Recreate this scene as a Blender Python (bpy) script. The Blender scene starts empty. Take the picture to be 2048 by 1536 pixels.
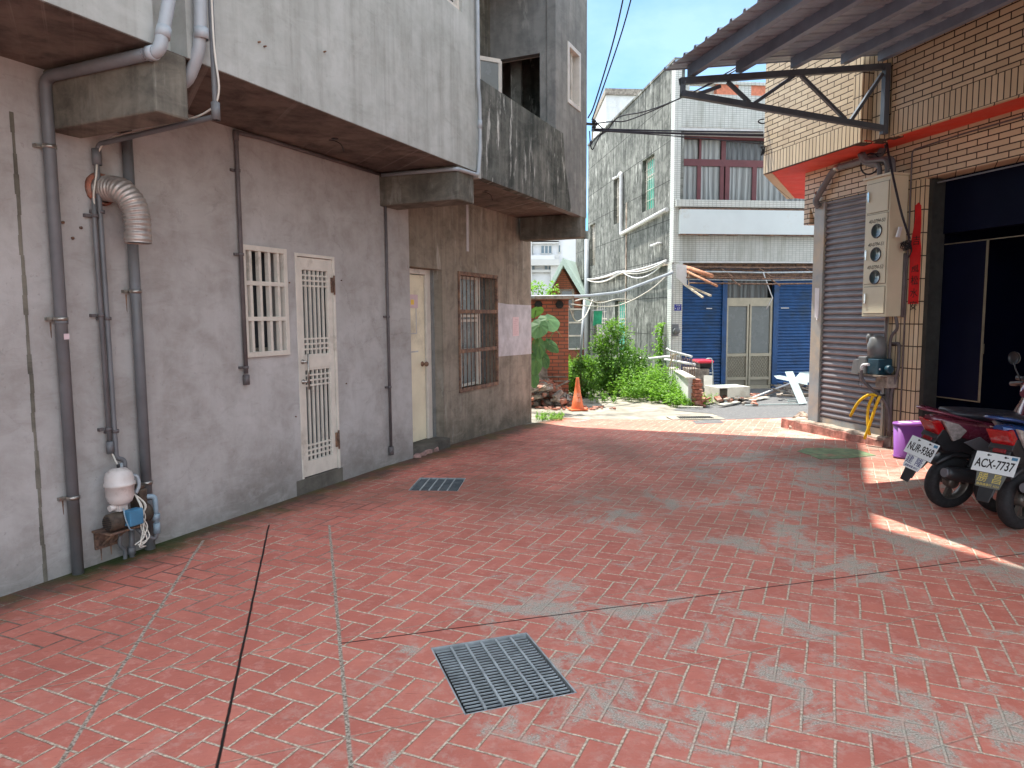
import bpy, math, random
from math import sin, cos, radians, pi, sqrt, floor
from mathutils import Vector, Matrix
from mathutils.geometry import tessellate_polygon
import numpy as np
rnd = random.Random(7)

# ---------------------------------------------------------------- camera
CAM_H = 1.6
FPX = 1420.0                       # focal length in pixels of the 2048 px wide photograph
PITCH = math.atan(136.5 / FPX)
ROLL = math.atan(100 / 14500.0)
scene = bpy.context.scene
fwd = Vector((0, cos(PITCH), -sin(PITCH)))
r0 = Vector((1, 0, 0)); u0 = r0.cross(fwd)
cr, sr = cos(ROLL), sin(ROLL)
rgt = cr * r0 - sr * u0
upv = sr * r0 + cr * u0
ORI = Vector((0, 0, CAM_H))
cam_data = bpy.data.cameras.new("camera")
cam_data.sensor_width = 36.0
cam_data.lens = 36.0 * FPX / 2048.0
cam_data.clip_start = 0.05
cam_data.clip_end = 2000
cam = bpy.data.objects.new("camera", cam_data)
scene.collection.objects.link(cam)
m = Matrix((rgt, upv, -fwd)).transposed().to_4x4()
m.translation = ORI
cam.matrix_world = m
scene.camera = cam

# ---------------------------------------------------------------- sky, sun, exposure
SUN_EL = radians(68.0)
SUN_DIR = Vector((-0.6445 * cos(SUN_EL), 0.765 * cos(SUN_EL), sin(SUN_EL))).normalized()
world = bpy.data.worlds.new("World")
scene.world = world
world.use_nodes = True
wt = world.node_tree
wt.nodes.clear()
w_out = wt.nodes.new('ShaderNodeOutputWorld')
w_bg = wt.nodes.new('ShaderNodeBackground')
w_sky = wt.nodes.new('ShaderNodeTexSky')
w_sky.sky_type = 'NISHITA'
w_sky.sun_disc = False
w_sky.sun_elevation = SUN_EL
w_sky.sun_rotation = math.atan2(SUN_DIR.x, SUN_DIR.y)
w_sky.altitude = 20
w_sky.air_density = 1.0
w_sky.dust_density = 0.6
w_sky.ozone_density = 1.0
w_bg.inputs['Strength'].default_value = 0.15
tc = wt.nodes.new('ShaderNodeTexCoord')
mp = wt.nodes.new('ShaderNodeMapping'); mp.inputs['Scale'].default_value = (1.0, 1.0, 2.2)
nz = wt.nodes.new('ShaderNodeTexNoise'); nz.inputs['Scale'].default_value = 2.3
nz.inputs['Detail'].default_value = 7; nz.inputs['Roughness'].default_value = 0.55
rp = wt.nodes.new('ShaderNodeMapRange'); rp.inputs[1].default_value = 0.40; rp.inputs[2].default_value = 0.62
rp.inputs[3].default_value = 0.0; rp.inputs[4].default_value = 0.92
mx = wt.nodes.new('ShaderNodeMix'); mx.data_type = 'RGBA'
mx.inputs[7].default_value = (8.7, 9.1, 9.4, 1)
wt.links.new(tc.outputs['Generated'], mp.inputs[0]); wt.links.new(mp.outputs[0], nz.inputs[0])
wt.links.new(nz.outputs[0], rp.inputs[0])
# a clear gap in the clouds ahead, above the lane
dp = wt.nodes.new('ShaderNodeVectorMath'); dp.operation = 'DOT_PRODUCT'
nm = wt.nodes.new('ShaderNodeVectorMath'); nm.operation = 'NORMALIZE'
wt.links.new(tc.outputs['Generated'], nm.inputs[0]); wt.links.new(nm.outputs[0], dp.inputs[0])
dp.inputs[1].default_value = Vector((.30, 1.0, .32)).normalized()
gp = wt.nodes.new('ShaderNodeMapRange'); gp.inputs[1].default_value = .955; gp.inputs[2].default_value = .985; gp.inputs[3].default_value = 1.0; gp.inputs[4].default_value = 0.10
gp.interpolation_type = 'SMOOTHSTEP'
ad = wt.nodes.new('ShaderNodeMath'); ad.operation = 'MULTIPLY_ADD'; ad.inputs[1].default_value = .06; wt.links.new(nz.outputs[0], ad.inputs[0]); wt.links.new(dp.outputs['Value'], ad.inputs[2])
sb = wt.nodes.new('ShaderNodeMath'); sb.operation = 'SUBTRACT'; sb.inputs[1].default_value = .03; wt.links.new(ad.outputs[0], sb.inputs[0]); wt.links.new(sb.outputs[0], gp.inputs[0])
ml = wt.nodes.new('ShaderNodeMath'); ml.operation = 'MULTIPLY'; wt.links.new(rp.outputs[0], ml.inputs[0]); wt.links.new(gp.outputs[0], ml.inputs[1])
wt.links.new(ml.outputs[0], mx.inputs[0])
tn = wt.nodes.new('ShaderNodeMix'); tn.data_type = 'RGBA'; tn.blend_type = 'MULTIPLY'; tn.inputs[0].default_value = 1.0; tn.inputs[7].default_value = (.25, .42, .52, 1)
wt.links.new(w_sky.outputs[0], tn.inputs[6]); wt.links.new(tn.outputs[2], mx.inputs[6]); wt.links.new(mx.outputs[2], w_bg.inputs[0])
wt.links.new(w_bg.outputs[0], w_out.inputs[0])

sun_data = bpy.data.lights.new("sun", 'SUN')
sun_data.energy = 3.1
sun_data.angle = radians(0.55)
sun_data.color = (1.0, 0.95, 0.87)
sun = bpy.data.objects.new("sun", sun_data)
scene.collection.objects.link(sun)
sun.rotation_euler = SUN_DIR.to_track_quat('Z', 'Y').to_euler()
sun.location = (0, 0, 30)

scene.view_settings.view_transform = 'Standard'
scene.view_settings.look = 'None'
scene.view_settings.gamma = 1.0
scene.view_settings.exposure = 1.64

# ---------------------------------------------------------------- survey helpers
def gz(Y):
    """ground height: level near the camera, then falling gently"""
    if Y < 7.5: return 0.0
    return -(min(Y, 20.0) - 7.5) * 0.03
def ray(x, y): return (x - 1024) / FPX * rgt - (y - 768) / FPX * upv + fwd
def G(x, y):
    d = ray(x, y)
    P = ORI + (-CAM_H / d.z) * d
    if P.y > 7.5:
        P = ORI + ((-CAM_H + .225) / (d.z + .03 * d.y)) * d
        if P.y > 20: P = ORI + ((-CAM_H - .375) / d.z) * d
    return P
def Zat(x, y, z):
    d = ray(x, y)
    return ORI + ((z - CAM_H) / d.z) * d
def Yat(x, y, Y):
    d = ray(x, y)
    return ORI + (Y / d.y) * d

class Frame:
    """wall-aligned frame: s along the wall, o out of the wall face, z up"""
    def __init__(self, ox, oy, bearing, side):
        self.a = Vector((ox, oy)); b = radians(bearing)
        self.d = Vector((sin(b), cos(b))); self.n = Vector((cos(b), -sin(b))) * side
    def P(self, s, o=0.0, z=0.0):
        q = self.a + self.d * s + self.n * o
        return Vector((q.x, q.y, z))
    def at(self, x, y, o=0.0):
        d = ray(x, y); q = self.a + self.n * o
        t = (q - ORI.xy).dot(self.n) / d.xy.dot(self.n)
        P = ORI + t * d
        return (P.xy - self.a).dot(self.d), P.z
    def so(self, P):
        v = P.xy - self.a
        return v.dot(self.d), v.dot(self.n)
WA = Frame(-2.97, 3.97, 24.4, 1)        # left concrete house, face towards the yard
WC = Frame(4.634, 8.622, -14.65, -1)    # right tiled house
DC = Frame(4.083, 18.032, 82.3, 1)      # front of the house across the lane
DS = Frame(4.083, 18.032, -7.70, -1)    # its side wall
XY = Frame(0, 0, 90, 1)                 # s = x, o = -y

# ---------------------------------------------------------------- mesh builder
class MB:
    def __init__(s):
        s.v = []; s.f = []; s.sm = []
    def add(s, vs, fs, smooth=False):
        b = len(s.v); s.v += [Vector(v) for v in vs]
        for f in fs:
            s.f.append(tuple(i + b for i in f)); s.sm.append(smooth)
        return s
    def quad(s, a, b, c, d): return s.add([a, b, c, d], [(0, 1, 2, 3)])
    def hexa(s, p):
        return s.add(p, [(0, 3, 2, 1), (4, 5, 6, 7), (0, 1, 5, 4), (1, 2, 6, 5), (2, 3, 7, 6), (3, 0, 4, 7)])
    def box(s, F, s0, s1, o0, o1, z0, z1):
        p = [F.P(s0, o0, z0), F.P(s1, o0, z0), F.P(s1, o1, z0), F.P(s0, o1, z0),
             F.P(s0, o0, z1), F.P(s1, o0, z1), F.P(s1, o1, z1), F.P(s0, o1, z1)]
        return s.hexa(p)
    def obox(s, c, ax, ay, az, hx, hy, hz):
        """box about centre c with unit axes and half sizes"""
        c = Vector(c); X = Vector(ax).normalized() * hx; Y = Vector(ay).normalized() * hy; Z = Vector(az).normalized() * hz
        return s.hexa([c - X - Y - Z, c + X - Y - Z, c + X + Y - Z, c - X + Y - Z, c - X - Y + Z, c + X - Y + Z, c + X + Y + Z, c - X + Y + Z])
    def bar(s, a, b, w, h=None, up=(0, 0, 1)):
        a = Vector(a); b = Vector(b); h = h or w
        t = (b - a).normalized(); U = Vector(up)
        if abs(t.dot(U)) > .98: U = Vector((1, 0, 0))
        x = t.cross(U).normalized(); y = x.cross(t).normalized()
        return s.obox((a + b) / 2, t, x, y, (b - a).length / 2, w / 2, h / 2)
    def prism(s, poly, off):
        """poly: list of 3d points, extruded by vector off"""
        n = len(poly); off = Vector(off); p = [Vector(q) for q in poly]
        s.add(p + [q + off for q in p], [tuple(range(n))[::-1], tuple(range(n, 2 * n))] + [(i, (i + 1) % n, n + (i + 1) % n, n + i) for i in range(n)])
        return s
    def tube(s, pts, r, n=10, caps=True, smooth=True, rad=None):
        pts = [Vector(p) for p in pts]; m = len(pts)
        base = len(s.v); prev = None
        for i, p in enumerate(pts):
            if i == 0: t = pts[1] - p
            elif i == m - 1: t = p - pts[i - 1]
            else: t = (pts[i + 1] - p).normalized() + (p - pts[i - 1]).normalized()
            t.normalize()
            if prev is None:
                U = Vector((0, 0, 1)) if abs(t.z) < .9 else Vector((1, 0, 0))
                x = t.cross(U).normalized()
            else:
                x = (prev - t * prev.dot(t)).normalized()
            prev = x; y = t.cross(x)
            rr = rad[i] if rad else r
            for k in range(n):
                a = 2 * pi * k / n
                s.v.append(p + x * cos(a) * rr + y * sin(a) * rr)
        for i in range(m - 1):
            for k in range(n):
                a = base + i * n + k; b = base + i * n + (k + 1) % n
                s.f.append((a, b, b + n, a + n)); s.sm.append(smooth)
        if caps:
            s.f.append(tuple(base + k for k in range(n))[::-1]); s.sm.append(False)
            s.f.append(tuple(base + (m - 1) * n + k for k in range(n))); s.sm.append(False)
        return s
    def lathe(s, prof, c, axis=(0, 0, 1), n=24, smooth=True):
        """prof: list of (r, h) along axis from c"""
        A = Vector(axis).normalized(); U = Vector((1, 0, 0)) if abs(A.x) < .9 else Vector((0, 1, 0))
        X = A.cross(U).normalized(); Y = A.cross(X); c = Vector(c); base = len(s.v)
        for r, h in prof:
            for k in range(n):
                a = 2 * pi * k / n
                s.v.append(c + A * h + (X * cos(a) + Y * sin(a)) * max(r, 1e-4))
        for i in range(len(prof) - 1):
            for k in range(n):
                a = base + i * n + k; b = base + i * n + (k + 1) % n
                s.f.append((a, b, b + n, a + n)); s.sm.append(smooth)
        return s
    def loft(s, secs, smooth=True, caps=True):
        n = len(secs[0]); base = len(s.v)
        for q in secs: s.v += [Vector(p) for p in q]
        for i in range(len(secs) - 1):
            for k in range(n):
                a = base + i * n + k; b = base + i * n + (k + 1) % n
                s.f.append((a, b, b + n, a + n)); s.sm.append(smooth)
        if caps:
            s.f.append(tuple(base + k for k in range(n))[::-1]); s.sm.append(False)
            s.f.append(tuple(base + (len(secs) - 1) * n + k for k in range(n))); s.sm.append(False)
        return s
    def wall(s, F, s0, s1, z0, z1, o1, th, holes=()):
        """wall slab with front face at o1, thickness th going in; holes (sa, sb, za, zb)"""
        S = sorted({s0, s1} | {h[0] for h in holes if s0 < h[0] < s1} | {h[1] for h in holes if s0 < h[1] < s1})
        Zs = sorted({z0, z1} | {h[2] for h in holes if z0 < h[2] < z1} | {h[3] for h in holes if z0 < h[3] < z1})
        o0 = o1 - th
        def solid(i, j):
            if i < 0 or j < 0 or i >= len(S) - 1 or j >= len(Zs) - 1: return False
            cs = (S[i] + S[i + 1]) / 2; cz = (Zs[j] + Zs[j + 1]) / 2
            return not any(h[0] < cs < h[1] and h[2] < cz < h[3] for h in holes)
        for i in range(len(S) - 1):
            for j in range(len(Zs) - 1):
                if not solid(i, j): continue
                a, b, c, d = S[i], S[i + 1], Zs[j], Zs[j + 1]
                s.quad(F.P(a, o1, c), F.P(b, o1, c), F.P(b, o1, d), F.P(a, o1, d))
                s.quad(F.P(a, o0, c), F.P(b, o0, c), F.P(b, o0, d), F.P(a, o0, d))
                if not solid(i - 1, j): s.quad(F.P(a, o0, c), F.P(a, o1, c), F.P(a, o1, d), F.P(a, o0, d))
                if not solid(i + 1, j): s.quad(F.P(b, o0, c), F.P(b, o1, c), F.P(b, o1, d), F.P(b, o0, d))
                if not solid(i, j - 1): s.quad(F.P(a, o0, c), F.P(b, o0, c), F.P(b, o1, c), F.P(a, o1, c))
                if not solid(i, j + 1): s.quad(F.P(a, o0, d), F.P(b, o0, d), F.P(b, o1, d), F.P(a, o1, d))
        return s

def tag(o, label=None, cat=None, group=None, kind=None):
    if label: o['label'] = label
    if cat: o['category'] = cat
    if group: o['group'] = group
    if kind: o['kind'] = kind
    return o
def thing(name, loc, label, cat, group=None):
    o = bpy.data.objects.new(name, None)
    scene.collection.objects.link(o)
    o.location = loc; o.empty_display_size = .2
    tag(o, label, cat, group)
    o['_o'] = list(loc)
    return o
ORIG = {}
def build(name, mb, mat, parent=None, origin=None, bevel=0, label=None, recalc=True):
    """link the collected geometry as one mesh object; world coordinates in, object-local stored"""
    if parent is not None: org = ORIG[parent.name] if parent.name in ORIG else Vector(parent.location)
    else:
        org = Vector(origin) if origin is not None else (sum(mb.v, Vector()) / max(1, len(mb.v)))
    me = bpy.data.meshes.new(name)
    me.from_pydata([tuple(v - org) for v in mb.v], [], mb.f)
    me.polygons.foreach_set('use_smooth', mb.sm)
    if recalc:
        import bmesh
        bm = bmesh.new(); bm.from_mesh(me)
        bmesh.ops.recalc_face_normals(bm, faces=bm.faces)
        bm.to_mesh(me); bm.free()
    me.update()
    me.materials.append(mat)
    o = bpy.data.objects.new(name, me)
    scene.collection.objects.link(o)
    if parent is not None: o.parent = parent
    else: o.location = org
    ORIG[o.name] = org
    if bevel:
        bv = o.modifiers.new('bevel', 'BEVEL'); bv.width = bevel; bv.segments = 2; bv.limit_method = 'ANGLE'; bv.angle_limit = radians(40)
    if label: o['label'] = label
    return o
def text(name, body, size, mat, parent, pos, xdir, ydir, ext=.0008, align='CENTER', xs=1.0, shear=0, bold=0):
    cu = bpy.data.curves.new(name, 'FONT'); cu.body = body; cu.size = size; cu.align_x = align; cu.align_y = 'CENTER'
    cu.extrude = ext; cu.shear = shear; cu.offset = bold
    to = bpy.data.objects.new(name, cu); scene.collection.objects.link(to)
    dg = bpy.context.evaluated_depsgraph_get()
    me = bpy.data.meshes.new_from_object(to.evaluated_get(dg))
    bpy.data.objects.remove(to)
    X = Vector(xdir).normalized(); Y = Vector(ydir); Y = (Y - X * Y.dot(X)).normalized(); Zd = X.cross(Y)
    M = Matrix((X * xs, Y, Zd)).transposed().to_4x4(); M.translation = Vector(pos)
    me.transform(M)
    org = ORIG[parent.name] if parent.name in ORIG else Vector(parent.location)
    me.transform(Matrix.Translation(-org))
    me.materials.clear(); me.materials.append(mat)
    o = bpy.data.objects.new(name, me); scene.collection.objects.link(o); o.parent = parent
    ORIG[o.name] = org
    return o
def sag(a, b, drop, n=14):
    a = Vector(a); b = Vector(b)
    return [a.lerp(b, i / n) - Vector((0, 0, 4 * drop * (i / n) * (1 - i / n))) for i in range(n + 1)]
def smooth_path(pts, k=6):
    pts = [Vector(p) for p in pts]; out = []
    P = [pts[0] * 2 - pts[1]] + pts + [pts[-1] * 2 - pts[-2]]
    for i in range(1, len(P) - 2):
        for j in range(k):
            t = j / k; a, b, c, d = P[i - 1], P[i], P[i + 1], P[i + 2]
            out.append(.5 * (2 * b + (c - a) * t + (2 * a - 5 * b + 4 * c - d) * t * t + (3 * b - a - 3 * c + d) * t ** 3))
    out.append(pts[-1]); return out
def elbow(pts, r, k=4):
    """round the corners of a polyline with radius r"""
    pts = [Vector(p) for p in pts]; out = [pts[0]]
    for i in range(1, len(pts) - 1):
        a = (pts[i - 1] - pts[i]); b = (pts[i + 1] - pts[i]); rr = min(r, a.length * .45, b.length * .45)
        p0 = pts[i] + a.normalized() * rr; p1 = pts[i] + b.normalized() * rr
        for j in range(k + 1):
            t = j / k; out.append(p0.lerp(pts[i], t).lerp(pts[i].lerp(p1, t), t))
    out.append(pts[-1]); return out
# ---------------------------------------------------------------- materials
class NT:
    def __init__(s, name):
        s.m = bpy.data.materials.new(name); s.m.use_nodes = True; s.t = s.m.node_tree; s.t.nodes.clear()
        s.out = s.t.nodes.new('ShaderNodeOutputMaterial'); s.b = s.t.nodes.new('ShaderNodeBsdfPrincipled')
        s.t.links.new(s.b.outputs[0], s.out.inputs[0])
        s.geo = s.t.nodes.new('ShaderNodeNewGeometry'); s.pos = s.geo.outputs['Position']
    def put(s, sock, v):
        if isinstance(v, bpy.types.NodeSocket): s.t.links.new(v, sock)
        elif isinstance(v, (tuple, list)) and len(v) == 3 and sock.type == 'RGBA': sock.default_value = (*v, 1)
        else: sock.default_value = v
    def M(s, op, a, b=0.0, c=0.0, clamp=False):
        n = s.t.nodes.new('ShaderNodeMath'); n.operation = op; n.use_clamp = clamp
        s.put(n.inputs[0], a); s.put(n.inputs[1], b); s.put(n.inputs[2], c); return n.outputs[0]
    def dot(s, v, d):
        n = s.t.nodes.new('ShaderNodeVectorMath'); n.operation = 'DOT_PRODUCT'; s.put(n.inputs[0], v); n.inputs[1].default_value = d; return n.outputs['Value']
    def xyz(s, x, y, z):
        n = s.t.nodes.new('ShaderNodeCombineXYZ'); s.put(n.inputs[0], x); s.put(n.inputs[1], y); s.put(n.inputs[2], z); return n.outputs[0]
    def sep(s, v):
        n = s.t.nodes.new('ShaderNodeSeparateXYZ'); s.put(n.inputs[0], v); return n.outputs
    def noise(s, v, scale, detail=5, rough=.55, dist=0, col=False):
        n = s.t.nodes.new('ShaderNodeTexNoise'); s.put(n.inputs['Vector'], v); n.inputs['Scale'].default_value = scale
        n.inputs['Detail'].default_value = detail; n.inputs['Roughness'].default_value = rough; n.inputs['Distortion'].default_value = dist
        return n.outputs[1 if col else 0]
    def map(s, v, scale=(1, 1, 1), loc=(0, 0, 0)):
        n = s.t.nodes.new('ShaderNodeMapping'); s.put(n.inputs[0], v); n.inputs['Scale'].default_value = scale; n.inputs['Location'].default_value = loc; return n.outputs[0]
    def ramp(s, v, a, b, c=0.0, d=1.0, smooth=False):
        n = s.t.nodes.new('ShaderNodeMapRange'); s.put(n.inputs[0], v); n.inputs[1].default_value = a; n.inputs[2].default_value = b
        n.inputs[3].default_value = c; n.inputs[4].default_value = d
        if smooth: n.interpolation_type = 'SMOOTHSTEP'
        return n.outputs[0]
    def mix(s, f, a, b, mode='MIX'):
        n = s.t.nodes.new('ShaderNodeMix'); n.data_type = 'RGBA'; n.blend_type = mode
        s.put(n.inputs[0], f); s.put(n.inputs[6], a); s.put(n.inputs[7], b); return n.outputs[2]
    def vor(s, v, scale, feature='F1'):
        n = s.t.nodes.new('ShaderNodeTexVoronoi'); n.feature = feature; s.put(n.inputs['Vector'], v); n.inputs['Scale'].default_value = scale; return n.outputs['Distance']
    def wn(s, v):
        n = s.t.nodes.new('ShaderNodeTexWhiteNoise'); n.noise_dimensions = '3D'; s.put(n.inputs[0], v); return n.outputs[0]
    def bump(s, h, strength=.4, dist=.01):
        n = s.t.nodes.new('ShaderNodeBump'); n.inputs['Strength'].default_value = strength; n.inputs['Distance'].default_value = dist
        s.put(n.inputs['Height'], h); s.t.links.new(n.outputs[0], s.b.inputs['Normal'])
    def fin(s, col, rough=.8, metal=0, spec=None):
        s.put(s.b.inputs['Base Color'], col); s.put(s.b.inputs['Roughness'], rough); s.put(s.b.inputs['Metallic'], metal)
        if spec is not None: s.b.inputs['Specular IOR Level'].default_value = spec
        return s.m

def simple(name, col, rough=.5, metal=0, var=.12, scale=9, dirt=None, dirt_amt=0, bump=0, coat=0, spec=None):
    n = NT(name)
    f = n.noise(n.pos, scale, 6, .6)
    dark = tuple(c * (1 - var * 2) for c in col); lite = tuple(min(1, c * (1 + var)) for c in col)
    c = n.mix(n.ramp(f, .3, .7), dark, lite)
    if dirt:
        g = n.noise(n.pos, scale * .37, 8, .7)
        c = n.mix(n.ramp(g, .62 - dirt_amt * .3, .75 - dirt_amt * .15), c, dirt)
    if bump: n.bump(f, bump, .01)
    r = n.ramp(n.noise(n.pos, scale * 1.7, 4), .3, .7, max(.03, rough - .1), min(1, rough + .1))
    if coat: n.b.inputs['Coat Weight'].default_value = coat; n.b.inputs['Coat Roughness'].default_value = .08
    return n.fin(c, r, metal, spec)

def concrete(name, F, base, dark, lite, streak=.5, blotch=.5, moss=None, seams=0, crack=.3, bump=.35, whites=0, dark_top=None, base_dirt=0.0):
    n = NT(name)
    s = n.dot(n.pos, (F.d.x + F.n.x * .7, F.d.y + F.n.y * .7, 0)); z = n.sep(n.pos)[2]
    P = n.pos
    big = n.noise(P, .9, 6, .6, .6)
    mid = n.noise(P, 4.0, 8, .65, .3)
    fine = n.noise(P, 60, 4, .6)
    sv = n.xyz(n.M('MULTIPLY', s, 7.0), n.M('MULTIPLY', z, .45), 3.1)
    st = n.noise(sv, 1.0, 7, .65, .25)
    sv2 = n.xyz(n.M('MULTIPLY', s, 30.0), n.M('MULTIPLY', z, 1.2), 9.1)
    st2 = n.noise(sv2, 1.0, 5, .6)
    c = n.mix(n.ramp(big, .35, .65, 0, 1), base, lite)
    c = n.mix(n.M('MULTIPLY', n.ramp(mid, .42, .68), blotch), c, dark)
    sf = n.M('MULTIPLY', n.ramp(st, .44, .62), n.ramp(st2, .3, .62, .35, 1))
    c = n.mix(n.M('MULTIPLY', sf, streak), c, dark)
    if whites:
        w = n.M('MULTIPLY', n.ramp(n.noise(n.xyz(n.M('MULTIPLY', s, 9.0), n.M('MULTIPLY', z, 1.6), 21.0), 1.0, 6, .65), .56, .64), n.ramp(n.noise(P, .8, 3), .42, .6))
        c = n.mix(n.M('MULTIPLY', w, whites), c, (.62, .62, .57))
    if crack:
        ck = n.vor(n.xyz(n.M('ADD', s, n.M('MULTIPLY', mid, .5)), n.M('ADD', z, n.M('MULTIPLY', big, .8)), 0), .9, 'DISTANCE_TO_EDGE')
        ckm = n.M('MULTIPLY', n.ramp(ck, .0, .006, 1, 0), n.ramp(n.noise(P, 1.1, 2), .5, .58))
        c = n.mix(n.M('MULTIPLY', ckm, crack), c, (.05, .045, .04))
    if seams:
        d = n.M('ABSOLUTE', n.M('SUBTRACT', n.M('FLOORED_MODULO', n.M('ADD', z, n.M('MULTIPLY', n.noise(P, 1.3, 2), .02)), .98), .10))
        c = n.mix(n.ramp(d, .006, .016, seams, 0), c, (.03, .03, .028))
    if moss:
        e = n.M('MULTIPLY', n.ramp(n.M('ADD', z, n.M('MULTIPLY', mid, .5)), .22, .42, 1, 0), .8)
        c = n.mix(e, c, moss)
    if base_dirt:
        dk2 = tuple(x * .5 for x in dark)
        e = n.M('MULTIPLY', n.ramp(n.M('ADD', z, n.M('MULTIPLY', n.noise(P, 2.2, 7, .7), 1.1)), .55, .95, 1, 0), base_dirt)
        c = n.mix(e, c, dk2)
    pits = n.ramp(n.noise(P, 34, 3, .5), .68, .72)
    tw = n.noise(n.map(P, (2.2, 2.2, 5.5)), 1.0, 7, .72, 2.2)
    c = n.mix(n.ramp(tw, .5, .66, 0, .30), c, lite)
    c = n.mix(n.ramp(tw, .30, .44, .28, 0), c, dark)
    c = n.mix(n.M('MULTIPLY', pits, .12), c, tuple(x * .4 for x in dark))
    n.bump(n.M('ADD', n.M('MULTIPLY', mid, .6), n.M('ADD', n.M('MULTIPLY', fine, .15), n.M('MULTIPLY', pits, -.4))), bump, .012)
    return n.fin(c, .88, 0, .25)

def tiles(name, F, w, h, col, col2, mortar, gap, offset=.5, var=.5, rough=.35, dirt=None, bump=.5, zoff=0.0, both=True, streakd=.3):
    n = NT(name)
    k = 1.0
    s = n.dot(n.pos, (F.d.x + F.n.x * k, F.d.y + F.n.y * k, 0)); z = n.sep(n.pos)[2]
    v = n.xyz(n.M('ADD', s, 50.0), n.M('ADD', z, 20.0 + zoff), 0)
    b = n.t.nodes.new('ShaderNodeTexBrick'); n.put(b.inputs['Vector'], v); b.inputs['Scale'].default_value = 1
    b.offset = offset; b.inputs['Color1'].default_value = (*col, 1); b.inputs['Color2'].default_value = (*col2, 1); b.inputs['Mortar'].default_value = (*mortar, 1)
    b.inputs['Mortar Size'].default_value = gap; b.inputs['Mortar Smooth'].default_value = .12; b.inputs['Bias'].default_value = 0
    b.inputs['Brick Width'].default_value = w; b.inputs['Row Height'].default_value = h
    c = b.outputs[0]
    f = n.noise(n.pos, 3, 6, .6)
    c = n.mix(n.ramp(f, .3, .75, 0, var), c, n.mix(.5, c, tuple(x * .35 for x in col)))
    if dirt:
        st = n.noise(n.xyz(n.M('MULTIPLY', s, 5.0), n.M('MULTIPLY', z, .5), 1.7), 1.0, 7, .65)
        c = n.mix(n.M('MULTIPLY', n.ramp(st, .5, .66), streakd), c, dirt)
    n.bump(n.M('ADD', n.M('MULTIPLY', b.outputs[1], -1.0), n.M('MULTIPLY', n.noise(n.pos, 40, 3), .12)), bump, .006)
    return n.fin(c, n.M('ADD', rough, n.M('MULTIPLY', b.outputs[1], .4)), 0, .4)

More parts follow.
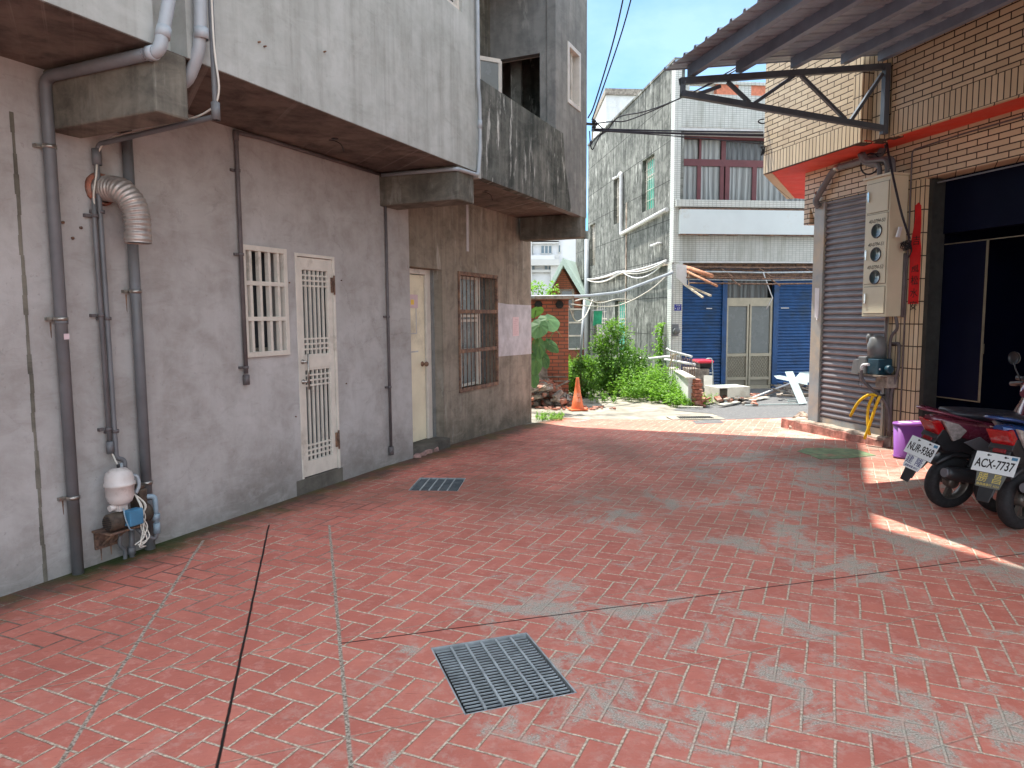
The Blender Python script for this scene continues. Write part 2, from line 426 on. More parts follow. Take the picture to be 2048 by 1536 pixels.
def paving():
    n = NT('stamped_paving')
    L = .1215
    P = n.pos
    wob = n.noise(P, 1.1, 3, .5, col=True)
    sub = n.t.nodes.new('ShaderNodeVectorMath'); sub.operation = 'SUBTRACT'; n.put(sub.inputs[0], wob); sub.inputs[1].default_value = (.5, .5, .5)
    scl = n.t.nodes.new('ShaderNodeVectorMath'); scl.operation = 'SCALE'; n.put(scl.inputs[0], sub.outputs[0]); scl.inputs['Scale'].default_value = .03
    add = n.t.nodes.new('ShaderNodeVectorMath'); n.put(add.inputs[0], P); n.put(add.inputs[1], scl.outputs[0])
    Q = add.outputs[0]
    nx, ny = WA.n; dx, dy = WA.d
    b = (.607, 2.68)
    u = n.M('ADD', n.dot(Q, (nx / L, ny / L, 0)), 2.0 - (b[0] * nx + b[1] * ny) / L + 400)
    v = n.M('ADD', n.dot(Q, (dx / L, dy / L, 0)), 1.0 - (b[0] * dx + b[1] * dy) / L + 400)
    i = n.M('FLOOR', u); j = n.M('FLOOR', v)
    fu = n.M('SUBTRACT', u, i); fv = n.M('SUBTRACT', v, j)
    k = n.M('FLOORED_MODULO', n.M('SUBTRACT', i, j), 4.0)
    def eq(a): return n.M('COMPARE', k, a, .1)
    dl = n.M('ADD', fu, eq(1.0)); dr = n.M('ADD', n.M('SUBTRACT', 1.0, fu), eq(0.0))
    db = n.M('ADD', fv, eq(2.0)); dt = n.M('ADD', n.M('SUBTRACT', 1.0, fv), eq(3.0))
    dm = n.M('MINIMUM', n.M('MINIMUM', dl, dr), n.M('MINIMUM', db, dt))
    e = n.noise(P, 22, 5, .7)
    dm2 = n.M('ADD', dm, n.M('MULTIPLY', n.M('SUBTRACT', e, .5), .05))
    joint = n.ramp(dm2, .028, .062, 1, 0)
    bi = n.M('SUBTRACT', i, eq(1.0)); bj = n.M('ADD', j, eq(3.0))
    bid = n.wn(n.xyz(bi, bj, 1.0))
    # mat seams of the stamping, diagonal through the herringbone
    q = n.M('ADD', n.M('SUBTRACT', v, u), 1001.0 + 1.0)
    dg = n.M('MULTIPLY', n.M('ABSOLUTE', n.M('SUBTRACT', n.M('FLOORED_MODULO', q, 10.0), 5.0)), .7071)
    dgm = n.M('MULTIPLY', n.ramp(n.M('ADD', dg, n.M('MULTIPLY', n.M('SUBTRACT', e, .5), .06)), .02, .055, 1, 0), .8)
    # saw cuts
    def line(a, c, w, soft):
        a = Vector(a); c = Vector(c); d = (c - a); ln = d.length; d.normalize(); m = Vector((d.y, -d.x))
        dist = n.M('ABSOLUTE', n.M('ADD', n.M('SUBTRACT', n.dot(P, (m.x, m.y, 0)), m.dot(a)), n.M('MULTIPLY', n.M('SUBTRACT', n.noise(P, 3.5, 3), .5), .010)))
        along = n.M('SUBTRACT', n.dot(P, (d.x, d.y, 0)), d.dot(a))
        inr = n.M('MULTIPLY', n.M('GREATER_THAN', along, 0.0), n.M('LESS_THAN', along, ln))
        return n.M('MULTIPLY', n.ramp(dist, w, w + soft, 1, 0), inr)
    black = n.M('MAXIMUM', line((-.15, -.9), (-1.89, 5.37), .0035, .004), line((-.85, 3.36), (3.9, 4.74), .003, .003))
    pale = n.M('MAXIMUM', line((-.9, -.8), (-2.24, 5.0), .006, .006), line((.4, -1.1), (-1.42, 5.36), .006, .006))
    n1 = n.noise(P, 5, 6, .65); n2 = n.noise(P, 70, 3, .6)
    scr = n.noise(n.map(Q, (9, 60, 1)), 1.0, 4, .7, 1.2)
    red = n.mix(bid, (.57, .170, .120), (.68, .228, .163))
    red = n.mix(n.ramp(n1, .35, .7, 0, .5), red, (.42, .125, .10))
    red = n.mix(n.ramp(n.noise(P, 13, 6, .7), .53, .64, 0, .4), red, (.74, .38, .31))
    red = n.mix(n.M('MULTIPLY', n.ramp(scr, .60, .67), .28), red, (.14, .045, .035))
    grout = n.mix(n.ramp(n2, .42, .6), (.44, .35, .25), (.90, .78, .60))
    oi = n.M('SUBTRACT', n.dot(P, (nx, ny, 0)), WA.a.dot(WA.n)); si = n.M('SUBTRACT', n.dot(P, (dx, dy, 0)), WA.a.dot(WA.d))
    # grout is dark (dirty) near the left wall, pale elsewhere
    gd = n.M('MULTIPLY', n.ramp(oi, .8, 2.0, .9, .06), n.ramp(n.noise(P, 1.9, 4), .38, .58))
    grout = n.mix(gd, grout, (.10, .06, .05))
    c = n.mix(n.M('MULTIPLY', joint, .93), red, grout)
    c = n.mix(n.M('MULTIPLY', dgm, .75), c, n.mix(.5, grout, (.10, .05, .04)))
    # worn patches where the red colour is gone
    wn1 = n.noise(n.map(P, (1, 1, 1), (3.7, 1.9, 0)), 1.7, 12, .74, .8)
    wreg = n.M('MULTIPLY', n.ramp(oi, 1.5, 3.2, 0, 1, True), n.ramp(si, -3.6, -1.6, .35, 1))
    wn3 = n.noise(P, .45, 3, .5)
    thr = n.M('SUBTRACT', n.M('ADD', n.M('ADD', wn1, n.M('MULTIPLY', wreg, .115)), n.M('MULTIPLY', n.M('SUBTRACT', wn3, .5), .25)), n.M('MULTIPLY', n.M('SUBTRACT', bid, .5), .02))
    worn = n.ramp(n.M('ADD', thr, n.M('MULTIPLY', n.M('SUBTRACT', n.noise(P, 55, 4, .7), .5), .12)), .644, .690)
    speck = n.noise(P, 130, 3, .7)
    wc = n.mix(n.ramp(speck, .40, .60), (.27, .245, .20), (.60, .55, .46))
    wc = n.mix(n.M('MULTIPLY', joint, .45), wc, (.62, .55, .44))
    c = n.mix(n.M('MULTIPLY', worn, n.ramp(n2, .25, .55, .72, 1)), c, wc)
    fade = n.M('MULTIPLY', n.ramp(thr, .56, .64), n.ramp(n.noise(P, 18, 6, .7), .45, .58))
    c = n.mix(n.M('MULTIPLY', fade, .6), c, (.60, .36, .29))
    # brown film of dirt in broad patches, moss by the wall
    df = n.ramp(n.noise(n.map(P, (1, 1, 1), (9, 4, 0)), .55, 7, .62, .4), .42, .62)
    reg = n.M('MULTIPLY', n.ramp(n.sep(P)[1], 4.5, 6.5, .15, 1), n.ramp(n.sep(P)[1], 9.0, 10.5, 1, .3))
    c = n.mix(n.M('MULTIPLY', n.M('MULTIPLY', df, reg), .50), c, (.105, .083, .055))
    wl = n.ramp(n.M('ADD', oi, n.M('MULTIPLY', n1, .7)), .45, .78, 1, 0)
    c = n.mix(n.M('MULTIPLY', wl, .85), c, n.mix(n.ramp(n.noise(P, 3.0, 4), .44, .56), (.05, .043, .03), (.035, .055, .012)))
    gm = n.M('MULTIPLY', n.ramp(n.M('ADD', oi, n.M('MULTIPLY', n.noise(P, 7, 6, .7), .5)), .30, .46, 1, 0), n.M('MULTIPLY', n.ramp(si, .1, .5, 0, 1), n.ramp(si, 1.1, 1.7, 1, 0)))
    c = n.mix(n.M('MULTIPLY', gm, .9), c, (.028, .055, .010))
    c = n.mix(pale, c, n.mix(n.ramp(n2, .4, .6), (.20, .15, .11), (.55, .47, .38)))
    c = n.mix(black, c, (.018, .013, .011))
    specks = n.M('MULTIPLY', n.ramp(n.vor(P, 9.0), .03, .05, 1, 0), n.ramp(n.noise(P, 3.3, 1), .6, .62))
    c = n.mix(n.M('MULTIPLY', specks, .8), c, (.03, .02, .018))
    hgt = n.M('ADD', n.M('MULTIPLY', joint, -1.0), n.M('ADD', n.M('MULTIPLY', n1, .5), n.M('ADD', n.M('MULTIPLY', e, .35), n.M('MULTIPLY', scr, .25))))
    hgt = n.M('ADD', hgt, n.M('ADD', n.M('MULTIPLY', black, -1.5), n.M('MULTIPLY', dgm, -.6)))
    n.bump(hgt, .8, .007)
    return n.fin(c, n.ramp(n1, .3, .7, .62, .85), 0, .3)

def leafmat(name, a, b, trans=.35):
    n = NT(name)
    oi = n.t.nodes.new('ShaderNodeNewGeometry')
    c = n.mix(n.ramp(n.noise(n.pos, 7, 4, .6), .35, .65), a, b)
    c = n.mix(n.ramp(n.wn(n.geo.outputs['Normal']), 0, 1, 0, .5), c, tuple(min(1, x * 1.5) for x in b))
    n.fin(c, .5, 0, .35)
    tr = n.t.nodes.new('ShaderNodeBsdfTranslucent'); n.put(tr.inputs[0], n.mix(.5, c, (.25, .5, .03)))
    ms = n.t.nodes.new('ShaderNodeMixShader'); ms.inputs[0].default_value = trans
    n.t.links.new(n.b.outputs[0], ms.inputs[1]); n.t.links.new(tr.outputs[0], ms.inputs[2]); n.t.links.new(ms.outputs[0], n.out.inputs[0])
    return n.m
def glass(name, tint=(.02, .025, .03), rough=.05):
    n = NT(name); return n.fin(tint, rough, 0, .8)

MT = {}
MT['paving'] = paving()
MT['ground'] = simple('dusty_concrete', (.36, .33, .27), .9, 0, .3, 3.0, (.17, .16, .12), .45, .5)
MT['asphalt'] = simple('grey_asphalt', (.135, .135, .135), .85, 0, .2, 30, (.22, .21, .19), .3, .5)
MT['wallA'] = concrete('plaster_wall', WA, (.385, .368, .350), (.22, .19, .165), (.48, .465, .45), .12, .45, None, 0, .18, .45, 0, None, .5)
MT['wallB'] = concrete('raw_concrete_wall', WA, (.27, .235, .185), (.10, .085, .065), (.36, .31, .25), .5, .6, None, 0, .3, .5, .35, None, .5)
MT['upper'] = concrete('pale_render', WA, (.40, .415, .385), (.23, .235, .205), (.50, .515, .485), .50, .4, None, 0, .1, .2)
MT['mossy'] = concrete('mossy_parapet', WA, (.12, .125, .11), (.032, .038, .033), (.22, .22, .195), .95, .8, None, 0, .3, .6, 1.0)
MT['greycol'] = concrete('grey_column', WA, (.225, .23, .22), (.11, .115, .115), (.30, .30, .28), .5, .6, None, 0, .2, .5, .25)
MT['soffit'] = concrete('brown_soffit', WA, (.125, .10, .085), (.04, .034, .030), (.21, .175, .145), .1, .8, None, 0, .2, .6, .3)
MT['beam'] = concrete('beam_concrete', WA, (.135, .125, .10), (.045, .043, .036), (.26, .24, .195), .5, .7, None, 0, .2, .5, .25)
MT['sidewall'] = concrete('weathered_side_wall', DS, (.155, .16, .145), (.034, .037, .032), (.28, .285, .255), 1.0, .8, None, .85, 0, .6, .8)
MT['whitewall'] = concrete('white_render', DC, (.66, .67, .66), (.30, .31, .30), (.74, .75, .74), .25, .2)
MT['patch'] = simple('pale_patch_paint', (.52, .51, .53), .8, 0, .15, 5, (.36, .34, .33), .3, .2)
MT['paper'] = simple('pinkish_paper', (.68, .52, .53), .8, 0, .04, 20)
MT['pinkink'] = simple('pink_ink', (.60, .42, .44), .8, 0, .05, 20)
MT['ivory'] = simple('ivory_metal', (.66, .61, .53), .42, 0, .07, 7, (.36, .31, .25), .16)
MT['cream'] = simple('cream_door', (.80, .72, .52), .5, 0, .08, 2.5, (.40, .34, .24), .35)
MT['rust'] = simple('rusty_iron', (.16, .095, .07), .8, 0, .4, 26, (.30, .17, .10), .6, .4)
MT['pvc'] = simple('grey_pvc', (.145, .148, .155), .5, 0, .12, 5, (.13, .12, .11), .3)
MT['pvcdark'] = simple('dusty_dark_conduit', (.12, .105, .105), .6, 0, .15, 9)
MT['pvclight'] = simple('pale_grey_pvc', (.36, .39, .41), .42, 0, .08, 5)
MT['pvcblue'] = simple('faded_blue_pvc', (.27, .36, .42), .5, 0, .15, 8)
MT['steel'] = simple('clamp_steel', (.40, .37, .33), .35, .9, .1, 20)
MT['galv'] = simple('galvanised_steel', (.46, .50, .51), .45, .25, .18, 12, (.2, .22, .23), .2)
MT['framedim'] = simple('dim_door_trim', (.17, .15, .10), .5, .1, .1, 9)
MT['bardark'] = simple('dull_grating_steel', (.15, .17, .18), .5, .3, .2, 12)
MT['pitdark'] = simple('dark_pit', (.022, .024, .024), .9, 0, .1, 8)
MT['silt'] = simple('grey_silt', (.035, .038, .04), .9, 0, .3, 6)
MT['alu'] = simple('aluminium_foil', (.44, .39, .35), .42, .5, .15, 14)
MT['pumpwhite'] = simple('grubby_white_enamel', (.62, .56, .52), .35, 0, .06, 9, (.35, .28, .23), .2)
MT['pumpbrown'] = simple('rusted_motor', (.10, .07, .05), .7, .2, .3, 20, (.05, .045, .03), .4)
MT['blue'] = simple('blue_plastic_box', (.06, .20, .33), .4, 0, .12, 9)
MT['wire'] = simple('cream_wire', (.62, .58, .50), .5, 0, .05, 9)
MT['whitepl'] = simple('white_plastic', (.66, .66, .66), .4, 0, .05, 9)
MT['black'] = simple('black_rubber', (.016, .016, .018), .6, 0, .2, 20)
MT['cable'] = simple('black_cable', (.022, .02, .03), .5, 0, .1, 9)
MT['winglass'] = glass('dark_window_glass', (.05, .055, .06), .08)
MT['frost'] = simple('frosted_glass', (.18, .20, .20), .25, 0, .05, 3)
MT['room'] = simple('dim_room_wall', (.11, .095, .08), .9, 0, .2, 3)
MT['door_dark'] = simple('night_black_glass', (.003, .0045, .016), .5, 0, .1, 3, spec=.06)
MT['curtain'] = None
MT['brick_c'] = tiles('cream_brick_tile', WC, .245, .0665, (.70, .56, .37), (.57, .44, .28), (.035, .016, .013), .0068, .5, .35, .4, (.30, .2, .13), .5, 0, True, .15)
MT['brick_v'] = tiles('upright_cream_tile', WC, .0665, .262, (.70, .56, .37), (.60, .47, .30), (.035, .016, .013), .0068, 0, .35, .4, None, .5, .013)
MT['redpaint'] = simple('red_orange_soffit', (.66, .055, .028), .55, 0, .08, 3)
MT['mosaic'] = tiles('white_mosaic', DC, .10, .05, (.60, .61, .57), (.54, .56, .52), (.28, .29, .26), .0045, 0, .3, .4, (.22, .22, .17), .25, 0, True, .5)
MT['mosaic_s'] = tiles('white_mosaic_ledge', DC, .10, .05, (.66, .67, .62), (.60, .62, .58), (.30, .30, .27), .0045, 0, .3, .4, (.30, .30, .26), .25, 0, True, .3)
MT['board'] = simple('white_sign_board', (.66, .72, .72), .5, 0, .03, 1.5, (.50, .46, .38), .1)
MT['maroon'] = simple('maroon_frame', (.16, .045, .05), .45, 0, .1, 5)
MT['blueshut'] = simple('blue_shutter_paint', (.010, .075, .23), .45, 0, .15, 4, (.02, .05, .10), .3)
MT['greyshut'] = simple('grey_shutter', (.19, .18, .19), .42, .1, .1, 3, (.13, .115, .12), .3)
MT['postgrey'] = simple('grey_post_paint', (.27, .31, .32), .5, 0, .12, 3, (.47, .38, .26), .55)
MT['kerbc'] = simple('worn_kerb', (.46, .38, .30), .85, 0, .3, 9, (.14, .08, .055), .55, .6)
MT['kerbred'] = simple('worn_red_kerb', (.50, .22, .17), .85, 0, .3, 9, (.12, .06, .045), .62, .6)
MT['alumgold'] = simple('champagne_aluminium', (.44, .40, .31), .4, .35, .08, 5)
MT['alumpanel'] = simple('grey_door_panel', (.26, .24, .19), .45, .1, .05, 2)
MT['purlin'] = simple('grey_purlin_paint', (.22, .29, .38), .45, .1, .12, 4)
MT['sheetroof'] = simple('ribbed_sheet', (.31, .40, .48), .4, .2, .1, 3, (.17, .14, .14), .3)
MT['truss'] = simple('dark_truss_paint', (.085, .105, .13), .45, .2, .15, 4, (.12, .09, .08), .2)
MT['cabinet'] = simple('beige_cabinet', (.60, .55, .40), .4, 0, .04, 3)
MT['cabside'] = MT['cabinet']
MT['meterglass'] = simple('meter_window', (.035, .06, .065), .12, 0, .1, 8)
MT['redpaper'] = simple('red_couplet_paper', (.60, .008, .012), .6, 0, .1, 8)
MT['ink'] = simple('black_ink', (.012, .010, .010), .6, 0, .05, 9)
MT['bin'] = simple('purple_plastic', (.24, .075, .33), .4, 0, .04, 4)
MT['yellow'] = simple('yellow_hose', (.82, .50, .01), .4, 0, .05, 9)
MT['greyplastic'] = simple('grey_plastic', (.15, .155, .155), .45, 0, .08, 6)
MT['darkpump'] = simple('dark_teal_pump', (.012, .05, .075), .4, 0, .15, 9)
MT['conegr'] = simple('orange_cone', (.78, .17, .055), .55, 0, .1, 11, (.48, .13, .06), .3)
MT['conetxt'] = simple('pale_cone_lettering', (.80, .45, .33), .6, 0, .1, 9)
MT['redbrick'] = tiles('rough_red_brick', XY, .24, .075, (.46, .14, .075), (.34, .10, .055), (.15, .09, .065), .010, .5, .6, .8, (.14, .10, .08), 1.0, 0, True, .4)
MT['bricksolid'] = simple('broken_brick', (.44, .16, .10), .9, 0, .3, 14, (.34, .28, .23), .5, .6)
MT['stone'] = simple('broken_concrete', (.34, .30, .25), .9, 0, .3, 12, (.16, .12, .10), .5, .7)
MT['wood'] = simple('weathered_wood', (.26, .21, .165), .85, 0, .3, 12, (.10, .08, .065), .5, .5)
MT['palewood'] = simple('pale_timber', (.50, .41, .30), .8, 0, .2, 12, (.3, .2, .14), .3, .4)
MT['sheetwhite'] = simple('pale_blue_sheet', (.38, .46, .45), .5, 0, .1, 4, (.36, .38, .36), .3)
MT['panelwhite'] = simple('yellowed_white_panel', (.70, .68, .58), .5, 0, .08, 5, (.42, .36, .25), .35)
MT['leaf'] = leafmat('weed_leaf', (.09, .21, .025), (.21, .40, .05), .4)
MT['leafdark'] = leafmat('dark_shrub_leaf', (.045, .12, .022), (.12, .24, .045), .3)
MT['leafbig'] = leafmat('taro_leaf', (.022, .075, .026), (.07, .155, .05), .12)
MT['stem'] = simple('green_stem', (.12, .17, .05), .7, 0, .2, 9)
MT['mintroof'] = simple('mint_roof_sheet', (.58, .72, .64), .5, 0, .05, 3)
MT['aptwall'] = simple('apartment_tile', (.62, .63, .64), .7, 0, .05, .6)
MT['apttrim'] = simple('apartment_trim', (.52, .52, .50), .7, 0, .05, .6)
MT['aptglass'] = simple('distant_glass', (.14, .20, .24), .2, 0, .1, .8)
MT['greenglass'] = simple('green_window_film', (.02, .42, .30), .35, 0, .1, 6)
MT['greennet'] = simple('green_cloth', (.02, .34, .16), .7, 0, .2, 10)
MT['orangetile'] = simple('orange_vent_block', (.66, .22, .12), .7, 0, .15, 12)
MT['rustorange'] = simple('rust_orange_pipe', (.50, .22, .12), .8, 0, .25, 14)
MT['plate'] = simple('plate_white', (.70, .74, .74), .35, 0, .02, 9)
MT['tagyellow'] = simple('tag_gold', (.62, .50, .13), .5, 0, .1, 30)
MT['taggrey'] = simple('tag_grey', (.13, .14, .13), .5, 0, .1, 20)
MT['navy'] = simple('navy_lettering', (.03, .03, .16), .5, 0, .05, 9)
MT['signblue'] = simple('house_number_blue', (.02, .03, .30), .4, 0, .1, 9)
MT['redlid'] = simple('red_lid', (.72, .035, .07), .4, 0, .05, 6)
MT['tyre'] = simple('tyre_rubber', (.018, .018, .02), .75, 0, .25, 25, None, 0, .3)
MT['rimgrey'] = simple('cast_rim', (.15, .135, .12), .4, .6, .15, 12)
MT['chrome'] = simple('brushed_chrome', (.6, .6, .6), .18, .95, .05, 9)
MT['maroonpaint'] = simple('maroon_scooter_paint', (.14, .022, .045), .25, .15, .05, 5, None, 0, 0, .8)
MT['bluepaint'] = simple('blue_scooter_paint', (.01, .05, .18), .2, .2, .05, 5, None, 0, 0, .9)
MT['silverpaint'] = simple('silver_scooter_panel', (.46, .44, .44), .35, .3, .05, 5, None, 0, 0, .5)
MT['stripegrey'] = simple('dull_grey_panel', (.16, .165, .18), .45, .1, .08, 6)
MT['blackplastic'] = simple('black_plastic', (.022, .023, .026), .42, 0, .15, 12)
MT['seat'] = simple('black_seat_vinyl', (.018, .019, .026), .4, 0, .1, 14)
MT['redlens'] = simple('red_tail_lens', (.36, .005, .009), .1, 0, .08, 25, None, 0, 0, 1)
MT['darkred'] = simple('dark_red_reflector', (.16, .008, .012), .2, 0, .05, 25)
MT['clearlens'] = simple('clear_indicator_lens', (.50, .46, .44), .1, .3, .2, 30, None, 0, 0, 1)
MT['mirror'] = simple('mirror_face', (.42, .42, .38), .25, .3, .05, 6)
MT['greenstain'] = simple('green_paint_patch', (.18, .26, .13), .8, 0, .25, 11, (.38, .16, .11), .35)
MT['mortar'] = simple('pinkish_mortar', (.40, .24, .21), .9, 0, .3, 12, (.2, .13, .11), .4, .6)
MT['jambdark'] = simple('dark_jamb_paint', (.03, .032, .03), .6, 0, .2, 8)
MT['stepc'] = concrete('dark_step_concrete', WA, (.11, .10, .085), (.05, .045, .04), (.17, .155, .13), .4, .6, None, 0, .2, .5)
# ---------------------------------------------------------------- ground, lane, paving
def sheet(name, outer, mat, dz, holes=(), kind='structure', label=None, cat=None):
    """flat sheet following the ground; polygon split at the crease lines"""
    import bmesh
    mb = MB(); loops = [[Vector((p[0], p[1], 0)) for p in outer]] + [[Vector((p[0], p[1], 0)) for p in h] for h in holes]
    tri = tessellate_polygon(loops); pts = [p for l in loops for p in l]
    bm = bmesh.new(); vs = [bm.verts.new(p) for p in pts]
    for t in tri:
        try: bm.faces.new([vs[i] for i in t])
        except ValueError: pass
    for yc in (7.5, 20.0):
        bmesh.ops.bisect_plane(bm, geom=bm.verts[:] + bm.edges[:] + bm.faces[:], plane_co=(0, yc, 0), plane_no=(0, 1, 0))
    for v in bm.verts: v.co.z = gz(v.co.y) + dz
    bmesh.ops.recalc_face_normals(bm, faces=bm.faces)
    for f in bm.faces:
        if f.normal.z < 0: f.normal_flip()
    me = bpy.data.meshes.new(name); bm.to_mesh(me); bm.free(); me.materials.append(mat)
    o = bpy.data.objects.new(name, me); scene.collection.objects.link(o); ORIG[o.name] = Vector((0, 0, 0))
    tag(o, label, cat, None, kind); return o

GR1 = [G(878, 1297), G(1060, 1264), G(1137, 1388), G(920, 1426)]
GR2 = [G(838, 955), G(925, 957), G(918, 981), G(823, 981)]
def rect_from(q):
    """best-fitting rectangle of four surveyed corners (centre, ux, uy, hx, hy)"""
    c = sum(q, Vector()) / 4; ux = ((q[1] - q[0]) + (q[2] - q[3])); ux.z = 0
    hx = ux.length / 4; ux.normalize(); uy = Vector((-ux.y, ux.x, 0)); hy = ((q[0] - q[3]).dot(uy) + (q[1] - q[2]).dot(uy)) / 4
    return Vector((c.x, c.y, 0)), ux, uy, hx, hy
def corners(r, k=0.0):
    c, ux, uy, hx, hy = r
    return [c - ux * (hx + k) - uy * (hy + k), c + ux * (hx + k) - uy * (hy + k), c + ux * (hx + k) + uy * (hy + k), c - ux * (hx + k) + uy * (hy + k)]
R1 = rect_from(GR1); R2 = rect_from(GR2)
holes = [[(p.x, p.y) for p in corners(R, .012)] for R in (R1, R2)]
sheet('ground', [(-250, -60), (250, -60), (250, 400), (-250, 400)], MT['ground'], -.014, holes)
far = [(p.x, p.y) for p in (G(1120, 835), G(1180, 838), G(1300, 839), G(1400, 841), G(1500, 838), G(1590, 835))]
sheet('paved_yard', [(-9, -9), (9, -9), (9, 11.7), (5.0, 11.85)] + far[::-1] + [(.55, 11.55), (.40, 11.33), (-.5, 10.2), (-9, 3.0)], MT['paving'], 0.0, holes)
asp = [(p.x, p.y) for p in (G(1404, 839.5), G(1436, 833), G(1425, 826), G(1372, 822), G(1345, 819), G(1380, 806), G(1440, 800))] + [(5.4, 18.2), (14, 19), (14, 11.6), (5.3, 11.95)] + [(p.x, p.y + .02) for p in (G(1590, 834), G(1500, 837))]
sheet('asphalt_lane', asp, MT['asphalt'], -.008)

def grate(R, label, nb, nc, depth=.32):
    c, ux, uy, hx, hy = R
    t = thing('drain_grate', (c.x, c.y, 0), label, 'drain grate', 'steel drain grates in the red paving')
    pit = MB()
    q = corners(R, .012); lo = [p + Vector((0, 0, -depth)) for p in q]; up = [p + Vector((0, 0, -.002)) for p in q]
    for i in range(4): pit.quad(up[i], up[(i + 1) % 4], lo[(i + 1) % 4], lo[i])
    build('pit_wall', pit, MT['stepc'], t, recalc=False)
    fl = MB(); fl.quad(*lo); build('pit_floor', fl, MT['silt'], t)
    fr = MB()
    for a, b in ((0, 1), (1, 2), (2, 3), (3, 0)):
        A_ = q[a] + (c - q[a]) * .012; B_ = q[b] + (c - q[b]) * .012
        fr.bar(A_ + Vector((0, 0, -.014)), B_ + Vector((0, 0, -.014)), .009, .026)
    build('frame', fr, MT['galv'], t)
    bars = MB()
    for i in range(nb):
        f = -hy * .95 + 2 * hy * .95 * (i + .5) / nb
        bars.bar(c - ux * (hx * .97) + uy * f + Vector((0, 0, -.009)), c + ux * (hx * .97) + uy * f + Vector((0, 0, -.009)), .0050, .006)
    build('bearing_bars', bars, MT['galv'] if nb > 20 else MT['bardark'], t)
    cb = MB()
    for i in range(nc):
        f = -hx * .97 + 2 * hx * .97 * (i + 1.0) / (nc + 1)
        cb.bar(c + ux * f - uy * hy * .97 + Vector((0, 0, -.004)), c + ux * f + uy * hy * .97 + Vector((0, 0, -.004)), .011, .009)
    build('cross_rods', cb, MT['galv'], t)
grate(R1, 'large steel drain grate set askew in the paving in the foreground', 22, 5)
grate(R2, 'smaller dark drain grate near the white lattice door of the grey house', 16, 4, .14)
# drain slot at the edge of the lane
t = thing('slot_drain', G(1390, 835), 'short row of drain slots in a pale concrete strip at the lane edge', 'drain grate')
a = G(1356, 836); b = G(1424, 835); d = (b - a).normalized()
mb = MB(); mb.obox((a + b) / 2 + Vector((0, 0, .0)), d, (-d.y, d.x, 0), (0, 0, 1), (b - a).length / 2 + .15, .22, .006)
build('concrete_strip', mb, MT['ground'], t)
mb = MB()
for i in range(19):
    c = a.lerp(b, (i + .5) / 19); mb.obox(c + Vector((0, 0, .0095)), d, (-d.y, d.x, 0), (0, 0, 1), .008, .11, .003)
build('slots', mb, MT['pitdark'], t)
# grey patch beside it on the red paving
q = [G(1384, 842), G(1440, 840), G(1448, 846), G(1392, 848)]
mb = MB(); mb.prism([p + Vector((0, 0, .001)) for p in q], (0, 0, .003)); o = build('manhole_lid', mb, MT['asphalt'], None, q[0]); tag(o, 'flat grey rectangular lid at the far right edge of the red paving', 'manhole lid')
q = [G(1138, 842), G(1170, 838), G(1185, 840), G(1150, 846)]
mb = MB(); mb.prism([p + Vector((0, 0, .001)) for p in q], (0, 0, .003)); o = build('manhole_lid', mb, MT['stone'], None, q[0]); tag(o, 'pale concrete lid in the red paving just before the traffic cone', 'manhole lid')

# green paint patch on the paving
q = [G(1594, 903), G(1612, 897), G(1660, 896), G(1712, 899), G(1722, 902), G(1752, 911), G(1706, 916), G(1640, 919), G(1618, 910)]
mb = MB(); mb.prism([p + Vector((0, 0, .0015)) for p in q], (0, 0, .003)); o = build('paint_patch', mb, MT['greenstain'], None, q[0])
tag(o, 'faded green irregular paint patch on the paving before the shutter', 'paint patch')

# ---------------------------------------------------------------- left concrete house
H = thing('concrete_house', WA.P(0, 0, 0), 'grey rendered concrete house with overhanging upper floor along the left side', 'house')
SOF = 3.08
B2O = -.10
# ground floor walls
holesA = [(1.962, 2.448, 1.29, 2.168), (2.58, 3.124, -.02, 2.166)]
mb = MB(); mb.wall(WA, -9.0, 4.44, -.4, SOF, 0.0, .30, holesA)
build('ground_floor_wall', mb, MT['wallA'], H)
holesB = [(4.44, 5.335, -.5, 2.172), (5.74, 6.90, .618, 2.165)]
mb = MB(); mb.wall(WA, 4.30, 8.17, -.4, SOF, B2O, .42, holesB)
build('end_bay_wall', mb, MT['wallB'], H)
mb = MB(); mb.box(WA, 8.03, 8.165, -9, -.53, -.4, SOF); build('gable_wall', mb, MT['wallB'], H)
mb = MB(); mb.box(WA, -9, 8.0, -9.2, -9.0, -.4, 10); mb.box(WA, -9.2, -9.0, -9, .9, -.4, 10); build('rear_wall', mb, MT['greycol'], H)
# pilaster line near the camera (rough vertical joint)
mb = MB(); [mb.box(WA, .250 + .004 * sin(k_ * 2.1), .272 + .004 * sin(k_ * 1.3 + 1), 0, .005, k_ * .116, k_ * .116 + .1162) for k_ in range(24)]; build('wall_joint', mb, MT['beam'], H, bevel=.002)
# rust drips below the pump bracket and the clamps
mb = MB()
for s_, z_, l_ in ((.63, .10, .09), (.70, .10, .07), (.40, 1.58, .10), (.92, 1.76, .12), (.92, .46, .08), (.40, .48, .10)):
    w_ = .006; mb.prism([WA.P(s_ - w_, .0005, z_), WA.P(s_ + w_, .0005, z_), WA.P(s_ + w_ * .4, .0005, z_ - l_), WA.P(s_ - w_ * .3, .0005, z_ - l_ * .9)], WA.P(0, .0008) - WA.P(0, 0))
build('rust_stains', mb, MT['rust'], H)
# conduit scar in the raw wall
mb = MB(); mb.box(WA, 6.02 - .03, 6.02 + .03, B2O, B2O + .006, 2.45, 3.06); build('filled_chase', mb, MT['patch'], H)
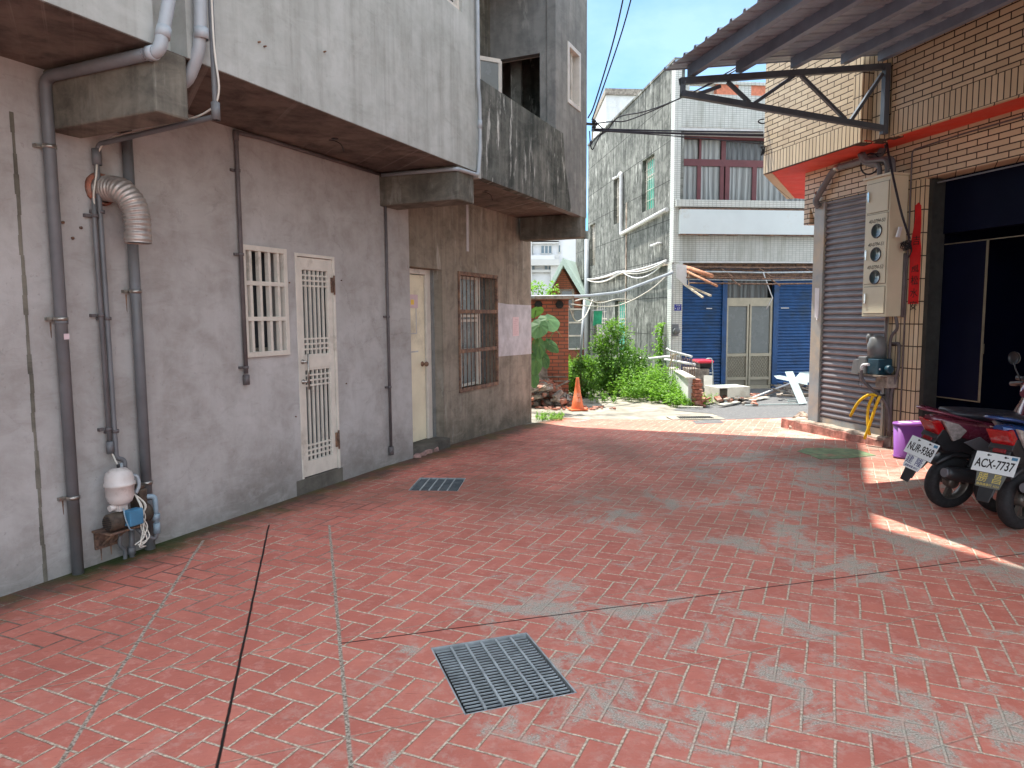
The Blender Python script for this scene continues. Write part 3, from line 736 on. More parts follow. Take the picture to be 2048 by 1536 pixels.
# pale painted patch with a notice
mb = MB(); mb.prism([WA.P(6.935, B2O, 1.01), WA.P(8.168, B2O, .985), WA.P(8.168, B2O, 1.765), WA.P(7.3, B2O, 1.77), WA.P(6.93, B2O, 1.79)], WA.P(0, .003) - WA.P(0, 0))
build('pale_paint', mb, MT['patch'], H)
o = thing('notice', WA.P(7.55, B2O + .004, 1.43), 'pink paper notice pasted on the pale painted wall patch', 'notice')
mb = MB(); mb.box(WA, 7.44, 7.67, B2O + .004, B2O + .006, 1.29, 1.58); build('sheet', mb, MT['paper'], o)
mb = MB()
for i in range(8): mb.box(WA, 7.475 + (0 if i else .05), 7.635 - .03 * (i % 3), B2O + .006, B2O + .0072, 1.545 - i * .031 - .012, 1.545 - i * .031)
build('print_lines', mb, MT['pinkink'], o)

# upper floors
mb = MB(); mb.wall(WA, -9.0, .47, SOF, 10, .93, .15, [(-3.2, -1.6, 4.3, 5.6)])
mb.box(WA, .47, .69, .70, .80, SOF, 10)
mb.wall(WA, .69, 4.30, SOF, 10, .93, .15, [(2.75, 4.02, 4.55, 5.9), (2.75, 4.02, 7.6, 8.9)])
build('upper_wall', mb, MT['upper'], H, bevel=.004)
mb = MB(); mb.box(WA, 4.30, 4.372, .78, .945, SOF - .06, 10); build('corner_strip', mb, MT['upper'], H, bevel=.004)
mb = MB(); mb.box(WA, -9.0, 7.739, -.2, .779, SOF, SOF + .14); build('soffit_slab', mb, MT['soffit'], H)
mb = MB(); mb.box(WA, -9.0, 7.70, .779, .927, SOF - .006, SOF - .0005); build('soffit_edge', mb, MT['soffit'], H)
# drip moulding low on the near part (line seen in the render)
mb = MB(); mb.box(WA, -6, .47, .93, .942, 3.36, 3.375); build('drip_line', mb, MT['upper'], H)
# window upstairs, white frame
def steel_window(s0, s1, z0, z1, o, name='window', mull=1, fmat='ivory', glassm='winglass', w=.05, F=WA, parent=H, d=.06, trans=0, back=.05):
    mb = MB(); mb.box(F, s0 + .002, s1 - .002, o - back, o - back + .01, z0 + .002, z1 - .002)
    win = build(name, mb, MT[glassm], parent)
    fr = MB()
    fr.box(F, s0, s0 + w, o - d, o, z0, z1); fr.box(F, s1 - w, s1, o - d, o, z0, z1)
    fr.box(F, s0 + w, s1 - w, o - d, o, z0, z0 + w); fr.box(F, s0 + w, s1 - w, o - d, o, z1 - w, z1)
    for i in range(mull):
        c = s0 + (s1 - s0) * (i + 1) / (mull + 1); fr.box(F, c - w / 2, c + w / 2, o - d + .002, o - .004, z0 + w, z1 - w)
    for i in range(trans):
        c = z0 + (z1 - z0) * (i + 1) / (trans + 1); fr.box(F, s0 + w, s1 - w, o - d + .004, o - .008, c - w / 3, c + w / 3)
    ORIG[win.name] = ORIG[parent.name] if parent.name in ORIG else Vector(parent.location)
    build('frame', fr, MT[fmat], win)
    return win
steel_window(2.75, 4.02, 4.55, 5.9, .90)
steel_window(2.75, 4.02, 7.6, 8.9, .90)
steel_window(-3.2, -1.6, 4.3, 5.6, .90)

# beams carrying the overhang
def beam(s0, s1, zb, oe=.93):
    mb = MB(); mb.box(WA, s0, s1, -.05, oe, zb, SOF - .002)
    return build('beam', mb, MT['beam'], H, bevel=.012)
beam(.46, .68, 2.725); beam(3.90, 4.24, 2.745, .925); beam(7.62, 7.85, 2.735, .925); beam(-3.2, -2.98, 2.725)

# balcony bay at the far end
mb = MB(); mb.box(WA, 4.372, 6.58, .83, .932, SOF - .04, 4.035); mb.prism([WA.P(6.58, .931, SOF - .04), WA.P(6.58, .931, 4.035), WA.P(6.86, .931, 4.04), WA.P(6.95, .931, 3.6), WA.P(7.2, .931, SOF - .04)], WA.P(0, .002) - WA.P(0, 0)); build('balcony_parapet', mb, MT['mossy'], H, bevel=.006)
mb = MB()
mb.wall(WA, 6.58, 7.86, SOF - .045, 10, .93, .12, [(7.03, 7.555, 4.49, 5.29)])
build('corner_wall', mb, MT['greycol'], H, bevel=.006)
mb = MB(); mb.box(WA, 7.74, 7.858, -9, .80, SOF + .14, 10); build('end_wall', mb, MT['greycol'], H)
mb = MB(); mb.wall(Frame(*WA.P(6.70).xy, 24.4 + 90, -1), -.05, .93 - .122, SOF + .14, 10, 0, .10, [(.10, .70, 3.3, 5.03)])
build('balcony_cross_wall', mb, MT['greycol'], H)
mb = MB(); mb.box(WA, 4.30, 6.60, -.12, -.02, SOF + .14, 10); build('balcony_back_wall', mb, MT['beam'], H)
mb = MB(); mb.box(WA, 4.38, 6.60, -.02, .80, 5.95, 6.1); mb.box(WA, 4.38, 7.85, .0, .93, 6.6, 6.75); build('balcony_ceiling', mb, MT['beam'], H)
mb = MB(); mb.box(WA, 4.24, 4.30, -.1, .775, SOF + .14, 10); build('balcony_near_wall', mb, MT['greycol'], H)
mb = MB(); FX = Frame(*WA.P(6.70).xy, 24.4 + 90, -1)
mb.box(FX, .08, .72, .0, .04, 5.03, 5.07); mb.box(FX, .70, .735, .0, .03, 4.0, 5.03)
build('opening_trim', mb, MT['ivory'], H)
mb = MB(); mb.box(WA, 7.62, 7.72, -.1, .79, 3.3, 6); mb.box(WA, 7.0, 7.05, .1, .25, 3.3, 6); build('inner_wall', mb, MT['mossy'], H)
# casement left open on the balcony
a = WA.P(5.90, .155, 4.17); dirn = (WA.P(6.13, .34) - WA.P(5.90, .155)); dirn.z = 0; L_ = .30; dirn.normalize()
win = build('casement', MB().obox(a + dirn * L_ / 2 + Vector((0, 0, .31)), dirn, (-dirn.y, dirn.x, 0), (0, 0, 1), L_ / 2 - .02, .004, .33), MT['frost'], H)
fr = MB()
for z_ in (-.07, .66): fr.bar(a + Vector((0, 0, z_)), a + dirn * L_ + Vector((0, 0, z_)), .035, .05)
for k_ in (0, L_): fr.bar(a + dirn * k_ + Vector((0, 0, -.07)), a + dirn * k_ + Vector((0, 0, .66)), .035, .045)
ORIG[win.name] = ORIG[H.name] if H.name in ORIG else Vector(H.location)
build('frame', fr, MT['ivory'], win)
# small white framed window of the corner wall
fr = MB()
for (a_, b_, c_, d_) in ((7.03, 7.085, 4.49, 5.29), (7.50, 7.555, 4.49, 5.29), (7.085, 7.50, 4.49, 4.545), (7.085, 7.50, 5.235, 5.29)):
    fr.box(WA, a_, b_, .80, .942, c_, d_)
fr.box(WA, 7.33, 7.37, .83, .88, 4.545, 5.235)
o = build('window', MB().box(WA, 7.05, 7.54, .825, .83, 4.5, 5.28), MT['winglass'], H); ORIG[o.name] = Vector(H.location)
build('frame', fr, MT['ivory'], o)
# roof slab, edges set by its shadow; added unseen block shaped to shade the yard
mb = MB(); mb.box(WA, -9.2, 9.49, -9.3, 1.04, 9.86, 10.0); build('roof_slab', mb, MT['greycol'], H)
mb = MB(); mb.prism([WA.P(*q) for q in ((-8, -5, 10.002), (-8, 2.2, 10.002), (4.09, 2.2, 10.002), (5.15, .84, 10.002), (5.61, .26, 10.002), (5.7, -5, 10.002))], (0, 0, 2.2)); build('shade_block', mb, MT['greycol'], H)

# screen door with lattice
D = build('screen_door', MB().box(WA, 2.60, 3.10, -.075, -.070, .15, 2.15), MT['frost'], H)
ORIG[D.name] = Vector(H.location)
fr = MB()
for a_, b_ in ((2.58, 2.607), (3.097, 3.124)): fr.box(WA, a_, b_, -.06, .006, .137, 2.166)
fr.box(WA, 2.607, 3.097, -.06, .006, 2.139, 2.166)
build('door_frame', fr, MT['ivory'], D, bevel=.002)
lf = MB()
zb, zt = .145, 2.134; a0, a1 = 2.61, 3.094; mid0, mid1 = 1.118, 1.262
for a_, b_ in ((a0, a0 + .07), (a1 - .062, a1)): lf.box(WA, a_, b_, -.045, -.008, zb, zt)
for c_, d_ in ((zb, zb + .14), (mid0, mid1), (zt - .11, zt)): lf.box(WA, a0 + .07, a1 - .062, -.045, -.009, c_, d_)
lf.box(WA, a0 + .085, a1 - .077, -.009, -.004, mid0 + .02, mid1 - .02)
build('leaf', lf, MT['ivory'], D, bevel=.0015)
lt = MB()
for (c_, d_, hl) in ((mid1, zt - .11, (0, .045, .09, .135, .99, .0, .0)), (zb + .14, mid0, ())):
    s_a, s_b = a0 + .07, a1 - .062; n_ = 6
    for i in range(n_ + 1):
        x = s_a + (s_b - s_a) * i / n_; w_ = .0075
        lt.box(WA, max(s_a, x - w_), min(s_b, x + w_), -.036, -.018, c_, d_)
    hh = d_ - c_
    for k in (1, 2, 3):
        for zc in (c_ + k * .047, d_ - k * .047):
            lt.box(WA, s_a, s_b, -.037, -.016, zc - .0075, zc + .0075)
build('lattice', lt, MT['ivory'], D)
hd = MB()
for zc in (1.20, 1.02): hd.lathe([(.0, .0), (.022, .0), (.022, .006), (.010, .01), (.010, .05), (0, .05)], WA.P(2.645, -.008, zc), WA.n.to_3d(), 12)
hd.tube([WA.P(2.66, .045, 1.275), WA.P(2.66, .045, .95)], .008, 8)
build('handle', hd, MT['steel'], D)
for zc in (1.90, .42):
    hg = MB(); hg.tube([WA.P(3.098, .014, zc - .09), WA.P(3.098, .014, zc + .09)], .009, 8); hg.box(WA, 3.07, 3.10, -.007, .004, zc - .07, zc + .07)
    build('hinge', hg, MT['rust'], D)
mb = MB(); mb.box(WA, 2.50, 3.16, -.28, .004, -.05, .137); build('door_sill', mb, MT['stepc'], H, bevel=.006)
# dark corridor behind the lattice
mb = MB(); mb.box(WA, 2.4, 3.3, -.9, -.85, 0, 2.6); mb.box(WA, 1.7, 2.5, -.9, -.86, 1.0, 2.6); build('inner_partition', mb, MT['room'], H)

# barred window
Wn = build('window', MB().box(WA, 1.975, 2.435, -.215, -.21, 1.30, 2.155), MT['winglass'], H); ORIG[Wn.name] = Vector(H.location)
fr = MB()
s0, s1, z0, z1 = 1.945, 2.462, 1.276, 2.184; w_ = .042
fr.box(WA, s0, s0 + w_, -.03, .022, z0, z1); fr.box(WA, s1 - w_, s1, -.03, .022, z0, z1)
fr.box(WA, s0 + w_, s1 - w_, -.03, .022, z0, z0 + w_); fr.box(WA, s0 + w_, s1 - w_, -.03, .022, z1 - w_, z1)
build('frame', fr, MT['ivory'], Wn, bevel=.002)
br = MB()
for i in range(4):
    c = s0 + w_ + (s1 - s0 - 2 * w_) * (i + .55) / 4.1; br.box(WA, c - .014, c + .014, -.025, .012, z0 + w_, z1 - w_)
for f in (.345, .665):
    c = z0 + (z1 - z0) * f; br.box(WA, s0 + w_, s1 - w_, -.022, .019, c - .017, c + .017)
build('bars', br, MT['ivory'], Wn)
sh = MB(); sh.box(WA, 1.99, 2.03, -.20, -.17, 1.30, 2.15); sh.box(WA, 2.2, 2.235, -.20, -.17, 1.30, 2.15); sh.box(WA, 1.97, 2.44, -.20, -.18, 1.30, 1.34)
build('sash', sh, MT['alumpanel'], Wn)

# recessed cream door
Dr = build('cream_door', MB().box(WA, 4.495, 5.145, -.29, -.25, .085, 2.095), MT['cream'], H); ORIG[Dr.name] = Vector(H.location)
fr = MB(); fr.box(WA, 5.155, 5.262, -.315, -.225, .08, 2.168); fr.box(WA, 4.445, 4.49, -.315, -.225, .08, 2.168); fr.box(WA, 4.49, 5.155, -.315, -.226, 2.105, 2.167)
build('door_frame', fr, MT['ivory'], Dr, bevel=.004)
kb = MB(); kb.lathe([(0, 0), (.032, 0), (.032, .008), (.014, .012), (.014, .04), (.028, .05), (.032, .065), (.024, .08), (0, .084)], WA.P(5.075, -.25, 1.02), WA.n.to_3d(), 16)
build('door_knob', kb, MT['rust'], Dr)
pp = MB(); pp.box(WA, 4.78, 5.0, -.25, -.247, 1.70, 1.86); build('torn_paper', pp, MT['paper'], Dr)
pp = MB(); pp.box(WA, 4.84, 4.91, -.247, -.245, 1.74, 1.80); build('yellow_scrap', pp, MT['yellow'], Dr)
pp = MB()
for q in ((4.95, 4.965, 1.40, 1.70), (4.80, 4.965, 1.39, 1.402), (4.82, 4.99, 1.17, 1.185)): pp.box(WA, q[0], q[1], -.25, -.2475, q[2], q[3])
build('glue_marks', pp, MT['patch'], Dr)
mb = MB(); mb.box(WA, 4.442, 5.333, -.50, -.012, -.3, .079); build('door_step', mb, MT['stepc'], H, bevel=.01)
mb = MB(); mb.box(WA, 5.268, 5.3345, -.519, -.22, .08, 2.171); mb.box(WA, 4.3, 5.4, -.62, -.54, 0, 2.3); build('recess_lining', mb, MT['greycol'], H)
# mortar ridge before the step
secs = []
for i in range(19):
    s_ = 4.46 + .88 * i / 18; w_ = .055 + .02 * sin(i * 1.9) + rnd.uniform(-.008, .008); h_ = .022 + .010 * sin(i * 1.1 + 1) + rnd.uniform(-.004, .004)
    if i > 14: w_ *= 1.25; h_ *= 1.3
    if i in (0, 18): w_ *= .4; h_ *= .4
    secs.append([WA.P(s_, -.02 - .1 * (s_ - 4.44) / .9 + .02 + w_ * cos(a_), -.05 + max(0, .05 + h_ * sin(a_)) if sin(a_) > 0 else -.06) for a_ in [pi * k_ / 6 for k_ in range(7)]])
mb = MB(); mb.loft(secs, smooth=False); o = build('mortar_ridge', mb, MT['mortar'], None, WA.P(4.9, 0, 0)); tag(o, 'uneven pinkish mortar ridge along the foot of the cream door step', 'mortar')

# rusty barred window of the end bay
o_ = B2O
Rw = build('rusty_window', MB().box(WA, 5.75, 6.89, o_ - .19, o_ - .185, .63, 2.155), MT['frost'], H); ORIG[Rw.name] = Vector(H.location)
sh = MB()
for a_ in (5.76, 6.05, 6.56, 6.62): sh.box(WA, a_, a_ + .04, o_ - .185, o_ - .15, .63, 2.155)
for z_ in (.64, 1.12, 1.52, 1.585, 2.10): sh.box(WA, 5.8, 6.6, o_ - .183, o_ - .152, z_, z_ + .035)
build('sash', sh, MT['ivory'], Rw)
fr = MB(); s0, s1, z0, z1 = 5.735, 6.905, .600, 2.178; w_ = .035
fr.box(WA, s0, s0 + w_, o_ - .02, o_ + .02, z0, z1); fr.box(WA, s1 - w_, s1, o_ - .02, o_ + .02, z0, z1)
for z_ in (z0, 1.115, 1.635, z1 - .05): fr.box(WA, s0 + w_, s1 - w_, o_ - .02, o_ + .018, z_, z_ + .05)
build('frame', fr, MT['rust'], Rw, bevel=.003)
br = MB()
for i in range(9):
    c = s0 + w_ + (s1 - s0 - 2 * w_) * (i + .8) / 9.6; br.tube([WA.P(c, o_ - .002, z0), WA.P(c, o_ - .002, z1)], .0075, 6)
build('bars', br, MT['rust'], Rw)

# ---------------------------------------------------------------- pipes on the house
def clamp(parent, s_, z_, r_, o_, mat='steel'):
    mb = MB(); mb.lathe([(r_ + .001, -.011), (r_ + .006, -.011), (r_ + .006, .011), (r_ + .001, .011)], WA.P(s_, o_, z_), (0, 0, 1), 16)
    mb.box(WA, s_ - r_ - .035, s_ - r_, -.0, .012 + o_ * .3, z_ - .010, z_ + .010)
    build('clamp', mb, MT[mat], parent)
def pipe(name, pts, r_, mat='pvc', join=(), clamps=(), cm='steel'):
    mb = MB(); mb.tube(elbow(pts, r_ * 2.2), r_, 14)
    o = build(name, mb, MT[mat], H); ORIG[o.name] = Vector(H.location)
    if join:
        for p, ax, rr, ln in join:
            j = MB(); j.lathe([(rr * .85, -ln), (rr, -ln), (rr, ln), (rr * .85, ln)], p, ax, 14); build('coupling', j, MT[mat], o)
    for (s_, z_, o_) in clamps: clamp(o, s_, z_, r_, o_, cm)
    return o
Z1 = Vector((0, 0, 1))
# big downpipe nearest the camera, fed by the pipe along the first beam
pipe('downpipe', [WA.P(.435, .05, -.05), WA.P(.435, .05, 3.02), WA.P(.435, .93, 3.02)], .034, 'pvc', [(WA.P(.437, .05, 1.58), Z1, .037, .012)], [(.435, 1.60, .05), (.435, 2.62, .05), (.435, .49, .05)])
pipe('roof_drainpipe', [WA.P(.435, .90, 3.02), WA.P(.44, 1.0, 3.02), WA.P(.53, 1.0, 3.35), WA.P(.60, .99, 4.2), WA.P(.60, .99, 7.5)], .034, 'pvclight', [(WA.P(.435, .95, 3.02), WA.n.to_3d(), .039, .025), (WA.P(.472, 1.0, 3.13), (.09 * WA.d.x, .09 * WA.d.y, .33), .039, .03)])
# second downpipe, dark at the top
pipe('downpipe', [WA.P(.955, .05, -.05), WA.P(.955, .05, 3.07)], .034, 'pvc', [(WA.P(.955, .05, .30), Z1, .038, .05)], [(.955, 1.78, .05), (.955, .47, .05)])
pipe('roof_drainpipe', [WA.P(.745, .985, 7.5), WA.P(.745, .985, 3.30), WA.P(.745, .96, 3.12), WA.P(.745, .84, 2.95), WA.P(.75, .60, 3.06)], .036, 'pvclight', [(WA.P(.745, .985, 3.22), Z1, .041, .03)])
# slim conduit that crosses under the beam to the pump
pipe('conduit', [WA.P(.80, 1.01, 7.5), WA.P(.80, 1.01, 2.77), WA.P(.745, .06, 2.70), WA.P(.735, .045, 2.60), WA.P(.745, .045, .68), WA.P(.80, .05, .66), WA.P(.79, .06, .58)], .016, 'pvc', [(WA.P(.80, 1.01, 2.80), Z1, .025, .05), (WA.P(.738, .045, 2.62), Z1, .028, .05)], [(.745, 1.60, .045), (.745, 2.28, .045), (.750, .86, .045)], 'pvcdark')
pipe('conduit', [WA.P(.700, .045, 2.36), WA.P(.695, .045, 2.2), WA.P(.705, .045, .74)], .014, 'pvc', [(WA.P(.705, .045, .76), Z1, .022, .04)], [(.70, 1.62, .045), (.70, 2.25, .045), (.705, .88, .045)], 'pvcdark')
mb = MB(); mb.tube(smooth_path([WA.P(.79, 1.03, 3.9), WA.P(.785, 1.035, 3.2), WA.P(.80, 1.04, 2.90), WA.P(.80, .92, 2.80), WA.P(.785, .6, 2.765), WA.P(.76, .2, 2.735), WA.P(.74, .07, 2.66), WA.P(.715, .06, 2.5), WA.P(.69, .06, 2.38), WA.P(.70, .05, 2.3)]), .006, 6)
build('cable', mb, MT['wire'], H)
pipe('conduit', [WA.P(1.93, .03, 1.15), WA.P(1.93, .03, 3.045), WA.P(2.2, .03, 3.06), WA.P(3.94, .03, 3.06)], .017, 'pvcdark', [(WA.P(1.93, .03, 1.10), Z1, .026, .04), (WA.P(1.93, .03, 3.02), Z1, .022, .04)], [(1.93, 2.1, .03), (1.93, 2.75, .03), (1.93, 1.2, .03)], 'pvcdark')
pipe('conduit', [WA.P(3.955, .03, .2), WA.P(3.955, .03, 3.05)], .015, 'pvcdark', [(WA.P(3.955, .03, .16), Z1, .028, .045)], [(3.955, 1.6, .03), (3.955, .85, .03)], 'pvcdark')
pipe('conduit', [WA.P(4.275, .97, 9), WA.P(4.275, .97, 3.9), WA.P(4.30, .97, 3.8), WA.P(4.30, .97, 3.3), WA.P(4.27, .96, 3.04), WA.P(3.875, .93, 3.035), WA.P(3.875, .05, 3.05)], .019, 'pvclight', [(WA.P(4.30, .97, 3.55), Z1, .024, .04)], [])
# short wires hanging from the soffit, rusty bolts in the wall
for j, (s_, o_) in enumerate(((2.55, .50), (5.35, .52))):
    mb = MB(); a_ = WA.P(s_, o_, SOF); mb.tube(smooth_path([a_ + Vector((-.05, 0, -.012)), a_ + Vector((0, 0, -.02)), a_ + Vector((.05, .0, -.05)), a_ + Vector((.07, .01, -.11))]), .004, 6)
    mb.lathe([(0, 0), (.03, 0), (.03, .004)], a_ - Vector((0, 0, .004)), (0, 0, 1), 10)
    build('loose_wire', mb, MT['black'], H)
mb = MB()
for s_, z_ in ((.516, 2.19), (.63, 2.17), (.572, 2.10)): mb.lathe([(0, 0), (.009, 0), (.009, .012), (0, .02)], WA.P(s_, 0, z_), WA.n.to_3d(), 8)
for s_, z_ in ((3.22, 1.95), (2.50, 1.9), (3.25, .95), (2.52, .72)): mb.lathe([(0, 0), (.006, 0), (.006, .01), (0, .014)], WA.P(s_, 0, z_), WA.n.to_3d(), 8)
for s_, z_ in ((.35, 3.43), (.80, 3.62), (1.25, 3.35), (1.3, 3.34), (1.9, 3.5)): mb.lathe([(0, 0), (.006, 0), (.006, .02), (0, .022)], WA.P(s_, .93, z_), WA.n.to_3d(), 8)
build('bolts', mb, MT['rust'], H)
mb = MB(); mb.box(WA, .418, .452, .091, .0925, 1.475, 1.51); build('sticker', mb, MT['paper'], H)

# ---------------------------------------------------------------- foil duct
t = thing('exhaust_duct', WA.P(.78, 0, 2.42), 'crumpled silver foil duct curving down out of a hole in the grey wall', 'air duct')
path = smooth_path([WA.P(.78, -.05, 2.43), WA.P(.79, .07, 2.43), WA.P(.80, .17, 2.41), WA.P(.825, .235, 2.33), WA.P(.84, .25, 2.22), WA.P(.84, .25, 2.08)], 22)
mb = MB(); rad = [(.079 + .0038 * sin(i * 2 * pi / 5) + .002 * sin(i * .31)) for i in range(len(path))]
mb.tube(path, .08, 24, caps=False, rad=rad); o = build('flexible_hose', mb, MT['alu'], t, recalc=False)
mb = MB(); mb.tube(path[:-1], .073, 20, caps=True); build('dark_inside', mb, MT['black'], t)
mb = MB(); mb.lathe([(.080, .0), (.105, .0), (.10, .02), (.088, .03), (.085, .03)], WA.P(.78, 0.001, 2.43), WA.n.to_3d(), 24)
for v in mb.v: v.z += rnd.uniform(-.006, .006)
build('mortar_ring', mb, MT['bricksolid'], t)

# ---------------------------------------------------------------- water pump on the left wall
t = thing('water_pump', WA.P(.66, 0, .22), 'small wall pump with grubby white pressure tank, brown motor and blue box', 'water pump')
c = WA.P(.655, .17, 0)
mb = MB(); c0 = WA.P(.672, .16, .4)
mb.lathe([(0, .098), (.045, .10), (.070, .118), (.083, .155), (.086, .222), (.094, .226), (.094, .242), (.086, .247), (.086, .275), (.076, .308), (.048, .334), (0, .342)], WA.P(.672, .16, .30), (0, 0, 1), 28)
build('pressure_tank', mb, MT['pumpwhite'], t)
mb = MB(); mb.lathe([(0, 0), (.010, 0), (.010, .02), (0, .02)], WA.P(.672, .16, .642), (0, 0, 1), 10); build('valve_cap', mb, MT['black'], t)
mb = MB(); mb.box(WA, .64, .70, .12, .19, .36, .42); mb.tube([WA.P(.60, .15, .385), WA.P(.68, .15, .395)], .02, 12); build('tank_neck', mb, MT['pumpwhite'], t)
ax = (WA.P(1, -.05) - WA.P(0, 0)); ax.z = 0
mb = MB(); mb.lathe([(0, 0), (.045, .0), (.057, .012), (.058, .14), (.05, .15), (.05, .24), (.062, .245), (.062, .30), (0, .31)], WA.P(.565, .17, .30), ax, 28)
for k in range(10):
    a_ = 2 * pi * k / 10
build('motor', mb, MT['pumpbrown'], t)
mb = MB(); axn = ax.normalized(); up_ = Vector((0, 0, 1)); sd = axn.cross(up_)
for k in range(7):
    y_ = -.038 + .0127 * k; w_ = sqrt(max(0, .042 ** 2 - y_ ** 2))
    mb.bar(WA.P(.565, .17, .30) - axn * .002 + up_ * y_ - sd * w_, WA.P(.565, .17, .30) - axn * .002 + up_ * y_ + sd * w_, .004)
build('fan_slots', mb, MT['black'], t)
mb = MB(); mb.box(WA, .655, .755, .205, .265, .262, .368); build('switch_box', mb, MT['blue'], t, bevel=.008)
mb = MB(); mb.box(WA, .56, .80, .02, .20, .222, .236); mb.box(WA, .585, .745, .0, .02, .10, .225); mb.bar(WA.P(.62, .02, .12), WA.P(.62, .17, .225), .012); mb.bar(WA.P(.70, .02, .12), WA.P(.70, .17, .225), .012)
build('bracket', mb, MT['rust'], t, bevel=.002)
mb = MB(); mb.box(WA, .79, .85, .09, .19, .30, .47); mb.lathe([(0, 0), (.035, 0), (.035, .02), (.03, .028), (0, .03)], WA.P(.82, .15, .47), (0, 0, 1), 12); build('pump_head', mb, MT['pumpbrown'], t, bevel=.01)
mb = MB(); mb.tube(elbow([WA.P(.84, .17, .41), WA.P(.905, .19, .40), WA.P(.905, .19, .15)], .03, 6), .017, 12); mb.lathe([(.018, 0), (.025, 0), (.025, .045), (.018, .045)], WA.P(.905, .19, .235), (0, 0, 1), 12)
mb.lathe([(.018, 0), (.022, 0), (.022, .07), (.018, .07)], WA.P(.905, .19, .145), (0, 0, 1), 12); build('outlet_pipe', mb, MT['pvcblue'], t)
mb = MB(); mb.tube(elbow([WA.P(.905, .19, .16), WA.P(.90, .18, .10), WA.P(.83, .15, .15), WA.P(.80, .13, .20)], .03), .014, 10)
mb.tube(elbow([WA.P(.80, .08, .22), WA.P(.79, .08, -.02)], .03), .018, 12); mb.lathe([(.018, 0), (.026, 0), (.026, .05), (.018, .05)], WA.P(.79, .08, .02), (0, 0, 1), 12)
mb.tube(smooth_path([WA.P(.72, .10, .24), WA.P(.70, .09, .12), WA.P(.74, .08, .06), WA.P(.745, .07, -.02)]), .013, 10); build('inlet_pipes', mb, MT['pvc'], t)
mb = MB(); mb.tube(smooth_path([WA.P(.775, .05, .64), WA.P(.74, .10, .55), WA.P(.80, .15, .56), WA.P(.805, .17, .50), WA.P(.77, .18, .45)]), .012, 10); build('white_elbow_pipe', mb, MT['pvclight'], t)
mb = MB()
for k in range(5):
    q = [WA.P(.76, .18, .45)] + [WA.P(.77 + .02 * sin(k * 2 + j * 1.9), .24 + .012 * cos(k + j), .45 - .075 * j) for j in range(1, 4)] + [WA.P(.75 + .04 * sin(k * 1.3), .26, .17 - .012 * k), WA.P(.69 + .02 * k, .25, .135 - .008 * k)]
    mb.tube(smooth_path(q, 5), .0042, 6)
mb.tube(smooth_path([WA.P(.70, .05, .75), WA.P(.715, .06, .70), WA.P(.705, .1, .66), WA.P(.70, .13, .64)]), .006, 6)
build('tangled_wires', mb, MT['wire'], t)
mb = MB(); mb.tube(smooth_path([WA.P(.66, .2, .38), WA.P(.645, .235, .32), WA.P(.66, .25, .25), WA.P(.69, .24, .235)]), .004, 6); build('motor_lead', mb, MT['pvcblue'], t)
# ---------------------------------------------------------------- right tiled house
K = thing('tiled_house', WC.P(0, 0, 0), 'cream brick tiled house with red soffit, grey shutter and dark open doorway', 'house')
SO2 = 3.585
BAY = .60
# ground floor wall with shutter and doorway openings
mb = MB(); mb.wall(WC, -9.0, 1.76, 3.125, SO2, 0, .26)
build('lintel', mb, MT['brick_c'], K)
mb = MB(); mb.wall(WC, -.36, .09, -.1, 3.125, 0, .26)
build('pillar', mb, MT['brick_v'], K)
mb = MB(); mb.wall(WC, -9, -3.9, -.1, 3.125, 0, .26); build('pillar', mb, MT['brick_v'], K)
mb = MB(); mb.wall(WC, 1.76 - .12, 1.76, 2.86, 3.125, 0, .20); mb.prism([WC.P(1.52, 0, 3.123), WC.P(1.645, 0, 3.123), WC.P(1.52, 0, 2.9)], WC.P(0, -.2) - WC.P(0, 0)); build('lintel_end', mb, MT['brick_c'], K)
mb = MB(); mb.box(WC, 1.50, 1.62, -8, -.27, -.2, SO2); mb.box(WC, -9, 1.5, -8.2, -8, -.2, 7); mb.box(WC, -9.2, -9.0, -8, .4, -.2, 7)
build('side_wall', mb, MT['whitewall'], K)
# overhang
mb = MB()
mb.prism([WC.P(-9, .455, SO2), WC.P(-9, -.3, SO2), WC.P(1.4, -.3, SO2), WC.P(3.76, -1.7, SO2), WC.P(3.66, -1.10, SO2), WC.P(1.84, BAY - .045, SO2), WC.P(-.03, BAY - .045, SO2), WC.P(-.03, .36, SO2), WC.P(-.36, .36, SO2), WC.P(-.36, .455, SO2)], (0, 0, .012))
mb2 = MB(); build('red_soffit', mb, MT['redpaint'], K)
mb = MB(); mb.box(WC, .12, 1.88, BAY - .04, BAY, SO2 - .018, SO2 + .245); build('soldier_course', mb, MT['brick_v'], K)
mb = MB(); mb.wall(WC, .12, 1.88, SO2 + .247, 7.2, BAY, .15, [(.5, 1.5, 5.6, 6.8)]); build('far_bay_wall', mb, MT['brick_c'], K)
FE = Frame(*WC.P(1.879, BAY).xy, -14.65, -1); e_d = (WC.P(3.72, -1.11) - WC.P(1.88, BAY)); eb = math.degrees(math.atan2(e_d.x, e_d.y))
FE = Frame(*WC.P(1.881, BAY).xy, eb, -1)
mb = MB(); mb.wall(FE, .0, 2.52, SO2 - .014, 7.2, 0.0, .12); build('far_bay_return', mb, MT['brick_c'], K)
mb = MB(); mb.box(WC, -.02, .12, BAY - .16, BAY + .012, SO2 - .018, 7.2); build('bay_pilaster', mb, MT['brick_v'], K)
mb = MB(); mb.box(WC, -.22, -.10, .38, .52, SO2 - .018, 7.2); mb.box(WC, -.355, -.22, .32, .44, SO2 - .018, 7.2); mb.box(WC, -.10, -.02, .30, .43, SO2 - .018, 7.2); build('bay_pilaster', mb, MT['brick_v'], K)
mb = MB(); mb.box(WC, -9, -.36, .46, .50, SO2 - .018, SO2 + .245); build('soldier_course', mb, MT['brick_v'], K)
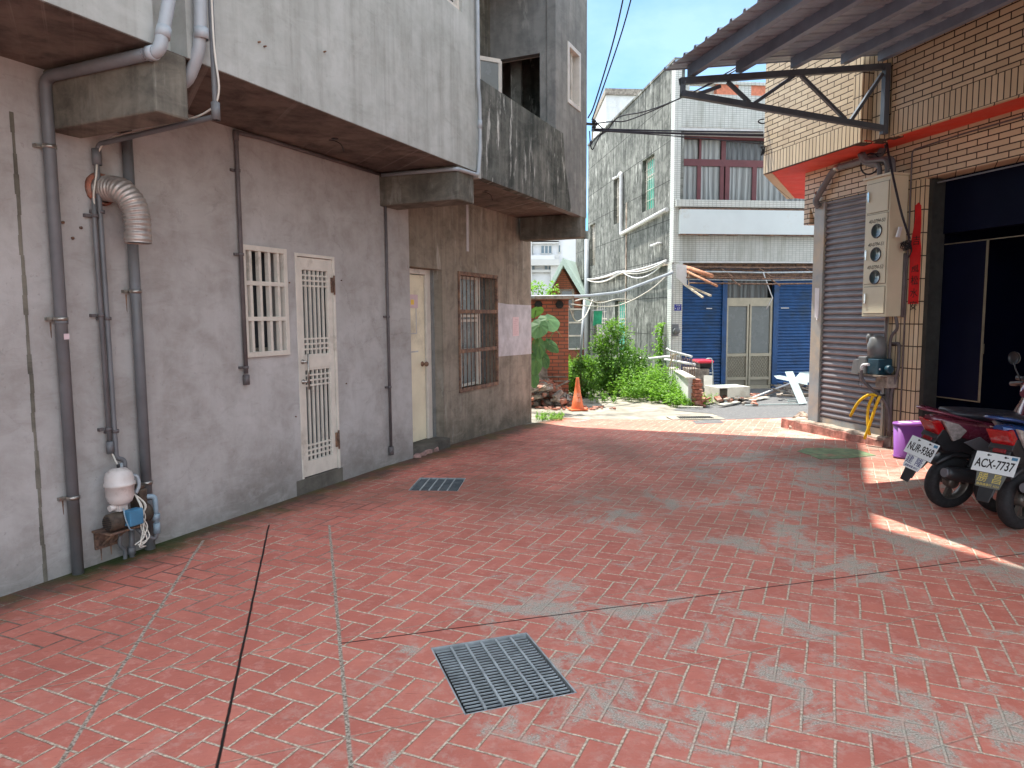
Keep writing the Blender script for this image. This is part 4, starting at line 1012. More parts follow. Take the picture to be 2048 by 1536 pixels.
mb = MB(); mb.wall(WC, -9, -.36, SO2 + .247, 7.2, .50, .15); build('near_upper_wall', mb, MT['brick_c'], K)
mb = MB(); mb.box(WC, -9.2, 1.8, -8.2, .3, 7.0, 7.15); build('roof_slab', mb, MT['whitewall'], K)
# edge strip below the soldier course
mb = MB(); mb.box(WC, -9, -.36, .455, .503, SO2 - .03, SO2 - .0185); build('drip_edge', mb, MT['brick_c'], K)
# plinth and kerb
mb = MB()
n_ = 26; prof = []
for i in range(n_ + 1):
    s_ = -.02 + (2.02 - (-.02)) * i / n_; zg = gz(WC.P(s_, .1).y) - .05
    zt = .082 + rnd.uniform(-.004, .003) - (.0 if s_ < 1.5 else (s_ - 1.5) * .1)
    oo = .085 + rnd.uniform(-.012, .008)
    prof.append([WC.P(s_, oo + .018, zg), WC.P(s_, oo, zt - .015), WC.P(s_, oo - .02, zt), WC.P(s_, -.3, zt), WC.P(s_, -.3, zg)])
mb.loft(prof, smooth=False); build('threshold_kerb', mb, MT['kerbc'], K)
mb = MB(); prof = []
for i in range(n_ + 1):
    s_ = -.02 + (1.98 - (-.02)) * i / n_; zg = gz(WC.P(s_, .1).y) - .05; o1 = .122 + rnd.uniform(-.01, .006); zt = .045 + rnd.uniform(-.012, .006)
    prof.append([WC.P(s_, o1, zg), WC.P(s_, o1 - .006, zt), WC.P(s_, .06, zt), WC.P(s_, .06, zg)])
mb.loft(prof, smooth=False); build('red_kerb_face', mb, MT['kerbred'], K)
# steel post at the end of the shutter
mb = MB(); mb.box(WC, 1.31, 1.52, -.04, .012, .03, 3.125); build('shutter_post', mb, MT['postgrey'], K, bevel=.004)
mb = MB(); mb.box(WC, .09, .125, -.06, .03, .07, 3.125); build('shutter_rail', mb, MT['postgrey'], K)
mb = MB(); mb.prism([WC.P(1.36, .014, 1.95), WC.P(1.45, .014, 1.96), WC.P(1.44, .014, 1.55), WC.P(1.36, .014, 1.53)], WC.P(0, .003) - WC.P(0, 0)); mb.tube([WC.P(1.40, .019, 1.53), WC.P(1.35, .04, 1.51)], .004, 6)
build('taped_paper', mb, MT['whitepl'], K)
def shutter(name, F, s0, s1, z0, z1, o, pitch, depth, mat, parent, gap=.2):
    """roller shutter: curved slats modelled as one ribbed skin"""
    mb = MB(); z = z0; pr = []
    while z < z1:
        for f, d in ((0, .0), (.06, .0), (.09, -.006), (.14, -.006), (.17, .35), (.30, .8), (.48, 1), (.66, .92), (.84, .6), (.97, .12)):
            zz = z + f * pitch
            if zz > z1: break
            pr.append((o + d * depth if d > 0 else o + d, zz))
        z += pitch
    for i in range(len(pr) - 1):
        (a, za), (b, zb) = pr[i], pr[i + 1]
        mb.add([F.P(s0, a, za), F.P(s1, a, za), F.P(s1, b, zb), F.P(s0, b, zb)], [(0, 1, 2, 3)])
    mb.box(F, s0, s1, o - .03, o - .012, z0, z1)
    return build(name, mb, mat, parent, recalc=False)
def shutter2(name, F, s0, s1, z0, z1, o, pitch, depth, mat, parent):
    mb = MB(); z = z0; pr = []
    while z < z1 - .001:
        for f, d in ((0, 0), (.05, 0), (.08, -.35), (.13, -.35), (.16, 0), (.18, .25), (.32, .75), (.50, 1.0), (.62, .95), (.74, .70), (.80, .45), (.84, .62), (.92, .52), (.98, .15)):
            zz = z + f * pitch
            if zz < z1: pr.append((o + d * depth, zz))
        z += pitch
    for i in range(len(pr) - 1):
        (a, za), (b, zb) = pr[i], pr[i + 1]
        mb.add([F.P(s0, a, za), F.P(s1, a, za), F.P(s1, b, zb), F.P(s0, b, zb)], [(0, 1, 2, 3)], False)
    mb.box(F, s0, s1, o - .03, o - .014, z0, z1)
    return build(name, mb, mat, parent, recalc=False)
shutter2('roller_shutter', WC, .105, 1.335, .16, 3.12, -.034, .0785, .023, MT['greyshut'], K)
mb = MB(); mb.box(WC, .105, 1.31, -.065, -.02, .075, .16); build('shutter_bottom_rail', mb, MT['postgrey'], K, bevel=.004)
# doorway
mb = MB(); mb.box(WC, -.42, -.362, -.25, -.06, -.05, 3.12); build('door_jamb', mb, MT['jambdark'], K)
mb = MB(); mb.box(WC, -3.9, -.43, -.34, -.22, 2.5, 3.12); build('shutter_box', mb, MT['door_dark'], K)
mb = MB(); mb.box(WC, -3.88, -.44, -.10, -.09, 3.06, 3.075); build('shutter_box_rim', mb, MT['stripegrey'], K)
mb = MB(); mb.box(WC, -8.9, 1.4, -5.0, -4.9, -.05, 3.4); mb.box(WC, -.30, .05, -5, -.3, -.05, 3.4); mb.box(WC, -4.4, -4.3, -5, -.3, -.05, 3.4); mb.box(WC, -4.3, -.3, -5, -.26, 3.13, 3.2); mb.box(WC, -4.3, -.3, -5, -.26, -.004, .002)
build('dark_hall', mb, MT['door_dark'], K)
def glassdoor(s0, s1, z0, z1, o):
    g = build('glass_door', MB().box(WC, s0, s1, o - .02, o, z0, z1), MT['door_dark'], K)
    f = MB()
    for a_, b_, c_, d_ in ((s0, s0 + .012, z0, z1), (s1 - .012, s1, z0, z1), (s0, s1, z0, z0 + .012), (s0, s1, z1 - .012, z1)): f.box(WC, a_, b_, o, o + .006, c_, d_)
    build('frame', f, MT['framedim'], g)
O_D = -.28
def sD(x, y): return WC.at(x, y, O_D)
l0 = sD(1958, 805); l1 = sD(1873, 490); r0_ = sD(1977, 478)
glassdoor(l0[0], l1[0], l0[1], l1[1], O_D)
mb = MB(); mb.box(WC, r0_[0] - .012, r0_[0], O_D, O_D + .006, l0[1], r0_[1]); mb.box(WC, -3.8, r0_[0], O_D, O_D + .006, r0_[1] - .012, r0_[1]); build('door_frame', mb, MT['framedim'], K)
mb = MB(); mb.box(WC, r0_[0] - .03, r0_[0] - .012, O_D + .007, O_D + .03, 1.15, 1.26); build('door_lock', mb, MT['framedim'], K)
# couplet
t = thing('door_couplet', WC.P(-.25, 0, 2.1), 'torn red paper couplet with black brush characters on the tiled pillar by the dark doorway', 'paper couplet')
L0 = WC.at(1836, 405); L1 = WC.at(1822, 608)
z_t, z_b = L0[1], L1[1]; cs = (L0[0] + L1[0]) / 2 - .02
pts = [(-.078, z_b), (.075, z_b), (.078, z_b + .5), (.076, z_t - .52), (.058, z_t - .40), (.062, z_t - .25), (.050, z_t - .04), (.01, z_t), (-.035, z_t - .03), (-.03, z_t - .2), (-.06, z_t - .36), (-.08, z_t - .5)]
mb = MB(); mb.prism([WC.P(cs - a_, .003, b_) for a_, b_ in pts], WC.P(0, .003) - WC.P(0, 0)); build('red_paper', mb, MT['redpaper'], t)
mb = MB(); mb.prism([WC.P(cs - a_, .012, b_) for a_, b_ in ((-.06, z_t - .62), (.085, z_t - .60), (.08, z_t - .70), (-.05, z_t - .74))], WC.P(0, .004) - WC.P(0, 0)); build('paper_fold', mb, MT['redpaper'], t)
for i, ch in enumerate('吉風松水安'):
    text('brush_character', ch, .115, MT['ink'], t, WC.P(cs - .005, .0075 if i != 1 else .0075, z_t - .44 - i * .145 - (.17 if i > 0 else 0)), -WC.d.to_3d(), (0, 0, 1))

# meter cabinet
t = thing('meter_cabinet', WC.P(.06, .13, 1.56), 'tall beige electric meter cabinet with three round windows hung beside the grey shutter', 'meter cabinet')
c0, c1, co = -.136, .25, .26
mb = MB(); mb.box(WC, c0, c1, .012, co, 1.56, 3.20); build('case', mb, MT['cabinet'], t, bevel=.004)
mb = MB(); mb.box(WC, c0 - .02, c1 + .03, .012, co + .03, 3.201, 3.225); build('top_cap', mb, MT['cabinet'], t)
doors = ((2.80, 3.14), (1.955, 2.775), (1.60, 1.915))
for i, (a_, b_) in enumerate(doors):
    d_ = build('door', MB().box(WC, c0 + .025, c1 - .028, co, co + .010, a_, b_), MT['cabinet'], t, bevel=.003)
    g = MB()
    for q in ((c0 + .020, c0 + .0245, a_ - .005, b_ + .005), (c1 - .0275, c1 - .023, a_ - .005, b_ + .005), (c0 + .02, c1 - .023, a_ - .0055, a_ - .001), (c0 + .02, c1 - .023, b_ + .001, b_ + .0055)): g.box(WC, q[0], q[1], co, co + .002, q[2], q[3])
    build('gap', g, MT['stepc'], d_)
    if i != 1:
        hd = MB(); zc = (a_ + b_) / 2 + (.02 if i else .02)
        hd.box(WC, c1 - .075, c1 - .055, co + .01, co + .028, zc - .06, zc + .06)
        if i == 0: hd.box(WC, c1 - .045, c1 - .032, co + .01, co + .02, zc - .03, zc + .06)
        build('handle', hd, MT['chrome'], d_, bevel=.003)
    else:
        for k, zc in enumerate((2.575, 2.30, 2.03)):
            g = MB(); g.lathe([(.0, .001), (.070, .001), (.074, .004), (.080, .004), (.082, .0)], WC.P(.045, co + .01, zc), WC.n.to_3d(), 28)
            build('round_window', g, MT['meterglass'], d_)
            g = MB(); g.lathe([(.071, .003), (.076, .009), (.084, .008), (.086, .0)], WC.P(.045, co + .0102, zc), WC.n.to_3d(), 28); build('window_rim', g, MT['blackplastic'], d_)
            text('handwriting', ('40-0794-50', '40-0794-51', '40-0794-52')[k], .062, MT['ink'], d_, WC.P(.05, co + .0115, zc + .118), -WC.d.to_3d(), (0, 0, 1), ext=.0003, xs=.9, shear=.25)
        hd = MB(); hd.box(WC, c1 - .062, c1 - .045, co + .01, co + .026, 2.24, 2.36); hd.box(WC, c1 - .035, c1 - .025, co + .01, co + .02, 2.28, 2.36); build('handle', hd, MT['chrome'], d_, bevel=.003)
# conduits feeding the cabinet
t = thing('conduit_bundle', WC.P(0, .15, 3.3), 'bundle of thick grey conduits bending into the top of the meter cabinet', 'conduit')
for k, (dx_, o_, sx) in enumerate(((-.11, .16, -.02), (-.05, .19, 0), (.01, .14, .03), (.07, .19, .06), (.13, .13, .1))):
    mb = MB(); mb.tube(elbow([WC.P(dx_ + .06, o_, 3.2), WC.P(dx_ + .06, o_, 3.42 - .012 * k), WC.P(.36 + sx * .4, o_ + .01, 3.46 - .01 * k), WC.P(.42 + sx * .4, o_ + .03, 3.56)], .09, 6), .026, 10)
    build('conduit', mb, MT['pvc'], t)
def at3(F, x, y, o):
    s_, z_ = F.at(x, y, o); return F.P(s_, o, z_)
mb = MB(); mb.tube(elbow([at3(WC, 1765, 300, .10), at3(WC, 1758, 312, .07), at3(WC, 1668, 338, .07), at3(WC, 1630, 402, .07), at3(WC, 1638, 415, .03)], .10, 7), .042, 14)
o = build('drain_elbow', mb, MT['pvc'], t)
for p_, q_ in (((1672, 337), (1680, 334)), ((1634, 392), (1637, 387))):
    mb = MB(); a_ = at3(WC, *p_, .07); b_ = at3(WC, *q_, .07); mb.tube([a_, b_], .048, 14); build('coupling', mb, MT['steel'], o)
mb = MB(); c_ = at3(WC, 1740, 328, .14); a_ = WC.d.to_3d() * .8 + WC.n.to_3d() * .3; a_.normalize()
mb.tube([c_ + (a_ * cos(k * pi / 12) * .115 + Vector((0, 0, 1)) * sin(k * pi / 12) * .125) for k in range(25)], .010, 8)
mb.tube(smooth_path([c_ + Vector((0, 0, .12)), at3(WC, 1768, 305, .16), at3(WC, 1770, 282, .2)]), .009, 8)
o = build('cable_loop', mb, MT['cable'], None, c_); tag(o, 'black cable coiled in a ring above the meter cabinet', 'cable')
mb = MB(); pp = [at3(WC, 1771, 280, .22), at3(WC, 1780, 330, .30), at3(WC, 1800, 420, .29), at3(WC, 1818, 478, .14), at3(WC, 1823, 500, .03), at3(WC, 1817, 515, .03)]
mb.tube(smooth_path(pp), .007, 8); pp = [p_ + Vector((.012, -.004, .003)) for p_ in pp]; mb.tube(smooth_path(pp[:4]), .007, 8)
o = build('hanging_cable', mb, MT['cable'], None, pp[0]); tag(o, 'long slanting cable hanging past the side of the meter cabinet', 'cable')
t = thing('switch_box', at3(WC, 1800, 470, .02), 'small white outlet box with tangled dark wires beside the meter cabinet', 'switch box')
a_ = at3(WC, 1798, 464, .20); 
mb = MB(); mb.obox(a_, WC.n.to_3d(), (-WC.d.x, -WC.d.y, 0), (-.25 * WC.n.x, -.25 * WC.n.y, 1), .022, .012, .062); build('case', mb, MT['whitepl'], t, bevel=.003)
mb = MB(); b_ = at3(WC, 1812, 492, .10)
for k in range(14):
    q_ = [b_ + Vector((rnd.uniform(-.05, .05), rnd.uniform(-.05, .05), rnd.uniform(-.05, .06))) for _ in range(4)]; mb.tube(smooth_path(q_, 4), .004, 5)
build('wires', mb, MT['black'], t)
mb = MB(); mb.tube(elbow([WC.P(-.175, .02, .15), WC.P(-.175, .02, 3.48), WC.P(-.9, .02, 3.50), WC.P(-6, .02, 3.50)], .05), .009, 8)
mb.tube([WC.P(-.145, .03, 1.55), WC.P(-.15, .03, 2.3)], .02, 8)
build('wall_conduit', mb, MT['pvcdark'], K)
mb = MB()
mb.tube(smooth_path([WC.P(-.12, .1, 1.56), WC.P(-.13, .08, 1.42), WC.P(-.02, .06, 1.30), WC.P(.0, .05, 1.0), WC.P(-.02, .05, .2)]), .018, 10)
mb.tube(elbow([WC.P(.0, .04, 1.235), WC.P(-.13, .04, 1.24), WC.P(-.135, .04, .95), WC.P(-.05, .05, .62), WC.P(-.06, .05, .1)], .03), .019, 10)
mb.tube(elbow([WC.P(-.0, .03, .7), WC.P(-.03, .03, .1)], .03), .03, 10)
mb.tube([WC.P(.06, .06, 1.55), WC.P(.03, .1, 1.25)], .014, 8)
build('wall_conduit', mb, MT['pvcdark'], K)
# ---------------------------------------------------------------- pump under the cabinet
o_ = .20
t = thing('booster_pump', WC.P(.12, .1, .85), 'dark grey domed booster pump with teal motor on a ledge by the shutter', 'water pump')
pc = WC.P(.12, .17, 0)
mb = MB(); mb.lathe([(.0, .0), (.105, 0), (.108, .16), (.096, .19), (.09, .235), (.05, .27), (0, .275)], WC.P(.10, .15, 1.06), (0, 0, 1), 26); mb.lathe([(0, 0), (.045, 0), (.045, .08), (.03, .11), (0, .115)], WC.P(.17, .19, 1.24), (0, 0, 1), 16)
build('tank', mb, MT['greyplastic'], t)
mb = MB(); mb.box(WC, .14, .27, .05, .27, .86, 1.07); build('cover', mb, MT['greyplastic'], t, bevel=.012)
mb = MB(); F_ = WC; mb.prism([F_.P(.27, .10, .84), F_.P(.40, .10, .84), F_.P(.37, .10, 1.0), F_.P(.33, .10, 1.03), F_.P(.28, .10, 1.03)], F_.P(0, .16) - F_.P(0, 0)); build('side_cover', mb, MT['greyplastic'], t, bevel=.006)
mb = MB(); mb.box(WC, -.06, .12, .06, .26, .86, 1.05); mb.lathe([(0, 0), (.05, 0), (.05, .06), (0, .06)], WC.P(-.09, .16, .93), (-WC.d.x, -WC.d.y, 0), 16); build('motor', mb, MT['darkpump'], t, bevel=.01)
mb = MB(); mb.tube(elbow([WC.P(.06, .29, .98), WC.P(.16, .30, .97), WC.P(.17, .30, .90)], .03), .018, 10); build('white_elbow', mb, MT['whitepl'], t)
mb = MB(); mb.tube(smooth_path([WC.P(.17, .30, .92), WC.P(.165, .29, .80), WC.P(.09, .22, .68), WC.P(.0, .14, .58), WC.P(-.05, .08, .42), WC.P(-.05, .06, .15)]), .019, 10); mb.tube([WC.P(.02, .05, .9), WC.P(.02, .05, .1)], .014, 8); build('hose', mb, MT['pvcdark'], t)
mb = MB(); mb.tube(smooth_path([WC.P(.30, .2, .85), WC.P(.30, .22, .72), WC.P(.24, .24, .68), WC.P(.17, .28, .74)]), .003, 5); build('thin_wire', mb, MT['cable'], t)
mb = MB(); mb.lathe([(0, 0), (.012, 0), (.012, .005), (0, .005)], WC.P(-.061, .24, .93), (-WC.d.x, -WC.d.y, 0), 12); build('plug', mb, MT['whitepl'], t)
mb = MB(); mb.box(WC, -.12, .20, .0, .28, .838, .858); build('shelf_board', mb, MT['wood'], t)
o = build('brick_ledge', MB().box(WC, -.10, .09, .003, .16, .70, .836), MT['stone'], None, WC.P(0, .08, .7), .006); tag(o, 'rough concrete block under the shelf of the booster pump', 'concrete block')
# yellow hoses
t = thing('yellow_hose', WC.P(.08, .12, .1), 'bright yellow hose knotted to a tap with its cut ends hanging down by the kerb', 'hose')
for q in (((.03, .17, .60), (.12, .22, .60), (.24, .26, .50), (.40, .24, .30)), ((.08, .19, .60), (.13, .21, .45), (.12, .22, .25), (.10, .20, .10)), ((-.02, .18, .60), (.01, .2, .5), (.06, .22, .3), (.14, .24, .05))):
    mb = MB(); mb.tube(smooth_path([WC.P(*p) for p in q]), .0175, 12); build('hose_length', mb, MT['yellow'], t)
mb = MB(); mb.lathe([(0, -.05), (.02, -.05), (.03, 0), (.02, .06), (0, .06)], WC.P(.04, .16, .60), (0, 0, 1), 12); mb.tube([WC.P(.04, .03, .60), WC.P(.04, .16, .60)], .012, 8); mb.tube(smooth_path([WC.P(.03, .17, .6), WC.P(0, .18, .52), WC.P(.03, .2, .45), WC.P(.07, .18, .55)]), .006, 6); build('tap', mb, MT['blackplastic'], t)
# purple bin (oval trough on end)
bp = G(1833, 918); bp = Vector((bp.x, bp.y + .10, 0))
t = thing('purple_bin', bp, 'purple oval plastic umbrella bin with holes in its lid beside the scooters', 'plastic bin')
bx = Vector((cos(radians(12)), sin(radians(12)), 0)); by = Vector((-bx.y, bx.x, 0))
def oval(hx, hy, z, n=36, ex=2.6):
    out = []
    for k in range(n):
        a_ = 2 * pi * k / n; ca, sa = cos(a_), sin(a_)
        out.append(bp + bx * hx * math.copysign(abs(ca) ** (2 / ex), ca) + by * hy * math.copysign(abs(sa) ** (2 / ex), sa) + Vector((0, 0, z)))
    return out
mb = MB(); mb.loft([oval(.205, .10, .0), oval(.215, .108, .006), oval(.212, .105, .02), oval(.205, .10, .03), oval(.222, .112, .37)]); build('body', mb, MT['bin'], t)
mb = MB(); mb.loft([oval(.230, .120, .365), oval(.232, .122, .375), oval(.228, .118, .388), oval(.215, .105, .392)]); build('lid', mb, MT['bin'], t)
for k_, (dx_, r_) in enumerate(((-.10, .062), (.04, .03), (.12, .022))):
    mb = MB(); mb.lathe([(0, .0), (r_, 0), (r_ * 1.12, .003), (r_ * 1.15, 0)], bp + bx * dx_ + Vector((0, 0, .3925)), (0, 0, 1), 20); build('lid_hole', mb, MT['blackplastic'] if False else MT['pinkink'], t)
# rubble lump at the end of the kerb
for i, (x_, y_, r_) in enumerate(((1600, 850, .16), (1592, 856, .12), (1606, 836, .11), (1585, 858, .07))):
    p = G(x_, y_); mb = MB(); mb.lathe([(0, -.05), (r_, -.03), (r_ * .9, r_ * .4), (r_ * .5, r_ * .75), (0, r_ * .85)], p, (0, 0, 1), 9, False)
    for v in mb.v: v.x += rnd.uniform(-.03, .03); v.y += rnd.uniform(-.03, .03); v.z += rnd.uniform(-.02, .02)
    o = build('concrete_lump', mb, MT['kerbc'], None, p, .01); tag(o, ['largest rough concrete lump at the foot of the grey steel post', 'low concrete lump in front at the corner of the kerb', 'upper concrete lump behind the grey steel post', 'smallest concrete crumb at the tip of the kerb'][i], 'concrete lump', 'concrete lumps at the kerb end')

# ---------------------------------------------------------------- canopy
t = thing('steel_canopy', WC.P(-.3, .5, 3.6), 'ribbed sheet canopy on dark steel trusses sloping out from the tiled house over the scooters', 'canopy')
S_T = -.3
def CP(s_, o_, z_): return WC.P(s_, o_, z_)
def top_z(o_): return 4.35 - (o_ - .5) * .135
prl = [(2.92, 4.02), (2.37, 4.10), (1.71, 4.195), (1.08, 4.29), (.60, 4.36)]
for i, (o_, z_) in enumerate(prl):
    mb = MB(); mb.box(WC, -9, S_T + .03 if i else S_T + .05, o_ - .035, o_ + .035, z_ + .03, z_ + .145)
    build('purlin', mb, MT['purlin'], t, bevel=.002)
def trus(s_):
    tr = build('truss', MB().bar(CP(s_, .50, 4.335), CP(s_, 3.06, 3.985), .055, .065), MT['truss'], t); 
    m2 = MB(); m2.bar(CP(s_, .52, 3.66), CP(s_, 3.05, 3.865), .055, .06); build('bottom_chord', m2, MT['truss'], tr)
    m2 = MB(); m2.box(WC, s_ - .03, s_ + .03, .503, .57, 3.60, 4.36); build('post', m2, MT['truss'], tr); m2 = MB(); m2.bar(CP(s_, 3.03, 3.86), CP(s_, 3.03, 4.0), .05); build('post', m2, MT['truss'], tr)
    m2 = MB()
    for a_, b_ in (((2.86, 3.87), (2.60, 3.97)), ((2.515, 4.02), (2.25, 3.83)), ((2.2, 3.82), (1.72, 4.14)), ((1.63, 4.15), (1.05, 3.73)), ((.98, 3.72), (.59, 4.25))):
        m2.bar(CP(s_, a_[0], a_[1]), CP(s_, b_[0], b_[1]), .036, .036)
    build('braces', m2, MT['truss'], tr)
trus(S_T); trus(-4.6)
# ribbed sheet: profile along s, straight down the slope
prof = []; s_ = .0
e = .0
x = S_T + .16
while x > -9:
    for dx_, h_ in ((0, 0), (-.014, .028), (-.04, .028), (-.054, 0), (-.125, 0), (-.131, .005), (-.137, 0)): prof.append((x + dx_, h_))
    x -= .208
mb = MB(); oa, ob = .5, 3.17; za, zb_ = top_z(oa) + .155, top_z(3.2) + .145
for i in range(len(prof) - 1):
    (a_, ha), (b_, hb) = prof[i], prof[i + 1]
    p = [WC.P(a_, oa, za + ha), WC.P(b_, oa, za + hb), WC.P(b_, ob, zb_ + hb), WC.P(a_, ob, zb_ + ha)]
    mb.add(p + [q_ + Vector((0, 0, .003)) for q_ in p], [(0, 1, 2, 3), (4, 5, 6, 7), (3, 2, 6, 7), (0, 1, 5, 4)] + ([(0, 3, 7, 4)] if i == 0 else []))
build('roof_sheet', mb, MT['sheetroof'], t)
mb = MB(); mb.box(WC, -9, S_T + .1, .502, .53, 4.50, 4.62); build('wall_flashing', mb, MT['purlin'], t)
# ---------------------------------------------------------------- house across the lane
B = thing('corner_house', DC.P(0, 0, -.3), 'weathered two storey corner house with mosaic tiled front and blue shutters across the lane', 'house')
BG = -.45
def curtain(name, phase, a, b):
    n = NT(name); s = n.dot(n.pos, (DC.d.x, DC.d.y, 0)); z = n.sep(n.pos)[2]
    w = n.M('SINE', n.M('ADD', n.M('MULTIPLY', s, 42.0), n.M('MULTIPLY', n.noise(n.xyz(n.M('MULTIPLY', s, 3.0), n.M('MULTIPLY', z, .3), phase), 1.0, 4), 14.0)))
    c = n.mix(n.ramp(w, -1, 1), a, b); n.bump(w, .5, .02); return n.fin(c, .25, 0, .6)
MT['curtain'] = curtain('curtain_behind_glass', 1.0, (.19, .195, .185), (.33, .34, .32))
MT['curtaindark'] = curtain('dark_pane', 5.0, (.055, .06, .06), (.085, .09, .09))
TOPZ = 7.82
# side wall
mb = MB(); mb.wall(DS, .06, 9.0, BG, TOPZ, 0, .24, [(1.58, 2.60, 4.50, 5.93), (4.60, 5.52, 4.52, 5.95), (7.9, 8.7, 3.4, 4.9), (4.0, 5.3, .3, 2.05), (6.3, 8.1, .2, 2.1)])
build('side_wall', mb, MT['sidewall'], B)
mb = MB(); mb.box(DS, 9.05, 10.4, -.6, .15, 2.95, 4.75); mb.box(DS, 8.76, 9.0, -8, -.242, BG, TOPZ); build('rear_projection', mb, MT['sidewall'], B)
mb = MB(); mb.box(DS, .06, 9.0, -.26, .03, TOPZ, TOPZ + .06); build('parapet_cap', mb, MT['sidewall'], B)
mb = MB(); mb.box(DS, .0, .30, .0, .045, BG, 2.9); build('corner_strip', mb, MT['whitewall'], B)
mb = MB(); mb.box(DS, 4.02, 4.12, .0, .02, BG, 5.0); mb.box(DS, -0.0, 9.0, .0, .035, 2.86, 2.90); build('cover_strips', mb, MT['kerbc'], B)
def swin(s0, s1, z0, z1, kind):
    g = build('window', MB().box(DS, s0, s1, -.16, -.155, z0, z1), MT['greenglass'] if kind else MT['frost'], B)
    f = MB()
    for q in ((s0, s0 + .05, z0, z1), (s1 - .05, s1, z0, z1), (s0, s1, z0, z0 + .05), (s0, s1, z1 - .05, z1), (s0, s1, z0 + (z1 - z0) * .66, z0 + (z1 - z0) * .66 + .04)): f.box(DS, q[0], q[1], -.155, -.115, q[2], q[3])
    build('frame', f, MT['ivory'], g)
    b = MB()
    for i in range(1, 6): c = s0 + (s1 - s0) * i / 6; b.tube([DS.P(c, -.09, z0), DS.P(c, -.09, z1)], .012, 5)
    for i in range(1, 5): c = z0 + (z1 - z0) * i / 5; b.tube([DS.P(s0, -.09, c), DS.P(s1, -.09, c)], .008, 5)
    build('bars', b, MT['ivory'], g)
swin(1.58, 2.60, 4.50, 5.93, 1); swin(4.60, 5.52, 4.52, 5.95, 0); swin(7.9, 8.7, 3.4, 4.9, 0); swin(4.0, 5.3, .3, 2.05, 1); swin(6.3, 8.1, .2, 2.1, 0)
pts = [DS.P(4.62, .07, 5.96), DS.P(4.55, .07, 5.98), DS.P(4.50, .07, 5.9), DS.P(4.48, .07, 4.22), DS.P(.36, .07, 4.22)]
mb = MB(); mb.tube(elbow([DS.P(4.9, .02, 5.94)] + pts[:1] + [DS.P(4.45, .07, 5.96), DS.P(4.45, .07, 4.10), DS.P(.36, .07, 4.26)], .08), .055, 12); mb.tube([DS.P(4.9, .06, 5.93), DS.P(5.3, .08, 5.95)], .04, 8)
build('drainpipe', mb, MT['whitepl'], B)
mb = MB(); mb.tube([DS.P(8.75, .1, -.4), DS.P(8.75, .1, 4.4)], .09, 12); build('drainpipe', mb, MT['pvclight'], B)
mb = MB(); mb.tube([DS.P(.9, .0, 3.46), DS.P(.9, .1, 3.47), DS.P(1.5, .1, 3.46)], .03, 8); build('drainpipe', mb, MT['whitepl'], B)
# front: corner pilaster, parapet, window recess, ledge, fascia
mb = MB(); mb.box(DC, -.03, .13, -.25, .02, 2.9, 7.78); build('corner_pilaster', mb, MT['mosaic_s'], B)
mb = MB(); mb.box(DC, -.05, .24, -.30, .0, BG, 2.90); build('ground_pillar', mb, MT['mosaic_s'], B)
mb = MB(); mb.box(DC, .13, 12, -.25, .0, 6.22, 7.02); mb.box(DC, .13, 12, -.25, .02, 7.27, 7.34); mb.box(DC, 5.0, 12, -.25, .0, 4.2, 6.22); build('parapet_band', mb, MT['mosaic'], B)
mb = MB()
for a_, b_ in ((1.05, 1.62), (1.95, 3.2), (3.5, 4.6)): mb.box(DC, a_, b_, -.2, -.03, 7.02, 7.27)
build('orange_vent_blocks', mb, MT['orangetile'], B)
for a_, b_ in ((.13, .35), (1.62, 1.95), (3.2, 3.5), (4.6, 12)): build('parapet_post', MB().box(DC, a_, b_, -.2, -.02, 7.02, 7.27), MT['mosaic'], B)
mb = MB(); mb.box(DC, .13, 5.0, -.95, -.02, 6.14, 6.22); mb.box(DC, .13, 5.0, -.95, -.02, 4.22, 4.30); build('recess_slab', mb, MT['whitewall'], B)
mb = MB(); mb.box(DC, .0, 12, -.28, .12, 4.27, 4.44); build('ledge', mb, MT['mosaic_s'], B)
mb = MB(); mb.box(DC, .13, 12, -.25, .0, 2.94, 4.27); build('fascia', mb, MT['mosaic'], B)
mb = MB(); mb.box(DC, .10, 6.2, .02, .15, 3.60, 4.20); build('sign_board', mb, MT['board'], B)
mb = MB(); mb.box(DC, .10, 6.2, .03, .145, 4.205, 4.235)
for i in range(24):
    a_ = .10 + 6.1 * i / 24; mb.box(DC, a_, a_ + .25, .03, .155, 3.575 + rnd.uniform(-.012, .012), 3.598)
build('rusty_edge', mb, MT['rust'], B)
mb = MB(); mb.box(DC, .0, 12, -.75, .0, 2.90, 2.938); build('lower_soffit', mb, MT['whitewall'], B)
# upstairs window wall
oW = -.55
def pane(s0, s1, z0, z1, m_): 
    return build('pane', MB().box(DC, s0, s1, oW - .05, oW - .04, z0, z1), MT[m_], Wd)
Wd = build('upper_window', MB().box(DC, .14, 4.9, oW - .12, oW - .10, 4.3, 6.14), MT['room'], B)
pane(.14, .80, 4.44, 5.40, 'curtain'); pane(.90, 1.50, 4.44, 5.40, 'curtain'); pane(1.62, 2.30, 4.44, 5.40, 'curtain'); pane(2.42, 4.8, 4.44, 5.40, 'curtain')
pane(.14, .82, 5.58, 6.06, 'curtain'); pane(.92, 1.42, 5.58, 6.06, 'curtain'); pane(1.58, 4.8, 5.58, 6.06, 'curtaindark')
fr = MB()
for a_, b_ in ((.13, .17), (.80, .90), (1.42, 1.52), (1.56, 1.68), (2.30, 2.42)): fr.box(DC, a_, b_, oW - .04, oW, 4.44, 5.42)
for a_, b_ in ((.13, .17), (.84, .90), (1.44, 1.56), (2.95, 3.05)): fr.box(DC, a_, b_, oW - .04, oW, 5.56, 6.14)
